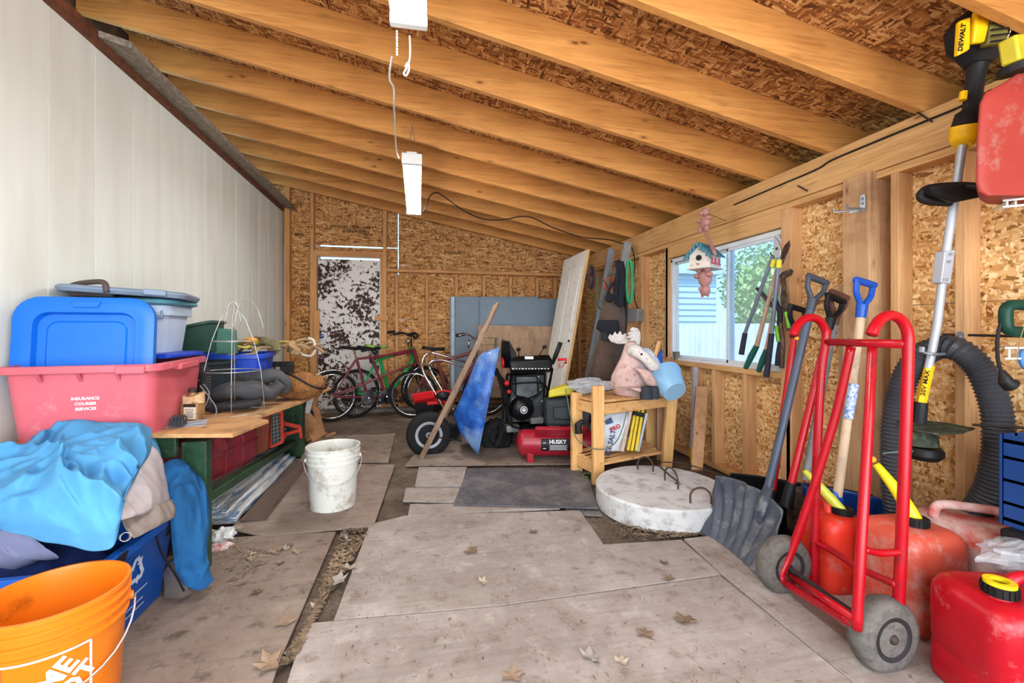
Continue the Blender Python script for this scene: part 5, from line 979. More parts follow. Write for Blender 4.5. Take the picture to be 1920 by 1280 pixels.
# ---- wooden stand
t = thing('wooden_stand', 'rough wooden stand of two by four posts with a cluttered shelf top', 'stand', (1.6, 3.25, 0), world=True); ZS = .60
A4 = [fl(1121,907), fl(1081,886), V((2.06,3.64,0)), V((1.96,3.13,0))]
PST = lambda: wood('stand lumber', (206, 148, 86), (236, 186, 122), 'z', .6, True, 1, None, .2, (140, 80, 40)); PSX = lambda: wood('stand lumber crosswise', (196, 140, 84), (228, 180, 120), 'x', .6, True, 1)
for p, q, h in ((A4[0], A4[0]+V((-.0,0,0)), .70),(A4[1], A4[1], .62),(A4[2], A4[2], .585)):
    mb = MB(); mb.bar(p+V((0,0,.002)), q+V((0,0,h)), .085, .038, (0,1,0)); part('post', mb, PST(), t, bev=.003)
mb = MB(); mb.bar(A4[3]+V((-.03,0,.002)), A4[3]+V((.03,0,.70)), .085, .038, (0,1,0)); part('post', mb, PST(), t, bev=.003)
mb = MB(); mb.hull([V((p.x,p.y,.575)) for p in A4], [V((p.x,p.y,.593)) for p in A4]); part('shelf_top', mb, PSX(), t, bev=.002)
for i, j in ((0,3),(0,1),(1,2)): mb = MB(); mb.bar(A4[i]+V((0,0,.53)), A4[j]+V((0,0,.53)), .02, .075); part('rail', mb, PSX(), t, bev=.002)
mb = MB(); mb.bar(A4[0]+V((0,0,.10)), A4[1]+V((0,0,.10)), .02, .075); part('rail', mb, PSX(), t, bev=.002)
for k in range(5):
    f = k/4; a = A4[0].lerp(A4[1], f*.94+.03); b = A4[3].lerp(A4[2], f*.94+.03); b = a.lerp(b, .82); mb = MB(); mb.bar(a+V((0,0,.148)), b+V((0,0,.148)), .09, .018); part('slat', mb, PSX(), t, bev=.002)
# ---- moose statue
MO = M('weathered pink plaster', (206, 172, 164), .8, 0, .12, 9, (150, 110, 104), .3); MW = M('weathered white plaster', (214, 206, 200), .8, 0, .12, 9, (150, 140, 130), .35)
t = thing('moose_statue', 'sitting moose garden statue with white antlers on the wooden stand', 'statue', tuple(dp(1192,742,3.38)), world=True)
def blob(nm, rows, m, par, n=18, sub=0): # rows (px,py,w,D,k)
    o = part(nm, flatloft(rows, 1, n), m, par, smooth=True); return o
blob('body', [(1188,744,40,3.38,.8),(1184,738,66,3.38,.8),(1180,722,72,3.38,.85),(1180,704,66,3.38,.85),(1182,688,54,3.38,.85),(1184,672,42,3.4,.8),(1184,658,32,3.4,.8),(1186,645,28,3.4,.8),(1190,638,14,3.4,.8)], MO, t)
mb = MB(); mb.tube(smooth_pts([dp(1182,656,3.36), dp(1196,660,3.3), dp(1212,672,3.25), dp(1224,684,3.22), dp(1228,694,3.22)], 4), [.040,.046,.050,.050,.047,.044,.042,.041,.040,.040,.041,.042,.043,.042,.040,.034,.022][:17], 16); part('head', mb, MW, t, smooth=True)
for sx, px0, py0, D in ((-1,1188,640,3.42),(1,1196,644,3.36)):
    mb = MB(); c = dp(px0, py0, D); u = (-rgt*.9+V((0,0,.12))) if sx < 0 else (-rgt*.25+V((0,0,.55))-fwd*.3); u.normalize(); v_ = V((0,0,1))*(.8 if sx < 0 else .5)+rgt*(.2 if sx < 0 else -.5)-fwd*.3; v_ = (v_-u*v_.dot(u)).normalized(); L_2 = .19 if sx < 0 else .15
    pr = [(0,-.012),(.3,-.03),(.6,-.04),(.9,-.03),(1.05,0.0),(1.0,.035),(.9,.02),(.82,.06),(.72,.035),(.62,.07),(.5,.035),(.38,.06),(.3,.02),(0,.012)]
    mb.prism([(x*L_2, y) for x, y in pr], .016, frame(c, u, v_)); part('antler', mb, MW, t, bev=.005)
blob('leg', [(1196,690,20,3.25,1),(1208,696,24,3.22,1),(1218,712,24,3.20,1),(1222,722,22,3.20,1)], MO, t)
blob('leg', [(1168,726,22,3.22,1),(1186,726,30,3.20,1),(1204,734,22,3.20,1)], MO, t)
HOOF = M('dark hoof', (54, 56, 62), .7, 0, .2)
for (px, py, D) in ((1212,733,3.16),(1224,730,3.18)): mb = MB(); q = dp(px, 743, D); mb.lathe([(.0,0),(.045,0),(.047,.03),(.040,.08),(.034,.09),(0,.09)], 14, Matrix.Translation((q.x,q.y,ZS-.0))); part('hoof', mb, HOOF, t, smooth='auto')
for px, py in ((1190,702),(1176,712)): mb = MB(); mb.ball(dp(px,py,3.2), .012, 8, 5); part('spot', mb, M('faded rose', (186,140,140), .8), t)
mb = MB(); mb.ball(dp(1203,664,3.235), .009, 8, 6); part('eye', mb, BLK, t)
t = thing('plastic_pitcher', 'pale blue white plastic jug behind the moose head', 'jug', tuple(dp(1222,700,3.5)), world=True); part('body', flatloft([(1212,712,26,3.55,.8),(1214,700,40,3.55,.8),(1218,682,42,3.55,.8),(1214,664,30,3.55,.8),(1208,652,16,3.55,.8)], 1), M('milky plastic', (206, 220, 226), .35), t, smooth=True)
mb = MB(); mb.tube([dp(1221,690,3.5), dp(1236,640,3.55)], .016, 10); solo('wooden_dowel', mb, PST(), 'thick wooden dowel leaning behind the moose beside the blue cloth', 'dowel', smooth='auto')
mb = slab([(1231,672,3.6),(1243,655,3.6),(1243,700,3.6),(1230,700,3.6)], .04); solo('blue_bag', mb, M('vivid blue film', (20, 80, 190), .4), 'vivid blue bag hung beside the window stud behind the planter', 'bag', bev=.008)
# ---- light blue planter, tipped
PLB = M('powder blue plastic', (150, 196, 228), .4, 0, .06, 3); c = dp(1262,722,3.22); ax = (dp(1238,696,3.46)-dp(1270,738,3.25)).normalized(); m_ = Matrix.Translation(dp(1266,735,3.25)) @ ax.to_track_quat('Z', 'Y').to_matrix().to_4x4()
t = thing('planter_pot', 'powder blue plastic planter tipped on its side on the stand', 'planter', tuple(dp(1268,740,3.25)), world=True); mb = MB(); mb.lathe([(0,0),(.085,0),(.092,.01),(.128,.155),(.14,.157),(.143,.185),(.137,.187),(.125,.16),(.088,.012),(0,.01)], 32, m_, caps=False); part('body', mb, PLB, t)
t = thing('tin_cup', 'small galvanised cup on the window sill beside the window frame', 'cup', tuple(onX(1268,670,XR+.02)), world=True); q = onX(1268,671,XR+.03); mb = MB(); mb.lathe([(0,0),(.024,0),(.033,.07),(.035,.072),(.033,.074),(.031,.07),(.023,.004),(0,.004)], 18, Matrix.Translation((q.x, q.y-.0, .824)), caps=False); part('body', mb, M('galvanised tin', (150, 144, 130), .5, .5, .2), t)
# ---- clear plastic bag + wires on the stand
def crumple(mb, c, r, sc, seed, n=26, amp=.35):
    for i in range(1): mb.ball((0,0,0), 1, n, int(n*.7), None, (1,1,1))
    for k, v in enumerate(mb.v):
        d = v.normalized(); q = 1+amp*noise.noise(d*2+V((seed,0,0)))+amp*.8*(.5-abs(noise.noise(d*4.5+V((0,seed,0))))); mb.v[k] = V(c)+V((d.x*sc[0], d.y*sc[1], d.z*sc[2]))*r*q
    return mb
BAG = glass('clear crinkled film', (236, 238, 240), .25, .34)
mb = crumple(MB(), dp(1100,722,3.38), .12, (1.25,.9,.42), 3); solo('plastic_bag', mb, BAG, 'crumpled clear plastic bag on the left end of the wooden stand', 'bag', smooth=False)
mb = crumple(MB(), dp(1138,722,3.42), .06, (1,.8,.5), 5); solo('plastic_bag', mb, BAG, 'smaller crumpled clear bag between the large bag and moose', 'bag', smooth=False)
OLV = M('olive wire', (96, 112, 88), .5)
for k in range(6):
    rr = random.Random(k+20); c = V((1.33+rr.uniform(-.03,.28), 3.05+rr.uniform(-.02,.25), ZS+.008)); mb = MB(); mb.tube(smooth_pts([c+V((rr.uniform(-.09,.09), rr.uniform(-.05,.05), rr.uniform(0,.03))) for _ in range(8)], 5), .003, 5); solo('tangled_wire', mb, OLV if k % 2 else M('brown wire', (120, 92, 70), .5), ['olive wire tangled at the left edge of the stand top','brown wire tangled under the clear bag','olive wire curled before the moose','brown wire curled beside the moose hoof','olive wire lying along the stand front edge','brown wire lying across the stand top'][k], 'wire', smooth=True)
cord('green_cable', 'green cable hanging from the stand top around its front left post', [dp(1060,728,3.3), dp(1066,760,3.3), dp(1072,790,3.3), dp(1080,820,3.25), dp(1100,836,3.15), dp(1130,842,3.05), dp(1155,828,3.1), dp(1168,800,3.2), dp(1175,770,3.25)], .004, OLV)
t = thing('hose_nozzle', 'black threaded nozzle hanging on the stand front left post', 'nozzle', tuple(dp(1085,812,3.2)), world=True); q = dp(1085,812,3.2); mb = MB(); mb.tube([q, dp(1084,796,3.2), dp(1090,790,3.2)], [.028,.028,.018], 14); part('body', mb, BLK, t); mb = MB(); mb.tube([dp(1088,790,3.2), dp(1098,792,3.2), dp(1104,796,3.2)], [.018,.012,.008], 10); part('elbow', mb, BLK, t)
# ---- in the stand: salt bag, tripod, sticks
t = thing('salt_bag', 'white bag of ice salt with red and blue print inside the stand', 'bag', tuple(dp(1155,845,3.3)), world=True)
mb = MB(); q = [[dp(x,y,D) for x, y, D in r] for r in ([(1128,846,3.3),(1168,846,3.3),(1166,846,3.5),(1130,846,3.5)],[(1126,815,3.27),(1172,820,3.27),(1172,820,3.5),(1130,815,3.5)],[(1129,785,3.3),(1178,790,3.28),(1180,790,3.45),(1134,785,3.45)],[(1134,774,3.34),(1180,770,3.34),(1181,770,3.40),(1136,774,3.40)])]; mb.loft(q); part('body', mb, M('white woven sack', (214, 220, 226), .6, 0, .1, 20, (150,170,196), .2), t, bev=.012)
o_ = frame(dp(1145,830,3.24), rgt*.25+V((0,0,1)), -rgt); part('lettering', text_mb('ICE SALT', .05, o_, .0008, bold=.001), M('navy print', (30, 50, 110), .5), t)
part('lettering', text_mb('PRO', .042, frame(dp(1154,802,3.255), rgt+V((0,0,.5)), V((0,0,1))), .0008, bold=.0015), M('red print', (190, 40, 50), .5), t)
mb = slab([(1134,790,3.262),(1146,782,3.262),(1150,792,3.26),(1138,796,3.262)], .004); part('printed_patch', mb, M('print blue', (36, 70, 120), .5), t)
mb = MB(); mb.tube([dp(1166,846,3.22), dp(1186,752,3.35)], .016, 10); solo('wooden_stick', mb, M('pale pink stick', (206, 184, 172), .7, 0, .1), 'pale round stick leaning inside the stand between salt bag and tripod', 'stick')
YEL = M('safety yellow paint', (222, 190, 40), .45, 0, .1, 6, (120, 100, 50), .25); t = thing('surveyor_tripod', 'folded yellow tripod with black clamp leaning inside the stand', 'tripod', tuple(dp(1185,845,3.3)), world=True)
for a, b in (((1177,844),(1193,760)),((1184,845),(1199,760)),((1192,845),(1206,762))): mb = MB(); mb.bar(dp(*a,3.25), dp(*b,3.38), .026, .02, rgt); part('leg', mb, YEL, t, bev=.003)
mb = slab([(1189,770,3.33),(1208,774,3.33),(1207,782,3.32),(1187,777,3.32)], .04); part('clamp', mb, BLK, t, bev=.004); mb = MB(); mb.tube([dp(1198,766,3.36), dp(1201,752,3.4)], .022, 12); part('head', mb, BLK, t)
mb = MB(); mb.bar(dp(1196,846,3.3), dp(1212,775,3.4), .018, .018, rgt); solo('grey_tube', mb, M('pale grey tube', (180, 190, 200), .5), 'pale grey tube leaning right behind the yellow tripod', 'tube')
for px0, px1, y0, y1, D, m, lb in ((1232,1257,755,862,3.62,wood('reddish plank', (150,108,80), (184,142,108), 'z', .75),'reddish brown plank standing behind the stand shelf'),(1212,1230,757,845,3.8,wood('stand lumber', (206,148,86), (236,186,122), 'z'),'yellow pine plank standing behind the stand beside the tripod')):
    solo('plank', slab([(px0,y0,D),(px1,y0,D),(px1,y1,D-.02),(px0,y1,D-.02)], .03), m, lb, 'plank', bev=.002)
p, q = fl(1299,868), onX(1304,688,XR-.06); mb = MB(); mb.bar(p+V((0,0,.12)), q, .038, .03, (0,1,0)); t = thing('scraper_pole', 'pale grey square pole with a yellow foot leaning on the wall', 'pole', tuple(p), world=True); part('pole', mb, M('pale lilac grey paint', (176, 168, 172), .6, 0, .12), t, bev=.003); mb = MB(); mb.bar(p+V((0,0,.002)), p+V((0,0,.12)), .036, .028, (0,1,0)); part('foot', mb, YEL, t, bev=.003)
solo('plank', slab([(1296,880,3.12),(1318,880,3.10),(1328,724,3.55),(1305,724,3.58)], .03), wood('brown old plank', (166,122,86), (200,158,118), 'z', .75, True), 'brown plank leaning against the wall right of the pale grey pole', 'plank', bev=.003)
# ---- concrete lid with lifting loops
t = thing('concrete_lid', 'round concrete well lid with three iron lifting loops on the soil', 'lid', tuple(dp(1238,618,2.74)*1), world=True); q = dp(1238,618,2.74); OFF[t.name] = V((q.x,q.y,0)); t.location = (q.x,q.y,0)
CONC = M('pale concrete', (202, 200, 198), .9, 0, .10, 6, (140, 130, 120), .35, .35); mb = MB(); mb.lathe([(0,0),(.395,0),(.398,.118),(.388,.13),(0,.132)], 72, Matrix.Translation((q.x,q.y,0))); part('slab', mb, CONC, t)
IR = M('rusty iron rod', (86, 66, 56), .7, .5, .2)
for (a, b, h) in (((1196,880),(1224,884),.09),((1247,901),(1271,917),.10),((1295,943),(1333,945),.085)):
    p0, p1 = fl(*a, .13), fl(*b, .13); mb = MB(); mb.tube(smooth_pts([p0-V((0,0,.02)), p0+V((0,0,h*.6)), p0.lerp(p1,.3)+V((0,0,h)), p0.lerp(p1,.7)+V((0,0,h)), p1+V((0,0,h*.55)), p1-V((0,0,.02))], 5), .0055, 8); part('lifting_loop', mb, IR, t, smooth=True)
t = thing('iron_hook_rod', 'bent iron rod lying across the back of the concrete lid', 'rod', tuple(fl(1240,880,.13)), world=True); mb = MB(); mb.tube(smooth_pts([fl(1232,862,.15), fl(1238,874,.145), fl(1255,890,.14), fl(1268,900,.14), fl(1272,905,.14), fl(1266,906,.14)], 4), .005, 6); part('rod', mb, IR, t, smooth=True); mb = MB(); mb.tube(smooth_pts([fl(1236,866,.14), fl(1280,868,.14), fl(1320,880,.14), fl(1345,888,.14)], 4), .004, 6); part('tail', mb, IR, t, smooth=True)
# ================================================================ RIGHT SIDE
# ---- window hangers
t = thing('birdhouse', 'hanging birdhouse with teal shingled roof, pink shutters and teddy bears', 'birdhouse', tuple(onX(1322,560,2.14)), world=True)
XB = 2.14; PKB = M('dusty pink resin', (190, 136, 128), .7, 0, .12, 14, (130, 90, 86), .3); TLR = M('teal roof paint', (70, 128, 148), .6, 0, .15, 10); WHB = M('white birdhouse paint', (226, 216, 204), .7, 0, .08, 14, (170, 140, 120), .25); ROSE = M('rose paint', (206, 76, 100), .6)
cB = onX(1322, 490, 2.115); BX = Matrix.Translation((cB.x, cB.y, onX(1322,503,2.115).z)) @ Matrix.Rotation(math.radians(30), 4, 'Z'); LB, WB_, HW, HR_ = .10, .075, .095, .175
def bpart(nm, mb, m, par=None, **k): mb.v = [BX @ v for v in mb.v]; return part(nm, mb, m, par or t, **k)
mb = MB(); A = [(-WB_,0),(WB_,0),(WB_,HW),(0,HR_-.012),(-WB_,HW)]; mb.hull([V((-LB,y,z)) for y, z in A], [V((LB,y,z)) for y, z in A]); bpart('house', mb, WHB, bev=.002)
for s in (-1, 1):
    mb = MB(); rx0, rx1 = -LB-.03, LB+.022; e = (s*(WB_+.022), HW-.018); mb.hull([V((rx0,0,HR_)),V((rx1,0,HR_)),V((rx1,e[0],e[1])),V((rx0,e[0],e[1]))], [V((rx0,0,HR_+.009)),V((rx1,0,HR_+.009)),V((rx1,e[0]+s*.005,e[1]+.007)),V((rx0,e[0]+s*.005,e[1]+.007))]); rf = bpart('roof_slope', mb, TLR, bev=.001); mb = MB(); an = math.atan2(HR_-e[1], abs(e[0]))
    for r in range(4):
        f = (r+.6)/4
        for c_ in range(9): mb.box((rx0+(rx1-rx0)*(c_+.5+.3*(r % 2))/9.4, e[0]*f, HR_+(e[1]-HR_)*f+.011), (.021,.024,.005), (-s*an+s*.12, 0, 0))
    bpart('shingles', mb, TLR, rf, kind='stuff')
for k in range(9):
    f = abs(k-4)/4; mb = MB(); mb.box((-LB-.033, (k-4)/4*(WB_+.02), HR_-.010-f*(HR_-HW+.018)), (.008,.018,.034+.01*(k % 2))); bpart('gable_drip', mb, TLR, bev=.003)
for f in (-.6, 0, .6):
    mb = MB(); mb.box((f*LB, -WB_-.002, HW*.52), (.026,.005,.042)); mb.box((f*LB, -WB_-.005, HW*.27), (.034,.010,.010)); bpart('shutter_window', mb, ROSE)
mb = MB(); mb.lathe([(0,0),(.021,0),(.021,.004),(0,.004)], 18, Matrix.Translation((-LB-.003, 0, HW*.72)) @ Matrix.Rotation(-math.pi/2, 4, 'Y')); bpart('entrance_hole', mb, BLK)
mb = MB(); mb.tube([(-LB-.002,0,.022),(-LB-.04,0,.022)], .004, 8); bpart('perch', mb, ROSE)
mb = MB(); mb.box((0,0,-.004), (2*LB+.03, 2*WB_+.03, .012)); bpart('floor_board', mb, WHB, bev=.002)
def bear(cx, cy, s, par, nm, up=1):
    mb = MB(); P = onX(cx, cy, XB-.03); f = lambda dy, dz: V((P.x, P.y-dy*s, P.z+dz*s))
    mb.ball(f(0,0), .030*s, 14, 10, None, (.7,1,1.1)); mb.ball(f(0,.045*up), .021*s, 14, 10, None, (.8,1.05,.95))
    for q in ((-.016,.062*up),(.016,.062*up)): mb.ball(f(*q), .008*s, 8, 6, None, (.6,1,1))
    mb.ball(f(0,.040*up)+V((-.018*s,0,0)), .009*s, 8, 6)
    for q, w in (((-.034,.012),(1.3,.8)),((.034,.012),(1.3,.8)),((-.022,-.034*up),(1,1.3)),((.022,-.034*up),(1,1.3))): mb.ball(f(*q)+V((-.008*s,0,0)), .013*s, 10, 7, None, (.9,w[0],w[1]))
    part(nm, mb, PKB, par, smooth=True)
bear(1322, 416, 1.6, t, 'top_bear'); bear(1322, 522, 2.0, t, 'hanging_bear', -1)
mb = MB(); mb.tube(smooth_pts([onX(1322,424,XB-.02), onX(1325,440,XB-.045), onX(1332,455,XB-.08), onX(1340,474,XB-.13)], 4), .012, 10); mb.ball(onX(1341,476,XB-.13), .012, 8, 6); part('curled_tail', mb, PKB, t, smooth=True)
mb = MB(); mb.tube([onX(1322,404,XB-.03), onX(1322,398,XB-.03), V((XR-.01, onX(1322,398,XB-.03).y, 1.925))], .002, 5); part('hook', mb, IR, t)
# ---- loppers, shears, pruners on the stud
XH = 2.20
def hx(px, py, dx=0): return onX(px, py, XH+dx)
GREYM = M('grey lopper tube', (112, 122, 138), .4, .2, .1); GRIPB = M('dark grip', (46, 46, 56), .6); GG = M('green rubber grip', (22, 88, 74), .55, 0, .1); OW = wood('old tool handle', (168, 130, 104), (204, 170, 146), 'z', .75, False, 1, (130,100,84)); BLD = M('rusty blade steel', (92, 70, 58), .6, .5, .3, 12, (140,120,104), .4); SIL = M('bright blade steel', (170, 174, 178), .35, .7, .1); YLC = M('yellow collar', (216, 206, 60), .45)
t = thing('loppers', 'grey handled loppers with yellow collars hanging front most beside the window', 'loppers', tuple(hx(1435,700)), world=True)
for (a, b, c) in (((1450,478),(1397,624),(1390,664)),((1461,480),(1447,625),(1437,706))):
    mb = MB(); mb.tube([hx(*a,-.03), hx(*b,-.03)], .0115, 10); part('handle', mb, GREYM, t); mb = MB(); mb.tube([hx(*b,-.03), hx(*c,-.03)], [.016,.018], 10); part('grip', mb, GRIPB, t)
for a, b in (((1448,500),(1452,486)),((1460,502),(1461,487))): mb = MB(); mb.tube([hx(*a,-.03), hx(*b,-.03)], .016, 10); part('collar', mb, YLC, t)
mb = MB(); mb.prism([(-.02,-.05),(.015,-.055),(.03,-.01),(.02,.05),(-.005,.085),(-.022,.05),(-.015,.01),(-.03,-.02)], .012, frame(hx(1459,468,-.035), (0,-1,.15), (0,.15,1))); part('blade', mb, SIL, t, bev=.003); mb = MB(); mb.ball(hx(1457,466,-.045), .010, 8, 6); part('pivot_bolt', mb, IR, t); mb = MB(); mb.tube([hx(1448,480,-.04), hx(1444,474,-.04)], .004, 6); part('stop_pin', mb, IR, t)
for k, (aa, bb, cc, tip, lb) in enumerate((((1456,506),(1419,648),(1398,690),(1480,450),'wooden handled hedge shears with green grips, rusty blades pointing up by the stud'),((1462,520),(1438,655),(1422,696),(1489,508),'second wooden handled shears with green grip and wide rusty blade'))):
    t = thing('hedge_shears', lb, 'shears', tuple(hx(*cc)), world=True)
    mb = MB(); mb.tube([hx(*aa,.0+.03*k), hx(*bb,.0+.03*k)], [.010,.015], 10); part('handle', mb, OW, t); mb = MB(); mb.tube([hx(*bb,.03*k), hx((bb[0]+cc[0])//2,(bb[1]+cc[1])//2,.03*k), hx(*cc,.03*k)], [.018,.021,.016], 12); part('grip', mb, GG, t, smooth='auto')
    a, b = hx(*aa,.03*k), hx(*tip,.03*k); d = (b-a); L9 = d.length; mb = MB(); mb.prism([(0,-.008),(L9*.25,-.022),(L9*.8,-.020),(L9,0),(L9*.85,.022),(L9*.3,.024),(0,.01)], .006, frame(a, d, (0,-1,.3))); part('blade', mb, BLD, t, bev=.002)
    p0, p1 = (hx(1478,620,.03), hx(1468,520,.03)) if k == 0 else (hx(1420,540,.03), hx(1450,575,.03)); mb = MB(); mb.bar(p0, p1, .014, .03, (1,0,0)); part('second_blade', mb, BLD, t, bev=.002)
NEON = M('neon green plastic', (120, 200, 50), .4); t = thing('pruning_saw', 'pruner with neon green and black handles hanging right of the shears', 'pruner', tuple(hx(1468,690)), world=True)
for pts, m, r in (([(1452,560),(1463,585),(1462,610)], GRIPB, .016),([(1474,585),(1478,602),(1480,615)], NEON, .013),([(1457,610),(1458,625),(1461,640)], NEON, .015),([(1464,642),(1460,665),(1458,685)], GRIPB, .017),([(1462,600),(1468,640),(1466,690)], BLD, .014)):
    mb = MB(); mb.tube([hx(*q,.01) for q in pts], r, 10); part('handle', mb, m, t, smooth='auto')
mb = MB(); mb.prism([(-.02,-.07),(.02,-.06),(.035,.02),(.012,.10),(-.02,.02)], .008, frame(hx(1470,560,.02), (0,-1,.1), (0,.1,1))); part('blade', mb, BLD, t, bev=.002)
def hookb(name, label, px, py):
    t = thing(name, label, 'hook', tuple(onX(px,py,XR-.05)), world=True); X = XR-.048; zp = onX(px,py,X).z; yp = onX(px,py,X).y; Z = M('zinc plate', (150, 158, 166), .35, .6, .1)
    mb = MB(); mb.prism(rrect(.028,.085,.013,4), .003, frame((X-.003,yp,zp), (0,-1,0), (0,0,1))); part('plate', mb, Z, t); 
    for dz in (.02,-.005): mb = MB(); mb.ball((X-.006,yp,zp+dz), .007, 8, 6); part('screw', mb, Z, t)
    mb = MB()
    for s in (-.0,.075): mb.tube([(X, yp+s*.3,zp-.03),(X-.10,yp+s,zp-.035),(X-.105,yp+s,zp-.012)], .005, 8)
    mb.bar((X,yp,zp-.032),(X,yp+.07,zp-.032),.004,.012); part('prong', mb, Z, t); return t
hookb('double_hook', 'zinc double hook screwed near the top of the thick post', 1619, 380)
t2 = hookb('double_hook', 'zinc hook on the stud holding the corrugated hose', 1802, 640)
# ---- D handled tools leaning on the wall
def dgrip(t, c, d, w, m, nm='d_grip', twist=0.0, hr=.016):
    """c: socket bottom, d: unit shaft direction, w: width dir"""
    c = V(c); d = V(d).normalized(); w = V(w); w = (w-d*w.dot(d)).normalized(); n = d.cross(w); mb = MB(); mb.tube([c-d*.01, c+d*.05], [.020,.024], 12); P = [c+d*.04, c+d*.065+w*.022, c+d*.10+w*.048, c+d*.145+w*.056]
    for s in (-1, 1): mb.tube(smooth_pts([c+d*.04+w*.004*s, c+d*.07+w*.026*s, c+d*.105+w*.050*s, c+d*.155+w*.054*s], 4), .0125, 8, ov=1.0)
    mb.tube([c+d*.155-w*.062, c+d*.155+w*.062], hr, 12); part(nm, mb, m, t, smooth='auto')
def scoop(t, cen, u, v, n, W, H, curve, m, ribs=5, nm='blade', th=.004, seed=0):
    """snow shovel blade: u across, v up, n forward normal"""
    u, v, n = V(u).normalized(), V(v).normalized(), V(n).normalized(); mb = MB()
    def fn(a, b): 
        x = (a-.5)*W*(1-.10*b); y = (b-.0)*H; rr = .008*math.cos((a-.5)*ribs*2*math.pi)*math.sin(math.pi*min(1, b*1.1)) if ribs else 0
        return V(cen)+u*x+v*y+n*(curve*(4*(a-.5)**2)*.5+curve*(b-.35)**2*1.6+rr)
    mb.grid(41, 19, fn); return part(nm, mb, m, t, solid=th, smooth=True)
CHB = M('charcoal plastic shovel', (66, 72, 84), .38, 0, .12, 6, (130, 130, 134), .3); BKP = M('black plastic', (26,26,28), .45)
wy = V((0,-1,0))
t = thing('snow_shovel', 'charcoal grey snow shovel with D grip, blade nearest the camera on the floor', 'shovel', tuple(fl(1400,1060)), world=True)
P0, P1 = dp(1440,915,2.14), dp(1520,578,2.22); mb = MB(); mb.tube([P0, P1], .0195, 12); part('shaft', mb, M('slate blue shaft', (66, 74, 92), .4), t, smooth='auto')
dgrip(t, P1, P1-P0, rgt*.9+fwd*.2, M('charcoal grip', (62, 66, 78), .5))
bl, br = fl(1322,1002), fl(1432,1094); tl_, tr_ = dp(1357,892,2.46), dp(1487,957,2.02)
mb = MB()
def fn(a, b):
    lo = bl.lerp(br, a); hi = tl_.lerp(tr_, a); p = lo.lerp(hi, b); n = (br-bl).cross(V((0,0,1))).normalized(); n = n if n.dot(O-bl) > 0 else -n
    scl = .03*(4*(a-.5)**2)+.06*(b-.4)**2*1.4-.01; rib = .007*math.cos((a-.5)*(9-4*b)*2*math.pi)*math.sin(math.pi*min(1,b*1.02)); spine = -.02*math.exp(-((a-.5)/.07)**2)*b
    return p+n*(scl+rib*1.3-spine)+V((0,0,.006+.03*(1-(2*a-1)**2)*b))
mb.grid(61, 25, fn); part('blade', mb, CHB, t, solid=.004, smooth=True); 
mb = MB(); mb.tube([dp(1441,912,2.135), dp(1425,960,2.13), dp(1420,985,2.12)], [.026,.036,.030], 12, ov=.6); part('socket', mb, CHB, t, smooth=True)
REDS = M('red shovel shaft', (184, 10, 28), .32, 0, .05)
def leaner(name, label, bot, top, r, sm, gm, bl=None, gripw=None, extra=None, cat='shovel'):
    t = thing(name, label, cat, tuple(dp(*bot)), world=True); a, b = dp(*bot), dp(*top); mb = MB(); mb.tube([a, b], r, 12); part('shaft', mb, sm, t, smooth='auto')
    if gm: dgrip(t, b, b-a, gripw or (rgt*.9+fwd*.3), gm)
    return t, a, b
def blade2(t, a, cpx, cpy, D, W, H, m, tilt=.35, ribs=5, yaw=.0):
    c = dp(cpx, cpy, D); u = (rgt*math.cos(.55+yaw)-fwd*math.sin(.55+yaw)); v = V((.18,0,1)).normalized(); n = u.cross(v); n = n if n.dot(O-c) > 0 else -n; scoop(t, c, u, v, n, W, H, .10, m, ribs)
t, a, b = leaner('snow_shovel', 'red shafted black shovel with low black D grip, farthest left of the leaning tools', (1449,918,2.30), (1489,631,2.36), .0165, REDS, BKP); blade2(t, a, 1425, 982, 2.50, .40, .28, BKP)
mb = MB(); mb.tube([a, a-(b-a).normalized()*.10], [.022,.03], 10); part('socket', mb, BKP, t)
t, a, b = leaner('snow_shovel', 'red shafted black shovel with upright black D grip behind the hand truck loop', (1484,905,2.16), (1554,614,2.22), .0175, REDS, BKP); blade2(t, a, 1530, 1015, 2.26, .40, .30, BKP)
mb = MB(); mb.tube([a, a-(b-a).normalized()*.12], [.022,.03], 10); part('socket', mb, BKP, t)
GSH = wood('grey weathered shaft', (112, 112, 118), (156, 156, 162), 'z', .7, False, 1, (90,84,80)); WG = M('dark worn wood', (104, 66, 54), .6, 0, .2, 14)
t, a, b = leaner('digging_spade', 'old spade with grey weathered shaft and dark wooden D grip', (1510,900,2.2), (1564,606,2.28), .0175, GSH, WG); mb = MB(); mb.prism([(-.09,0),(-.10,-.2),(0,-.28),(.10,-.2),(.09,0)], .004, frame(a-(b-a).normalized()*.03, rgt, b-a)); part('blade', mb, BLD, t, bev=.002)
BLG = M('royal blue grip', (14, 74, 168), .4, 0, .06); DBL = M('deep blue plastic', (14, 48, 110), .4, 0, .1, 5)
t, a, b = leaner('snow_shovel', 'wood shafted shovel with bright blue D grip against the thick post', (1570,930,1.96), (1614,592,2.0), .0185, wood('shaft wood worn', (170,142,112), (206,180,150), 'z', .8, False, 1, (120,112,108)), BLG)
blade2(t, a, 1590, 1040, 2.04, .30, .30, DBL, yaw=.2); mb = MB(); mb.tube([a+(b-a).normalized()*.02, a-(b-a).normalized()*.10], [.024,.05], 10, ov=.6); part('socket', mb, BLG, t, smooth='auto')
q0, q1 = dp(1590,785,1.962), dp(1601,720,1.975); mb = MB(); mb.tube([q0, q1], .0196, 12); st_ = part('sticker', mb, M('blue white sticker', (40, 90, 170), .4, 0, .1, 30, (214,224,236), .75), t)
solo('orange_clip', (lambda m2: m2.ball(dp(1494,634,1.9), .009, 8, 6))(MB()), M('orange plastic', (226,150,40), .5), 'tiny orange clip on the red shaft under the left hand truck loop', 'clip')
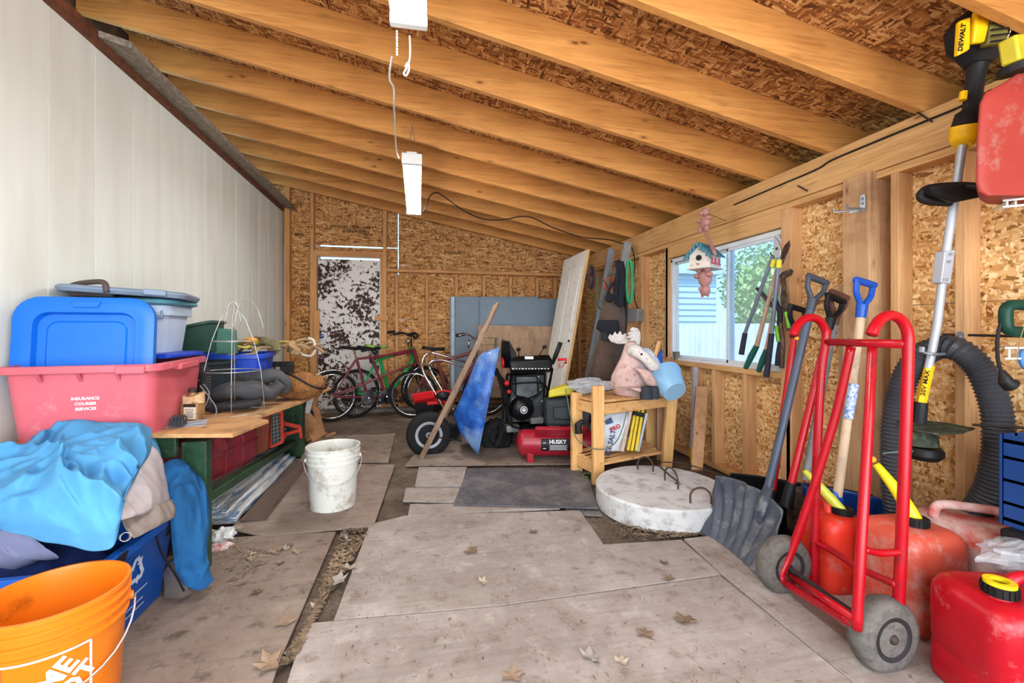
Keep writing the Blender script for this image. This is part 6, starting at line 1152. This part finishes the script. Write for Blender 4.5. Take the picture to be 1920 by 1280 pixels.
mb = slab([(1500,905,2.22),(1600,985,1.9),(1604,1000,1.9),(1500,925,2.2)], .02); solo('blue_scoop', mb, DBL, 'deep blue scoop edge lying behind the red cans', 'scoop', bev=.006)
# ---- hand truck
HR = M('glossy red paint', (172, 8, 26), .28, 0, .06, 5, (110, 30, 34), .2)
t = thing('hand_truck', 'red tubular hand truck with curved handles and two dusty wheels', 'hand truck', tuple(fl(1570,1130)), world=True)
def tb(nm, pts, r, k=6, sm=True, cap=None):
    mb = MB(); mb.tube(smooth_pts([dp(*p) for p in pts], k) if sm else [dp(*p) for p in pts], r, 14); return part(nm, mb, HR, t, smooth=True)
tb('frame_tube', [(1684,1152,1.42),(1693,950,1.422),(1700,760,1.424),(1703,660,1.425),(1702,625,1.425),(1690,600,1.42),(1670,591,1.41),(1652,598,1.40),(1640,613,1.39),(1634,627,1.385)], .0165)
tb('frame_tube', [(1525,1100,1.83),(1532,850,1.84),(1540,700,1.85),(1548,640,1.85),(1547,618,1.85),(1535,600,1.84),(1518,595,1.83),(1503,602,1.82),(1493,614,1.81),(1487,628,1.80)], .0165)
tb('crossbar', [(1549,641,1.85),(1697,645,1.425)], .0150, 6, False)
tb('support_tube', [(1636,650,1.58),(1628,800,1.50),(1616,1000,1.42),(1606,1180,1.385)], .0155)
tb('support_tube', [(1596,650,1.70),(1566,780,1.74),(1520,930,1.78),(1485,1030,1.80),(1467,1070,1.80),(1466,1085,1.795),(1480,1098,1.77),(1600,1170,1.41)], .0155, 6)
tb('cross_brace', [(1480,1078,1.80),(1604,1160,1.39)], .0135, 6, False)
tb('cross_brace', [(1529,1017,1.83),(1560,1032,1.74),(1600,1058,1.6),(1640,1078,1.50),(1682,1096,1.42)], .0125)
tb('cross_brace', [(1621,1030,1.415),(1650,1036,1.42),(1690,1034,1.42)], .0115)
mb = slab([(1470,1064,1.81),(1527,1060,1.84),(1527,1092,1.83),(1486,1088,1.79)], .005); part('gusset_plate', mb, HR, t)
TG = M('dusty grey tyre', (104, 98, 92), .9, 0, .2, 16, (70, 66, 64), .4); HUBM = M('dark dusty hub', (48, 45, 47), .6, .2, .2)
w1 = fl(1668,1272); w1 = V((1.475, 1.13, .118)); w2 = V((1.50, 1.55, .118)); wheel_y(t, w1, .117, .078, TG, HUBM); wheel_y(t, w2, .117, .078, TG, HUBM)
mb = MB(); mb.tube([w1, w2], .009, 8); part('axle', mb, HUBM, t); mb = MB(); mb.ball(w1+V((0,-.03,0)), .016, 8, 6); part('axle_nut', mb, IR, t)
for wq in (w1, w2): mb = MB(); mb.bar(wq+V((.04,.0,.06)), wq+V((0,.0,0)), .02, .012); part('axle_bracket', mb, HR, t)
# ---- jerry cans
def jerry(name, label, loc, rz, w, l, h, m, r=.05, neck=None, handle=None, spout=None, ybase=None, top='slope'):
    t = thing(name, label, 'jerry can', loc, (0,0,rz)); mb = MB()
    def LL(sc, z, rr=r, dx=0): return [V((x+dx, y, z)) for x, y in rrect(w*sc, l*sc, rr, 5)]
    mb.loft([LL(.94,0), LL(.99,.012), LL(1.0,.03), LL(.995,h*.28), LL(.985,h*.30), LL(.985,h*.33), LL(.995,h*.35), LL(1,h*.74), LL(.985,h*.80), LL(.93,h*.86), LL(.80,h*.90,r*.8), LL(.55,h*.915,r*.6)]); part('body', mb, m, t, bev=0, smooth='auto')
    if neck: 
        x, y = neck; mb = MB(); mb.lathe([(.034,h*.84),(.034,h*.93),(.028,h*.94)], 20, Matrix.Translation((x,y,0))); part('neck', mb, m, t)
        mb = MB(); mb.lathe([(.020,h*.92),(.037,h*.92),(.037,h*1.0),(.020,h*1.0)], 22, Matrix.Translation((x,y,0)), ring=True); cp = part('collar', mb, BLK, t)
        mb = MB()
        for k in range(18): a_ = k/18*6.2832; mb.box((x+.038*math.cos(a_), y+.038*math.sin(a_), h*.96), (.005,.004,h*.07), (0,0,a_))
        part('knurl', mb, BLK, cp)
    if handle:
        (x0,y0),(x1,y1),hh = handle; mb = MB(); a, b = V((x0,y0,h*.88)), V((x1,y1,h*.88)); mb.tube(smooth_pts([a, a.lerp(b,.08)+V((0,0,hh)), a.lerp(b,.5)+V((0,0,hh*1.15)), a.lerp(b,.92)+V((0,0,hh)), b], 5), .017, 10); part('handle', mb, m, t, smooth=True)
    return t
RJ1 = M('orange red jerry plastic', (214, 50, 32), .42, 0, .12, 5, (170, 120, 110), .2); RJ2 = M('faded orange jerry plastic', (206, 84, 62), .5, 0, .12, 5, (196, 150, 138), .35); RJ3 = M('bleached red jerry plastic', (190, 76, 64), .55, 0, .15, 4, (206, 186, 178), .7); RJ4 = M('deep red jerry plastic', (180, 12, 30), .35, 0, .1, 5, (200, 110, 112), .12)
YSP = M('yellow spout', (232, 208, 20), .4, 0, .05)
j1 = jerry('jerry_can', 'small orange red jerry can with a yellow spout behind the hand truck', (1.745, 1.545, .018), -.12, .19, .20, .33, RJ1, .04, (.02,-.03), ((-.02,.0),(.04,.09),.03))
mb = MB(); mb.tube(smooth_pts([V((.0,0,0))+V((.02,-.03,.31)), V((-.02,.02,.38)), V((-.08,.06,.46))], 4), [.020,.021,.021,.021,.020,.018,.015,.013,.011][:9], 12); part('spout', mb, M('lime yellow spout', (206, 206, 70), .4), j1, smooth=True)
j2 = jerry('jerry_can', 'faded orange jerry can with a bright yellow spout leaning left', (1.82, 1.295, .018), -.1, .25, .24, .385, RJ2, .05, (.00,-.02), None)
mb = MB(); mb.tube(smooth_pts([V((.0,-.02,.37)), V((-.02,.03,.46)), V((-.05,.09,.55))], 4), [.024,.024,.024,.023,.021,.019,.017,.015,.013][:9], 12); part('spout', mb, YSP, j2, smooth=True); mb = MB(); mb.ball((-.055,.10,.565), .014, 8, 6); part('spout_tip', mb, M('orange plastic', (226,150,40), .5), j2)
j3 = jerry('jerry_can', 'large sun bleached red jerry can with arched handle against the wall', (2.10, 1.26, .012), -.1, .30, .34, .40, RJ3, .07, (.11,-.10), ((-.12,.06),(.06,-.06),.05))
mb = MB(); mb.ball((.12,-.11,.40), .02, 8, 6, None, (1,1,.6)); part('vent_cap', mb, YSP, j3)
j4 = jerry('jerry_can', 'deep red jerry can in the right foreground with open yellow neck ring', (1.76, .92, .012), -.30, .42, .26, .36, RJ4, .055, (-.125,-.03), ((-.05,.02),(.13,.03),.035))
mb = MB(); mb.lathe([(.020,.356),(.035,.356),(.035,.370),(.020,.370)], 22, Matrix.Translation((-.125,-.03,0)), ring=True); part('neck_ring', mb, YSP, j4)
mb = MB(); mb.tube(smooth_pts([(.02,-.05,.33),(.06,-.055,.36),(.12,-.06,.35),(.17,-.06,.31)], 4), [.022,.026,.030,.034,.036,.036,.036,.036,.036,.034,.03,.03,.03][:13], 14); part('stowed_spout', mb, BLK, j4, smooth=True)
g = MB()
for k, w in enumerate(('POUR', 'OUT', '2.5 GAL')): q = text_mb(w, .022, frame((.10, -.1315, .215-.026*k), (1,0,0), (0,0,1)), .001); g.add(q.v, q.f)
part('embossed_lettering', g, M('deep red relief', (206, 60, 70), .4), j4)
mb = MB(); mb.tube([(.13+.022*math.cos(a/20*6.28), -.131, .105+.022*math.sin(a/20*6.28)) for a in range(20)], .003, 6, True); part('embossed_ring', mb, RJ4, j4)
mb = crumple(MB(), V((1.95,1.04,.37)), .11, (1.4,.6,.35), 9); solo('plastic_bag', mb, BAG, 'clear plastic bag bunched on top of the deep red jerry can', 'bag', smooth=False)
mb = crumple(MB(), V((1.68,.86,.015)), .16, (1.2,.7,.06), 12); solo('plastic_bag', mb, BAG, 'flat clear plastic film on the floor in front of the deep red jerry can', 'bag', smooth=False)
# ---- string trimmer
t = thing('string_trimmer', 'black and yellow cordless string trimmer hanging head up on the right wall', 'string trimmer', tuple(dp(1735,860,1.80)), world=True)
DWY = M('tool yellow', (244, 186, 10), .4, 0, .05); DWB = M('tool black', (34, 32, 34), .5, 0, .1)
SIT = M('brushed aluminium tube', (176, 180, 188), .45, .35, .05)
mb = MB(); mb.tube([dp(1805,272,1.70), dp(1770,500,1.76), dp(1757,610,1.79), dp(1741,690,1.80)], .0145, 14); part('shaft', mb, SIT, t, smooth='auto')
mb = MB(); mb.tube([dp(1743,685,1.80), dp(1727,757,1.81)], .0165, 6); part('yellow_sleeve', mb, DWY, t)
g = text_mb('20V MAX', .026, frame(dp(1735,718,1.783), dp(1741,690,1.783)-dp(1729,748,1.783), -rgt), .0005, bold=.0005); part('lettering', g, BLK, t)
mb = MB(); mb.tube([dp(1727,754,1.81), dp(1722,800,1.81)], [.024,.026], 10); part('gear_case', mb, DWB, t, bev=.003)
GRD = M('grass stained black', (50, 54, 44), .7, 0, .25, 14, (96, 104, 72), .4)
mb = MB(); c = dp(1722,800,1.81); mb.lathe([(0,.03),(.045,.025),(.06,-.01),(.065,-.05),(.0,-.055)], 20, Matrix.Translation(c+V((0,0,-.02)))); part('motor_housing', mb, GRD, t)
mb = MB(); mb.prism([(-.06,-.05),(.0,-.09),(.10,-.075),(.20,-.03),(.14,.03),(.04,.07),(-.04,.06)], .008, frame(dp(1722,800,1.78), rgt, (fwd*.9+V((0,0,.15))))); part('guard', mb, GRD, t, bev=.003)
mb = MB(); mb.lathe([(.0,0),(.055,0),(.062,-.012),(.062,-.03),(.045,-.05),(.0,-.055)], 26, Matrix.Translation(dp(1733,838,1.80))); part('spool_head', mb, BLK, t)
mb = MB(); mb.tube(smooth_pts([dp(1722,846,1.8), dp(1690,846,1.75), dp(1655,850,1.72)], 4), .0012, 5); part('cutting_line', mb, M('green line', (150, 190, 160), .5), t)
mb = MB(); mb.tube(smooth_pts([dp(1850,352,1.60), dp(1800,348,1.66), dp(1745,352,1.70), dp(1728,362,1.72), dp(1728,372,1.72), dp(1745,378,1.72), dp(1780,380,1.72)], 5), .018, 12, ov=.8); part('auxiliary_handle', mb, BLK, t, smooth=True)
mb = slab([(1745,349,1.655),(1850,342,1.62),(1850,368,1.63),(1790,380,1.66),(1748,366,1.67)], .05); part('handle_bracket', mb, BLK, t, bev=.008)
mb = slab([(1772,470,1.735),(1792,468,1.735),(1783,532,1.745),(1764,530,1.745)], .04); part('hinge_coupling', mb, SIT, t, bev=.003)
for px, py in ((1784,476),(1781,490),(1776,524)): mb = MB(); mb.ball(dp(px,py,1.73), .005, 8, 6); part('rivet', mb, CHR, t)
mb = MB(); mb.tube([dp(1803,272,1.70), dp(1808,262,1.70), dp(1812,236,1.69)], [.030,.045,.048], 16); part('yellow_collar', mb, DWY, t, smooth='auto')
mb = MB(); mb.tube([dp(1812,237,1.69), dp(1816,215,1.685), dp(1822,205,1.68), dp(1828,150,1.67), dp(1834,120,1.66)], [.048,.042,.030,.030,.034], 16, ov=.9); part('grip', mb, DWB, t, smooth='auto')
mb = MB(); mb.tube([dp(1807,172,1.66), dp(1805,188,1.66)], .012, 8); part('trigger', mb, DWY, t)
mb = MB(); L_s = []
for (px, py, w, D, k) in ((1834,122,36,1.66,.9),(1838,100,66,1.65,.8),(1838,88,86,1.65,.8),(1838,50,96,1.64,.75),(1846,28,84,1.64,.7),(1856,14,60,1.64,.6)):
    c = dp(px,py,D); r = w*D/FPX/2; L_s.append([c+rgt*x*r*2+fwd*y*r*2*k for x, y in rrect(1,1,.28,4)])
mb.loft(L_s); part('motor_head', mb, DWB, t, smooth='auto')
mb = slab([(1801,38,1.555),(1822,30,1.555),(1820,92,1.565),(1797,104,1.57)], .02); yp_ = part('yellow_panel', mb, DWY, t, bev=.006)
part('lettering', text_mb('DEWALT', .023, frame(dp(1804,70,1.553), (dp(1809,36,1.55)-dp(1801,96,1.56)), -rgt), .0006, bold=.0008), BLK, yp_)
mb = slab([(1832,18,1.55),(1864,12,1.55),(1848,78,1.56),(1826,80,1.56)], .02); part('yellow_stripe', mb, DWY, t, bev=.006)
mb = slab([(1862,22,1.545),(1898,18,1.545),(1890,80,1.56),(1852,84,1.56)], .03); vn = part('vent_panel', mb, M('dusty olive vent', (104, 96, 40), .6, 0, .25, 12), t, bev=.006)
mb = MB()
for k in range(5): mb.bar(dp(1858,34+k*11,1.54), dp(1892,30+k*11,1.54), .006, .004)
part('vent_slots', mb, BLK, vn)
cord('hanging_string', 'thin pale string loop above the yellow capped red can', [dp(1898,24,1.55), dp(1897,50,1.55), dp(1886,78,1.55)], .0015, M('pale string', (214,200,150), .7))
# ---- red can high on the right
t = thing('jerry_can', 'dusty red jerry can with a yellow spout cap high on the wire shelf', 'jerry can', tuple(dp(1900,362,1.45)), world=True)
RJ5 = M('dusty brick red plastic', (160, 52, 42), .6, 0, .08, 4, (160, 120, 110), .15); L_s = []
for (py, x0, x1, D) in ((366,1846,1990,1.45),(358,1834,2000,1.45),(340,1829,2010,1.45),(250,1831,2010,1.45),(190,1836,2010,1.45),(170,1846,2005,1.45),(152,1880,1990,1.46),(138,1900,1980,1.47)):
    a, b = dp(x0,py,D), dp(x1,py,D); rd = ((a-O)*.8+(b-O)*.2); rd.z = 0; rd.normalize(); c = (a+b)/2+rd*.08; w = (b-a).length; L_s.append([c+rgt*x*w+rd*y*.16 for x, y in rrect(1,1,.16,5)])
mb = MB(); mb.loft(L_s); part('body', mb, RJ5, t, smooth='auto')
c = dp(1912,128,1.47); mb = MB(); m_ = Matrix.Translation(c) @ Matrix.Rotation(math.radians(-12), 4, 'Y'); mb.lathe([(.0,-.01),(.055,-.01),(.055,.012),(.04,.018),(.0,.02)], 20, m_); part('collar', mb, BLK, t); mb = MB(); mb.box((-.012,0,.06), (.06,.05,.085), 0, m_, 1.0); part('spout_cap', mb, M('faded yellow cap', (196,178,40), .5, 0, .1), t, bev=.008)
# ---- corrugated vacuum hose
pts = [(1692,985,1.86),(1680,940,1.87),(1676,860,1.87),(1680,780,1.87),(1694,715,1.87),(1722,672,1.86),(1758,652,1.85),(1796,655,1.78),(1836,690,1.74),(1862,745,1.70),(1872,800,1.68),(1870,860,1.68),(1854,920,1.70),(1826,965,1.74),(1790,1003,1.78)]
mb = MB(); corr(mb, smooth_pts([dp(*p) for p in pts], 10), .046, .016, 20, .075); solo('corrugated_hose', mb, M('black ribbed hose', (58, 58, 62), .38, 0, .1, 6), 'thick black ribbed vacuum hose looped over a hook on the right wall', 'hose', smooth=False)
mb = MB(); mb.tube(smooth_pts([dp(1728,657,1.78), dp(1738,662,1.76), dp(1760,664,1.76), dp(1802,660,1.9)], 4), .006, 8); mb.tube([dp(1728,660,1.775), dp(1728,650,1.775)], .010, 8); solo('hose_hook', mb, M('zinc plate', (150,158,166), .35, .6), 'zinc hook arm passing in front of the ribbed hose', 'hook', smooth='auto')
for k, (a, b, lb) in enumerate((((1768,627,2.0),(1990,632,1.55),'long dark iron rod on hooks above the ribbed hose'),((1824,796,1.72),(1990,806,1.5),'thin black rod with silver tip in front of the ribbed hose'))): mb = MB(); mb.tube([dp(*a), dp(*b)], .0055 if k == 0 else .005, 8); solo('iron_rod', mb, M('dark steel', (60,56,54), .5, .6), lb, 'rod', smooth='auto')
# ---- green corded tool, wire racks, crate
t = thing('corded_hedge_trimmer', 'dark green plastic tool handle with black cord and plug at the right edge', 'power tool', tuple(dp(1905,640,1.6)), world=True); GRT = M('dark green tool plastic', (22, 60, 48), .35)
mb = MB(); mb.tube(smooth_pts([dp(1890,575,1.6), dp(1886,600,1.6), dp(1892,618,1.6), dp(1920,622,1.6), dp(1950,618,1.6), dp(1952,580,1.6), dp(1920,572,1.6)], 5, True), .02, 12, True); part('handle', mb, GRT, t, smooth=True)
mb = MB(); mb.tube(smooth_pts([dp(1888,592,1.6), dp(1876,608,1.6), dp(1870,640,1.6), dp(1872,680,1.58), dp(1880,700,1.56)], 6), .0055, 8); part('cord', mb, BLK, t, smooth=True); mb = MB(); mb.tube([dp(1878,694,1.56), dp(1886,715,1.55), dp(1896,722,1.55)], [.008,.022,.026], 12); mb.tube([dp(1896,722,1.55), dp(1908,724,1.55)], .003, 6); part('plug', mb, BLK, t, smooth='auto')
def rack(px0, py0, py1, D, label):
    t = thing('wire_rack', label, 'wire rack', tuple(dp(1920,py1,D)), world=True); WR = M('white coated wire', (226, 224, 220), .4)
    mb = MB()
    for py in (py0, py1): mb.tube([dp(px0,py,D), dp(2010,py-(12 if py0 < 500 else 0),D-.1)], .004, 6)
    for px in (px0+8, px0+24, px0+44, px0+64, px0+90): mb.tube([dp(px,py0,D), dp(px,py1,D)], .0035, 6)
    for px in (px0+8, px0+24): mb.tube([dp(px,py0,D), dp(px,py0,D)+V((.12,.1,0))], .0035, 6)
    part('wires', mb, WR, t); return t
rack(1880, 376, 388, 1.5, 'white wire shelf edge under the brick red jerry can'); rack(1884, 652, 672, 1.62, 'white wire rack below the dark green tool at the right edge')
mb = MB(); mb.ball(dp(1935,672,1.6), .05, 14, 10, None, (1,.6,1)); solo('blue_plastic_piece', mb, M('light blue plastic', (90, 150, 220), .4), 'light blue rounded plastic piece on the lower wire rack', 'container', smooth=True)
mb = MB(); mb.tube(smooth_pts([dp(1924,600,1.55), dp(1912,640,1.55), dp(1908,672,1.55), dp(1903,702,1.55)], 4), .0015, 5); solo('brown_string', mb, M('brown twine', (140,120,80), .8), 'thin brown twine hanging at the right edge by the green tool', 'string')
crate('plastic_crate', 'dark blue plastic crate stacked at the right edge of the picture', 'crate', (2.125, .95, .432), .0, .31, .33, .31, M('dark blue crate plastic', (22, 60, 120), .4, 0, .08, 5), 4, 5, .006, .014)
mb = MB(); mb.lohi((1.93,.66,.385),(2.28,1.10,.43)); mb.lohi((2.0,.68,.02),(2.27,1.05,.385)); solo('black_case', mb, M('black case plastic', (28, 26, 30), .55, 0, .1), 'black case under the dark blue crate behind the deep red can', 'case', bev=.008)
# ================================================================ PRINTED STAMPS ON THE BACK WALL
INK = M('faded black ink', (60, 40, 30), .8)
def stamp(px, py, txt, size, rot=False):
    p = onY(px, py, YO-.002); g = text_mb(txt, size, frame(p, (0,0,1) if rot else (1,0,0), (-1,0,0) if rot else (0,0,1)), .0006, bold=.001); part('printed_stamp', g, INK, wb)
for px, py, tx, s in ((660,426,'EXPOSURE 1  EXPOSURE 1',.045),(668,434,'STERLING 7/16',.05),(690,440,'24/16',.05),(852,474,'EXPOSURE 1',.05),(560,440,'24/16',.05)): stamp(px, py, tx, s)
for py in (525,555,595,625): 
    for k in range(3): stamp(571, py+k*8, ['24/16','PS 2','EXP 1'][k], .045)
# ================================================================ LEAVES AND LITTER ON THE FLOOR
def leafm(nm, col): return M(nm, col, .8, 0, .2, 20, tuple(x*.7 for x in col), .3)
LM = [leafm('pale dry leaf', (176,160,140)), leafm('tan dry leaf', (156,132,108)), leafm('brown dry leaf', (116,94,74)), leafm('grey dry leaf', (160,152,142))]
def leaf_mesh(seed):
    rr = random.Random(seed); mb = MB(); n = 5; pts = []
    for k in range(10):
        a = math.radians(-70+k*32); r = (1.0 if k % 2 == 0 else .60)*rr.uniform(.8,1.1)*(.8 if k in (0,9) else 1)
        pts.append((r*math.sin(a)*.9, r*math.cos(a)))
    pts = [(0,-.55)]+[(x, y) for x, y in pts]; cur = rr.uniform(.15,.5)
    vs = [(0,0,.06)]+[(x, y, cur*(x*x+y*y)*rr.uniform(.3,1)) for x, y in pts]; m_ = len(pts); mb.add(vs, [(0, i, i % m_+1) for i in range(1, m_+1)]); mb.add([(0,-.5,0),(.03,-.5,0),(.05,-1.1,.1),(.02,-1.1,.1)], [(0,1,2,3)])
    return mb
LMS = []
for s in range(4):
    for m in LM: LMS.append(mesh('dry_leaf', leaf_mesh(s), m, clean=False))
rl = random.Random(11)
def leaf(px, py, size, k=None, z=.018):
    p = fl(px, py, z); o = bpy.data.objects.new('dry_leaf', LMS[k if k is not None else rl.randrange(16)]); COL.objects.link(o); o.location = p; o.scale = (size,)*3; o.rotation_euler = (rl.uniform(-.2,.2), rl.uniform(-.2,.2), rl.uniform(0,6.28))
    return o
big = [(883,1033,.045,'curled pale leaf in the middle of the large grey sheet'),(1285,1165,.05,'brown leaf lying right of the middle foreground seam'),(1105,1232,.045,'brown leaf nearest the camera at the right of centre'),(535,1165,.05,'tan maple leaf at the edge of the brown sheet by the gap'),(505,1245,.06,'large grey brown leaf in the gap at the bottom edge'),(555,1035,.035,'tan leaf on the brown sheet near the pail'),(525,1055,.035,'pale maple leaf on the brown sheet in front of the pail'),(1000,998,.032,'small dark curled leaf on the grey sheet'),(1080,1063,.025,'tiny orange leaf on the grey sheet'),(1245,1055,.03,'small brown leaf near the right seam'),(1255,1085,.03,'pale leaf lying on the right seam'),(960,1268,.045,'grey curled leaf at the bottom edge of the picture'),(635,1088,.05,'large pale leaf in the soil gap'),(655,1065,.045,'long pale leaf above it in the soil gap'),(905,1090,.03,'dark leaf scrap left of centre on the grey sheet'),(1210,1190,.035,'grey leaf scrap in the foreground near the right seam'),(480,1110,.035,'pale leaf on the brown sheet left side'),(1165,1240,.03,'reddish leaf scrap in the foreground')]
for px, py, s, lb in big:
    o = leaf(px, py, s); o['label'] = lb; o['category'] = 'leaf'; o['group'] = 'fallen leaves on the plywood'
zones = [((640,1000),(700,985),(560,1230),(525,1250),26,'dry leaves lying in the long soil gap between the plywood sheets','leaves in the soil gap',.004),((700,960),(735,880),(640,1000),(700,985),14,'dry leaves in the soil gap right of the pail','leaves right of the pail',.004),((560,905),(520,985),(440,1000),(470,960),12,'dry leaves beside the thin brown boards','leaves by the brown boards',.02),((1135,975),(1170,1015),(1290,1000),(1330,1000),8,'leaf scraps in the soil in front of the concrete lid','leaf scraps by the concrete lid',.004),((400,1010),(430,1100),(520,1040),(560,1010),12,'leaf scraps on the brown sheet near the deep blue canvas','leaf scraps by the blue canvas',.018),((600,800),(700,800),(740,860),(620,870),8,'leaf scraps on the far brown sheet','leaf scraps on the far sheet',.018)]
for a, b, c, d, n, lb, gr, z in zones:
    for k in range(n):
        u, w = rl.random(), rl.random(); px = (a[0]*(1-u)+b[0]*u)*(1-w)+(c[0]*(1-u)+d[0]*u)*w; py = (a[1]*(1-u)+b[1]*u)*(1-w)+(c[1]*(1-u)+d[1]*u)*w
        o = leaf(px, py, rl.uniform(.016,.034), z=z); o['label'] = lb; o['category'] = 'leaf'; o['group'] = gr
mb = MB(); rr = random.Random(3)
def chip(p, s, flat=True):
    a = rr.uniform(0, 6.28); d = V((math.cos(a), math.sin(a), rr.uniform(-.1,.25))); n = V((-d.y, d.x, rr.uniform(-.3,.3))); l = s*rr.uniform(.5,1.6); w = s*rr.uniform(.12,.4)
    mb.add([p-d*l-n*w, p+d*l-n*w, p+d*l+n*w, p-d*l+n*w], [(0,1,2,3)])
for k in range(9500):
    x = rr.uniform(-1.1, 2.2); y = rr.uniform(.9, 5.3); gapw = noise.noise(V((x*1.7, y*1.7, 4)))
    if gapw < -.05 and rr.random() < .7: continue
    chip(V((x, y, .021)), rr.uniform(.0015, .007))
for a, b, c, d, n, *_ in zones:
    for k in range(n*60):
        u, w = rr.random(), rr.random(); px = (a[0]*(1-u)+b[0]*u)*(1-w)+(c[0]*(1-u)+d[0]*u)*w; py = (a[1]*(1-u)+b[1]*u)*(1-w)+(c[1]*(1-u)+d[1]*u)*w
        chip(fl(px, py, rr.uniform(.003,.02)), rr.uniform(.004,.016))
o = bpy.data.objects.new('floor_litter', mesh('floor_litter', mb, M('straw litter', (150, 128, 102), .9, 0, .3, 3, (84, 68, 54), .6), clean=False)); COL.objects.link(o); o['kind'] = 'stuff'; o['label'] = 'small twigs, straw and leaf crumbs strewn over the plywood and soil'; o['category'] = 'litter'
# weeds by the stand
t = thing('weed', 'small green weeds growing at the foot of the stand front left post', 'weed', tuple(fl(1103,902)), world=True); LG = M('fresh green leaf', (96, 160, 60), .6, 0, .2)
for k in range(9):
    p = fl(rl.uniform(1086,1118), rl.uniform(892,908)); q = p+V((rl.uniform(-.03,.03), rl.uniform(-.03,.03), rl.uniform(.03,.08))); mb = MB(); mb.tube([p, q], .0012, 4); part('stem', mb, LG, t); a = rl.uniform(0,6.28); d = V((math.cos(a), math.sin(a), .2))*.022; n = V((-d.y, d.x, 0))*.5; mb = MB(); mb.add([q, q+d*.5+n, q+d, q+d*.5-n], [(0,1,2,3)]); part('leaf_blade', mb, LG, t)
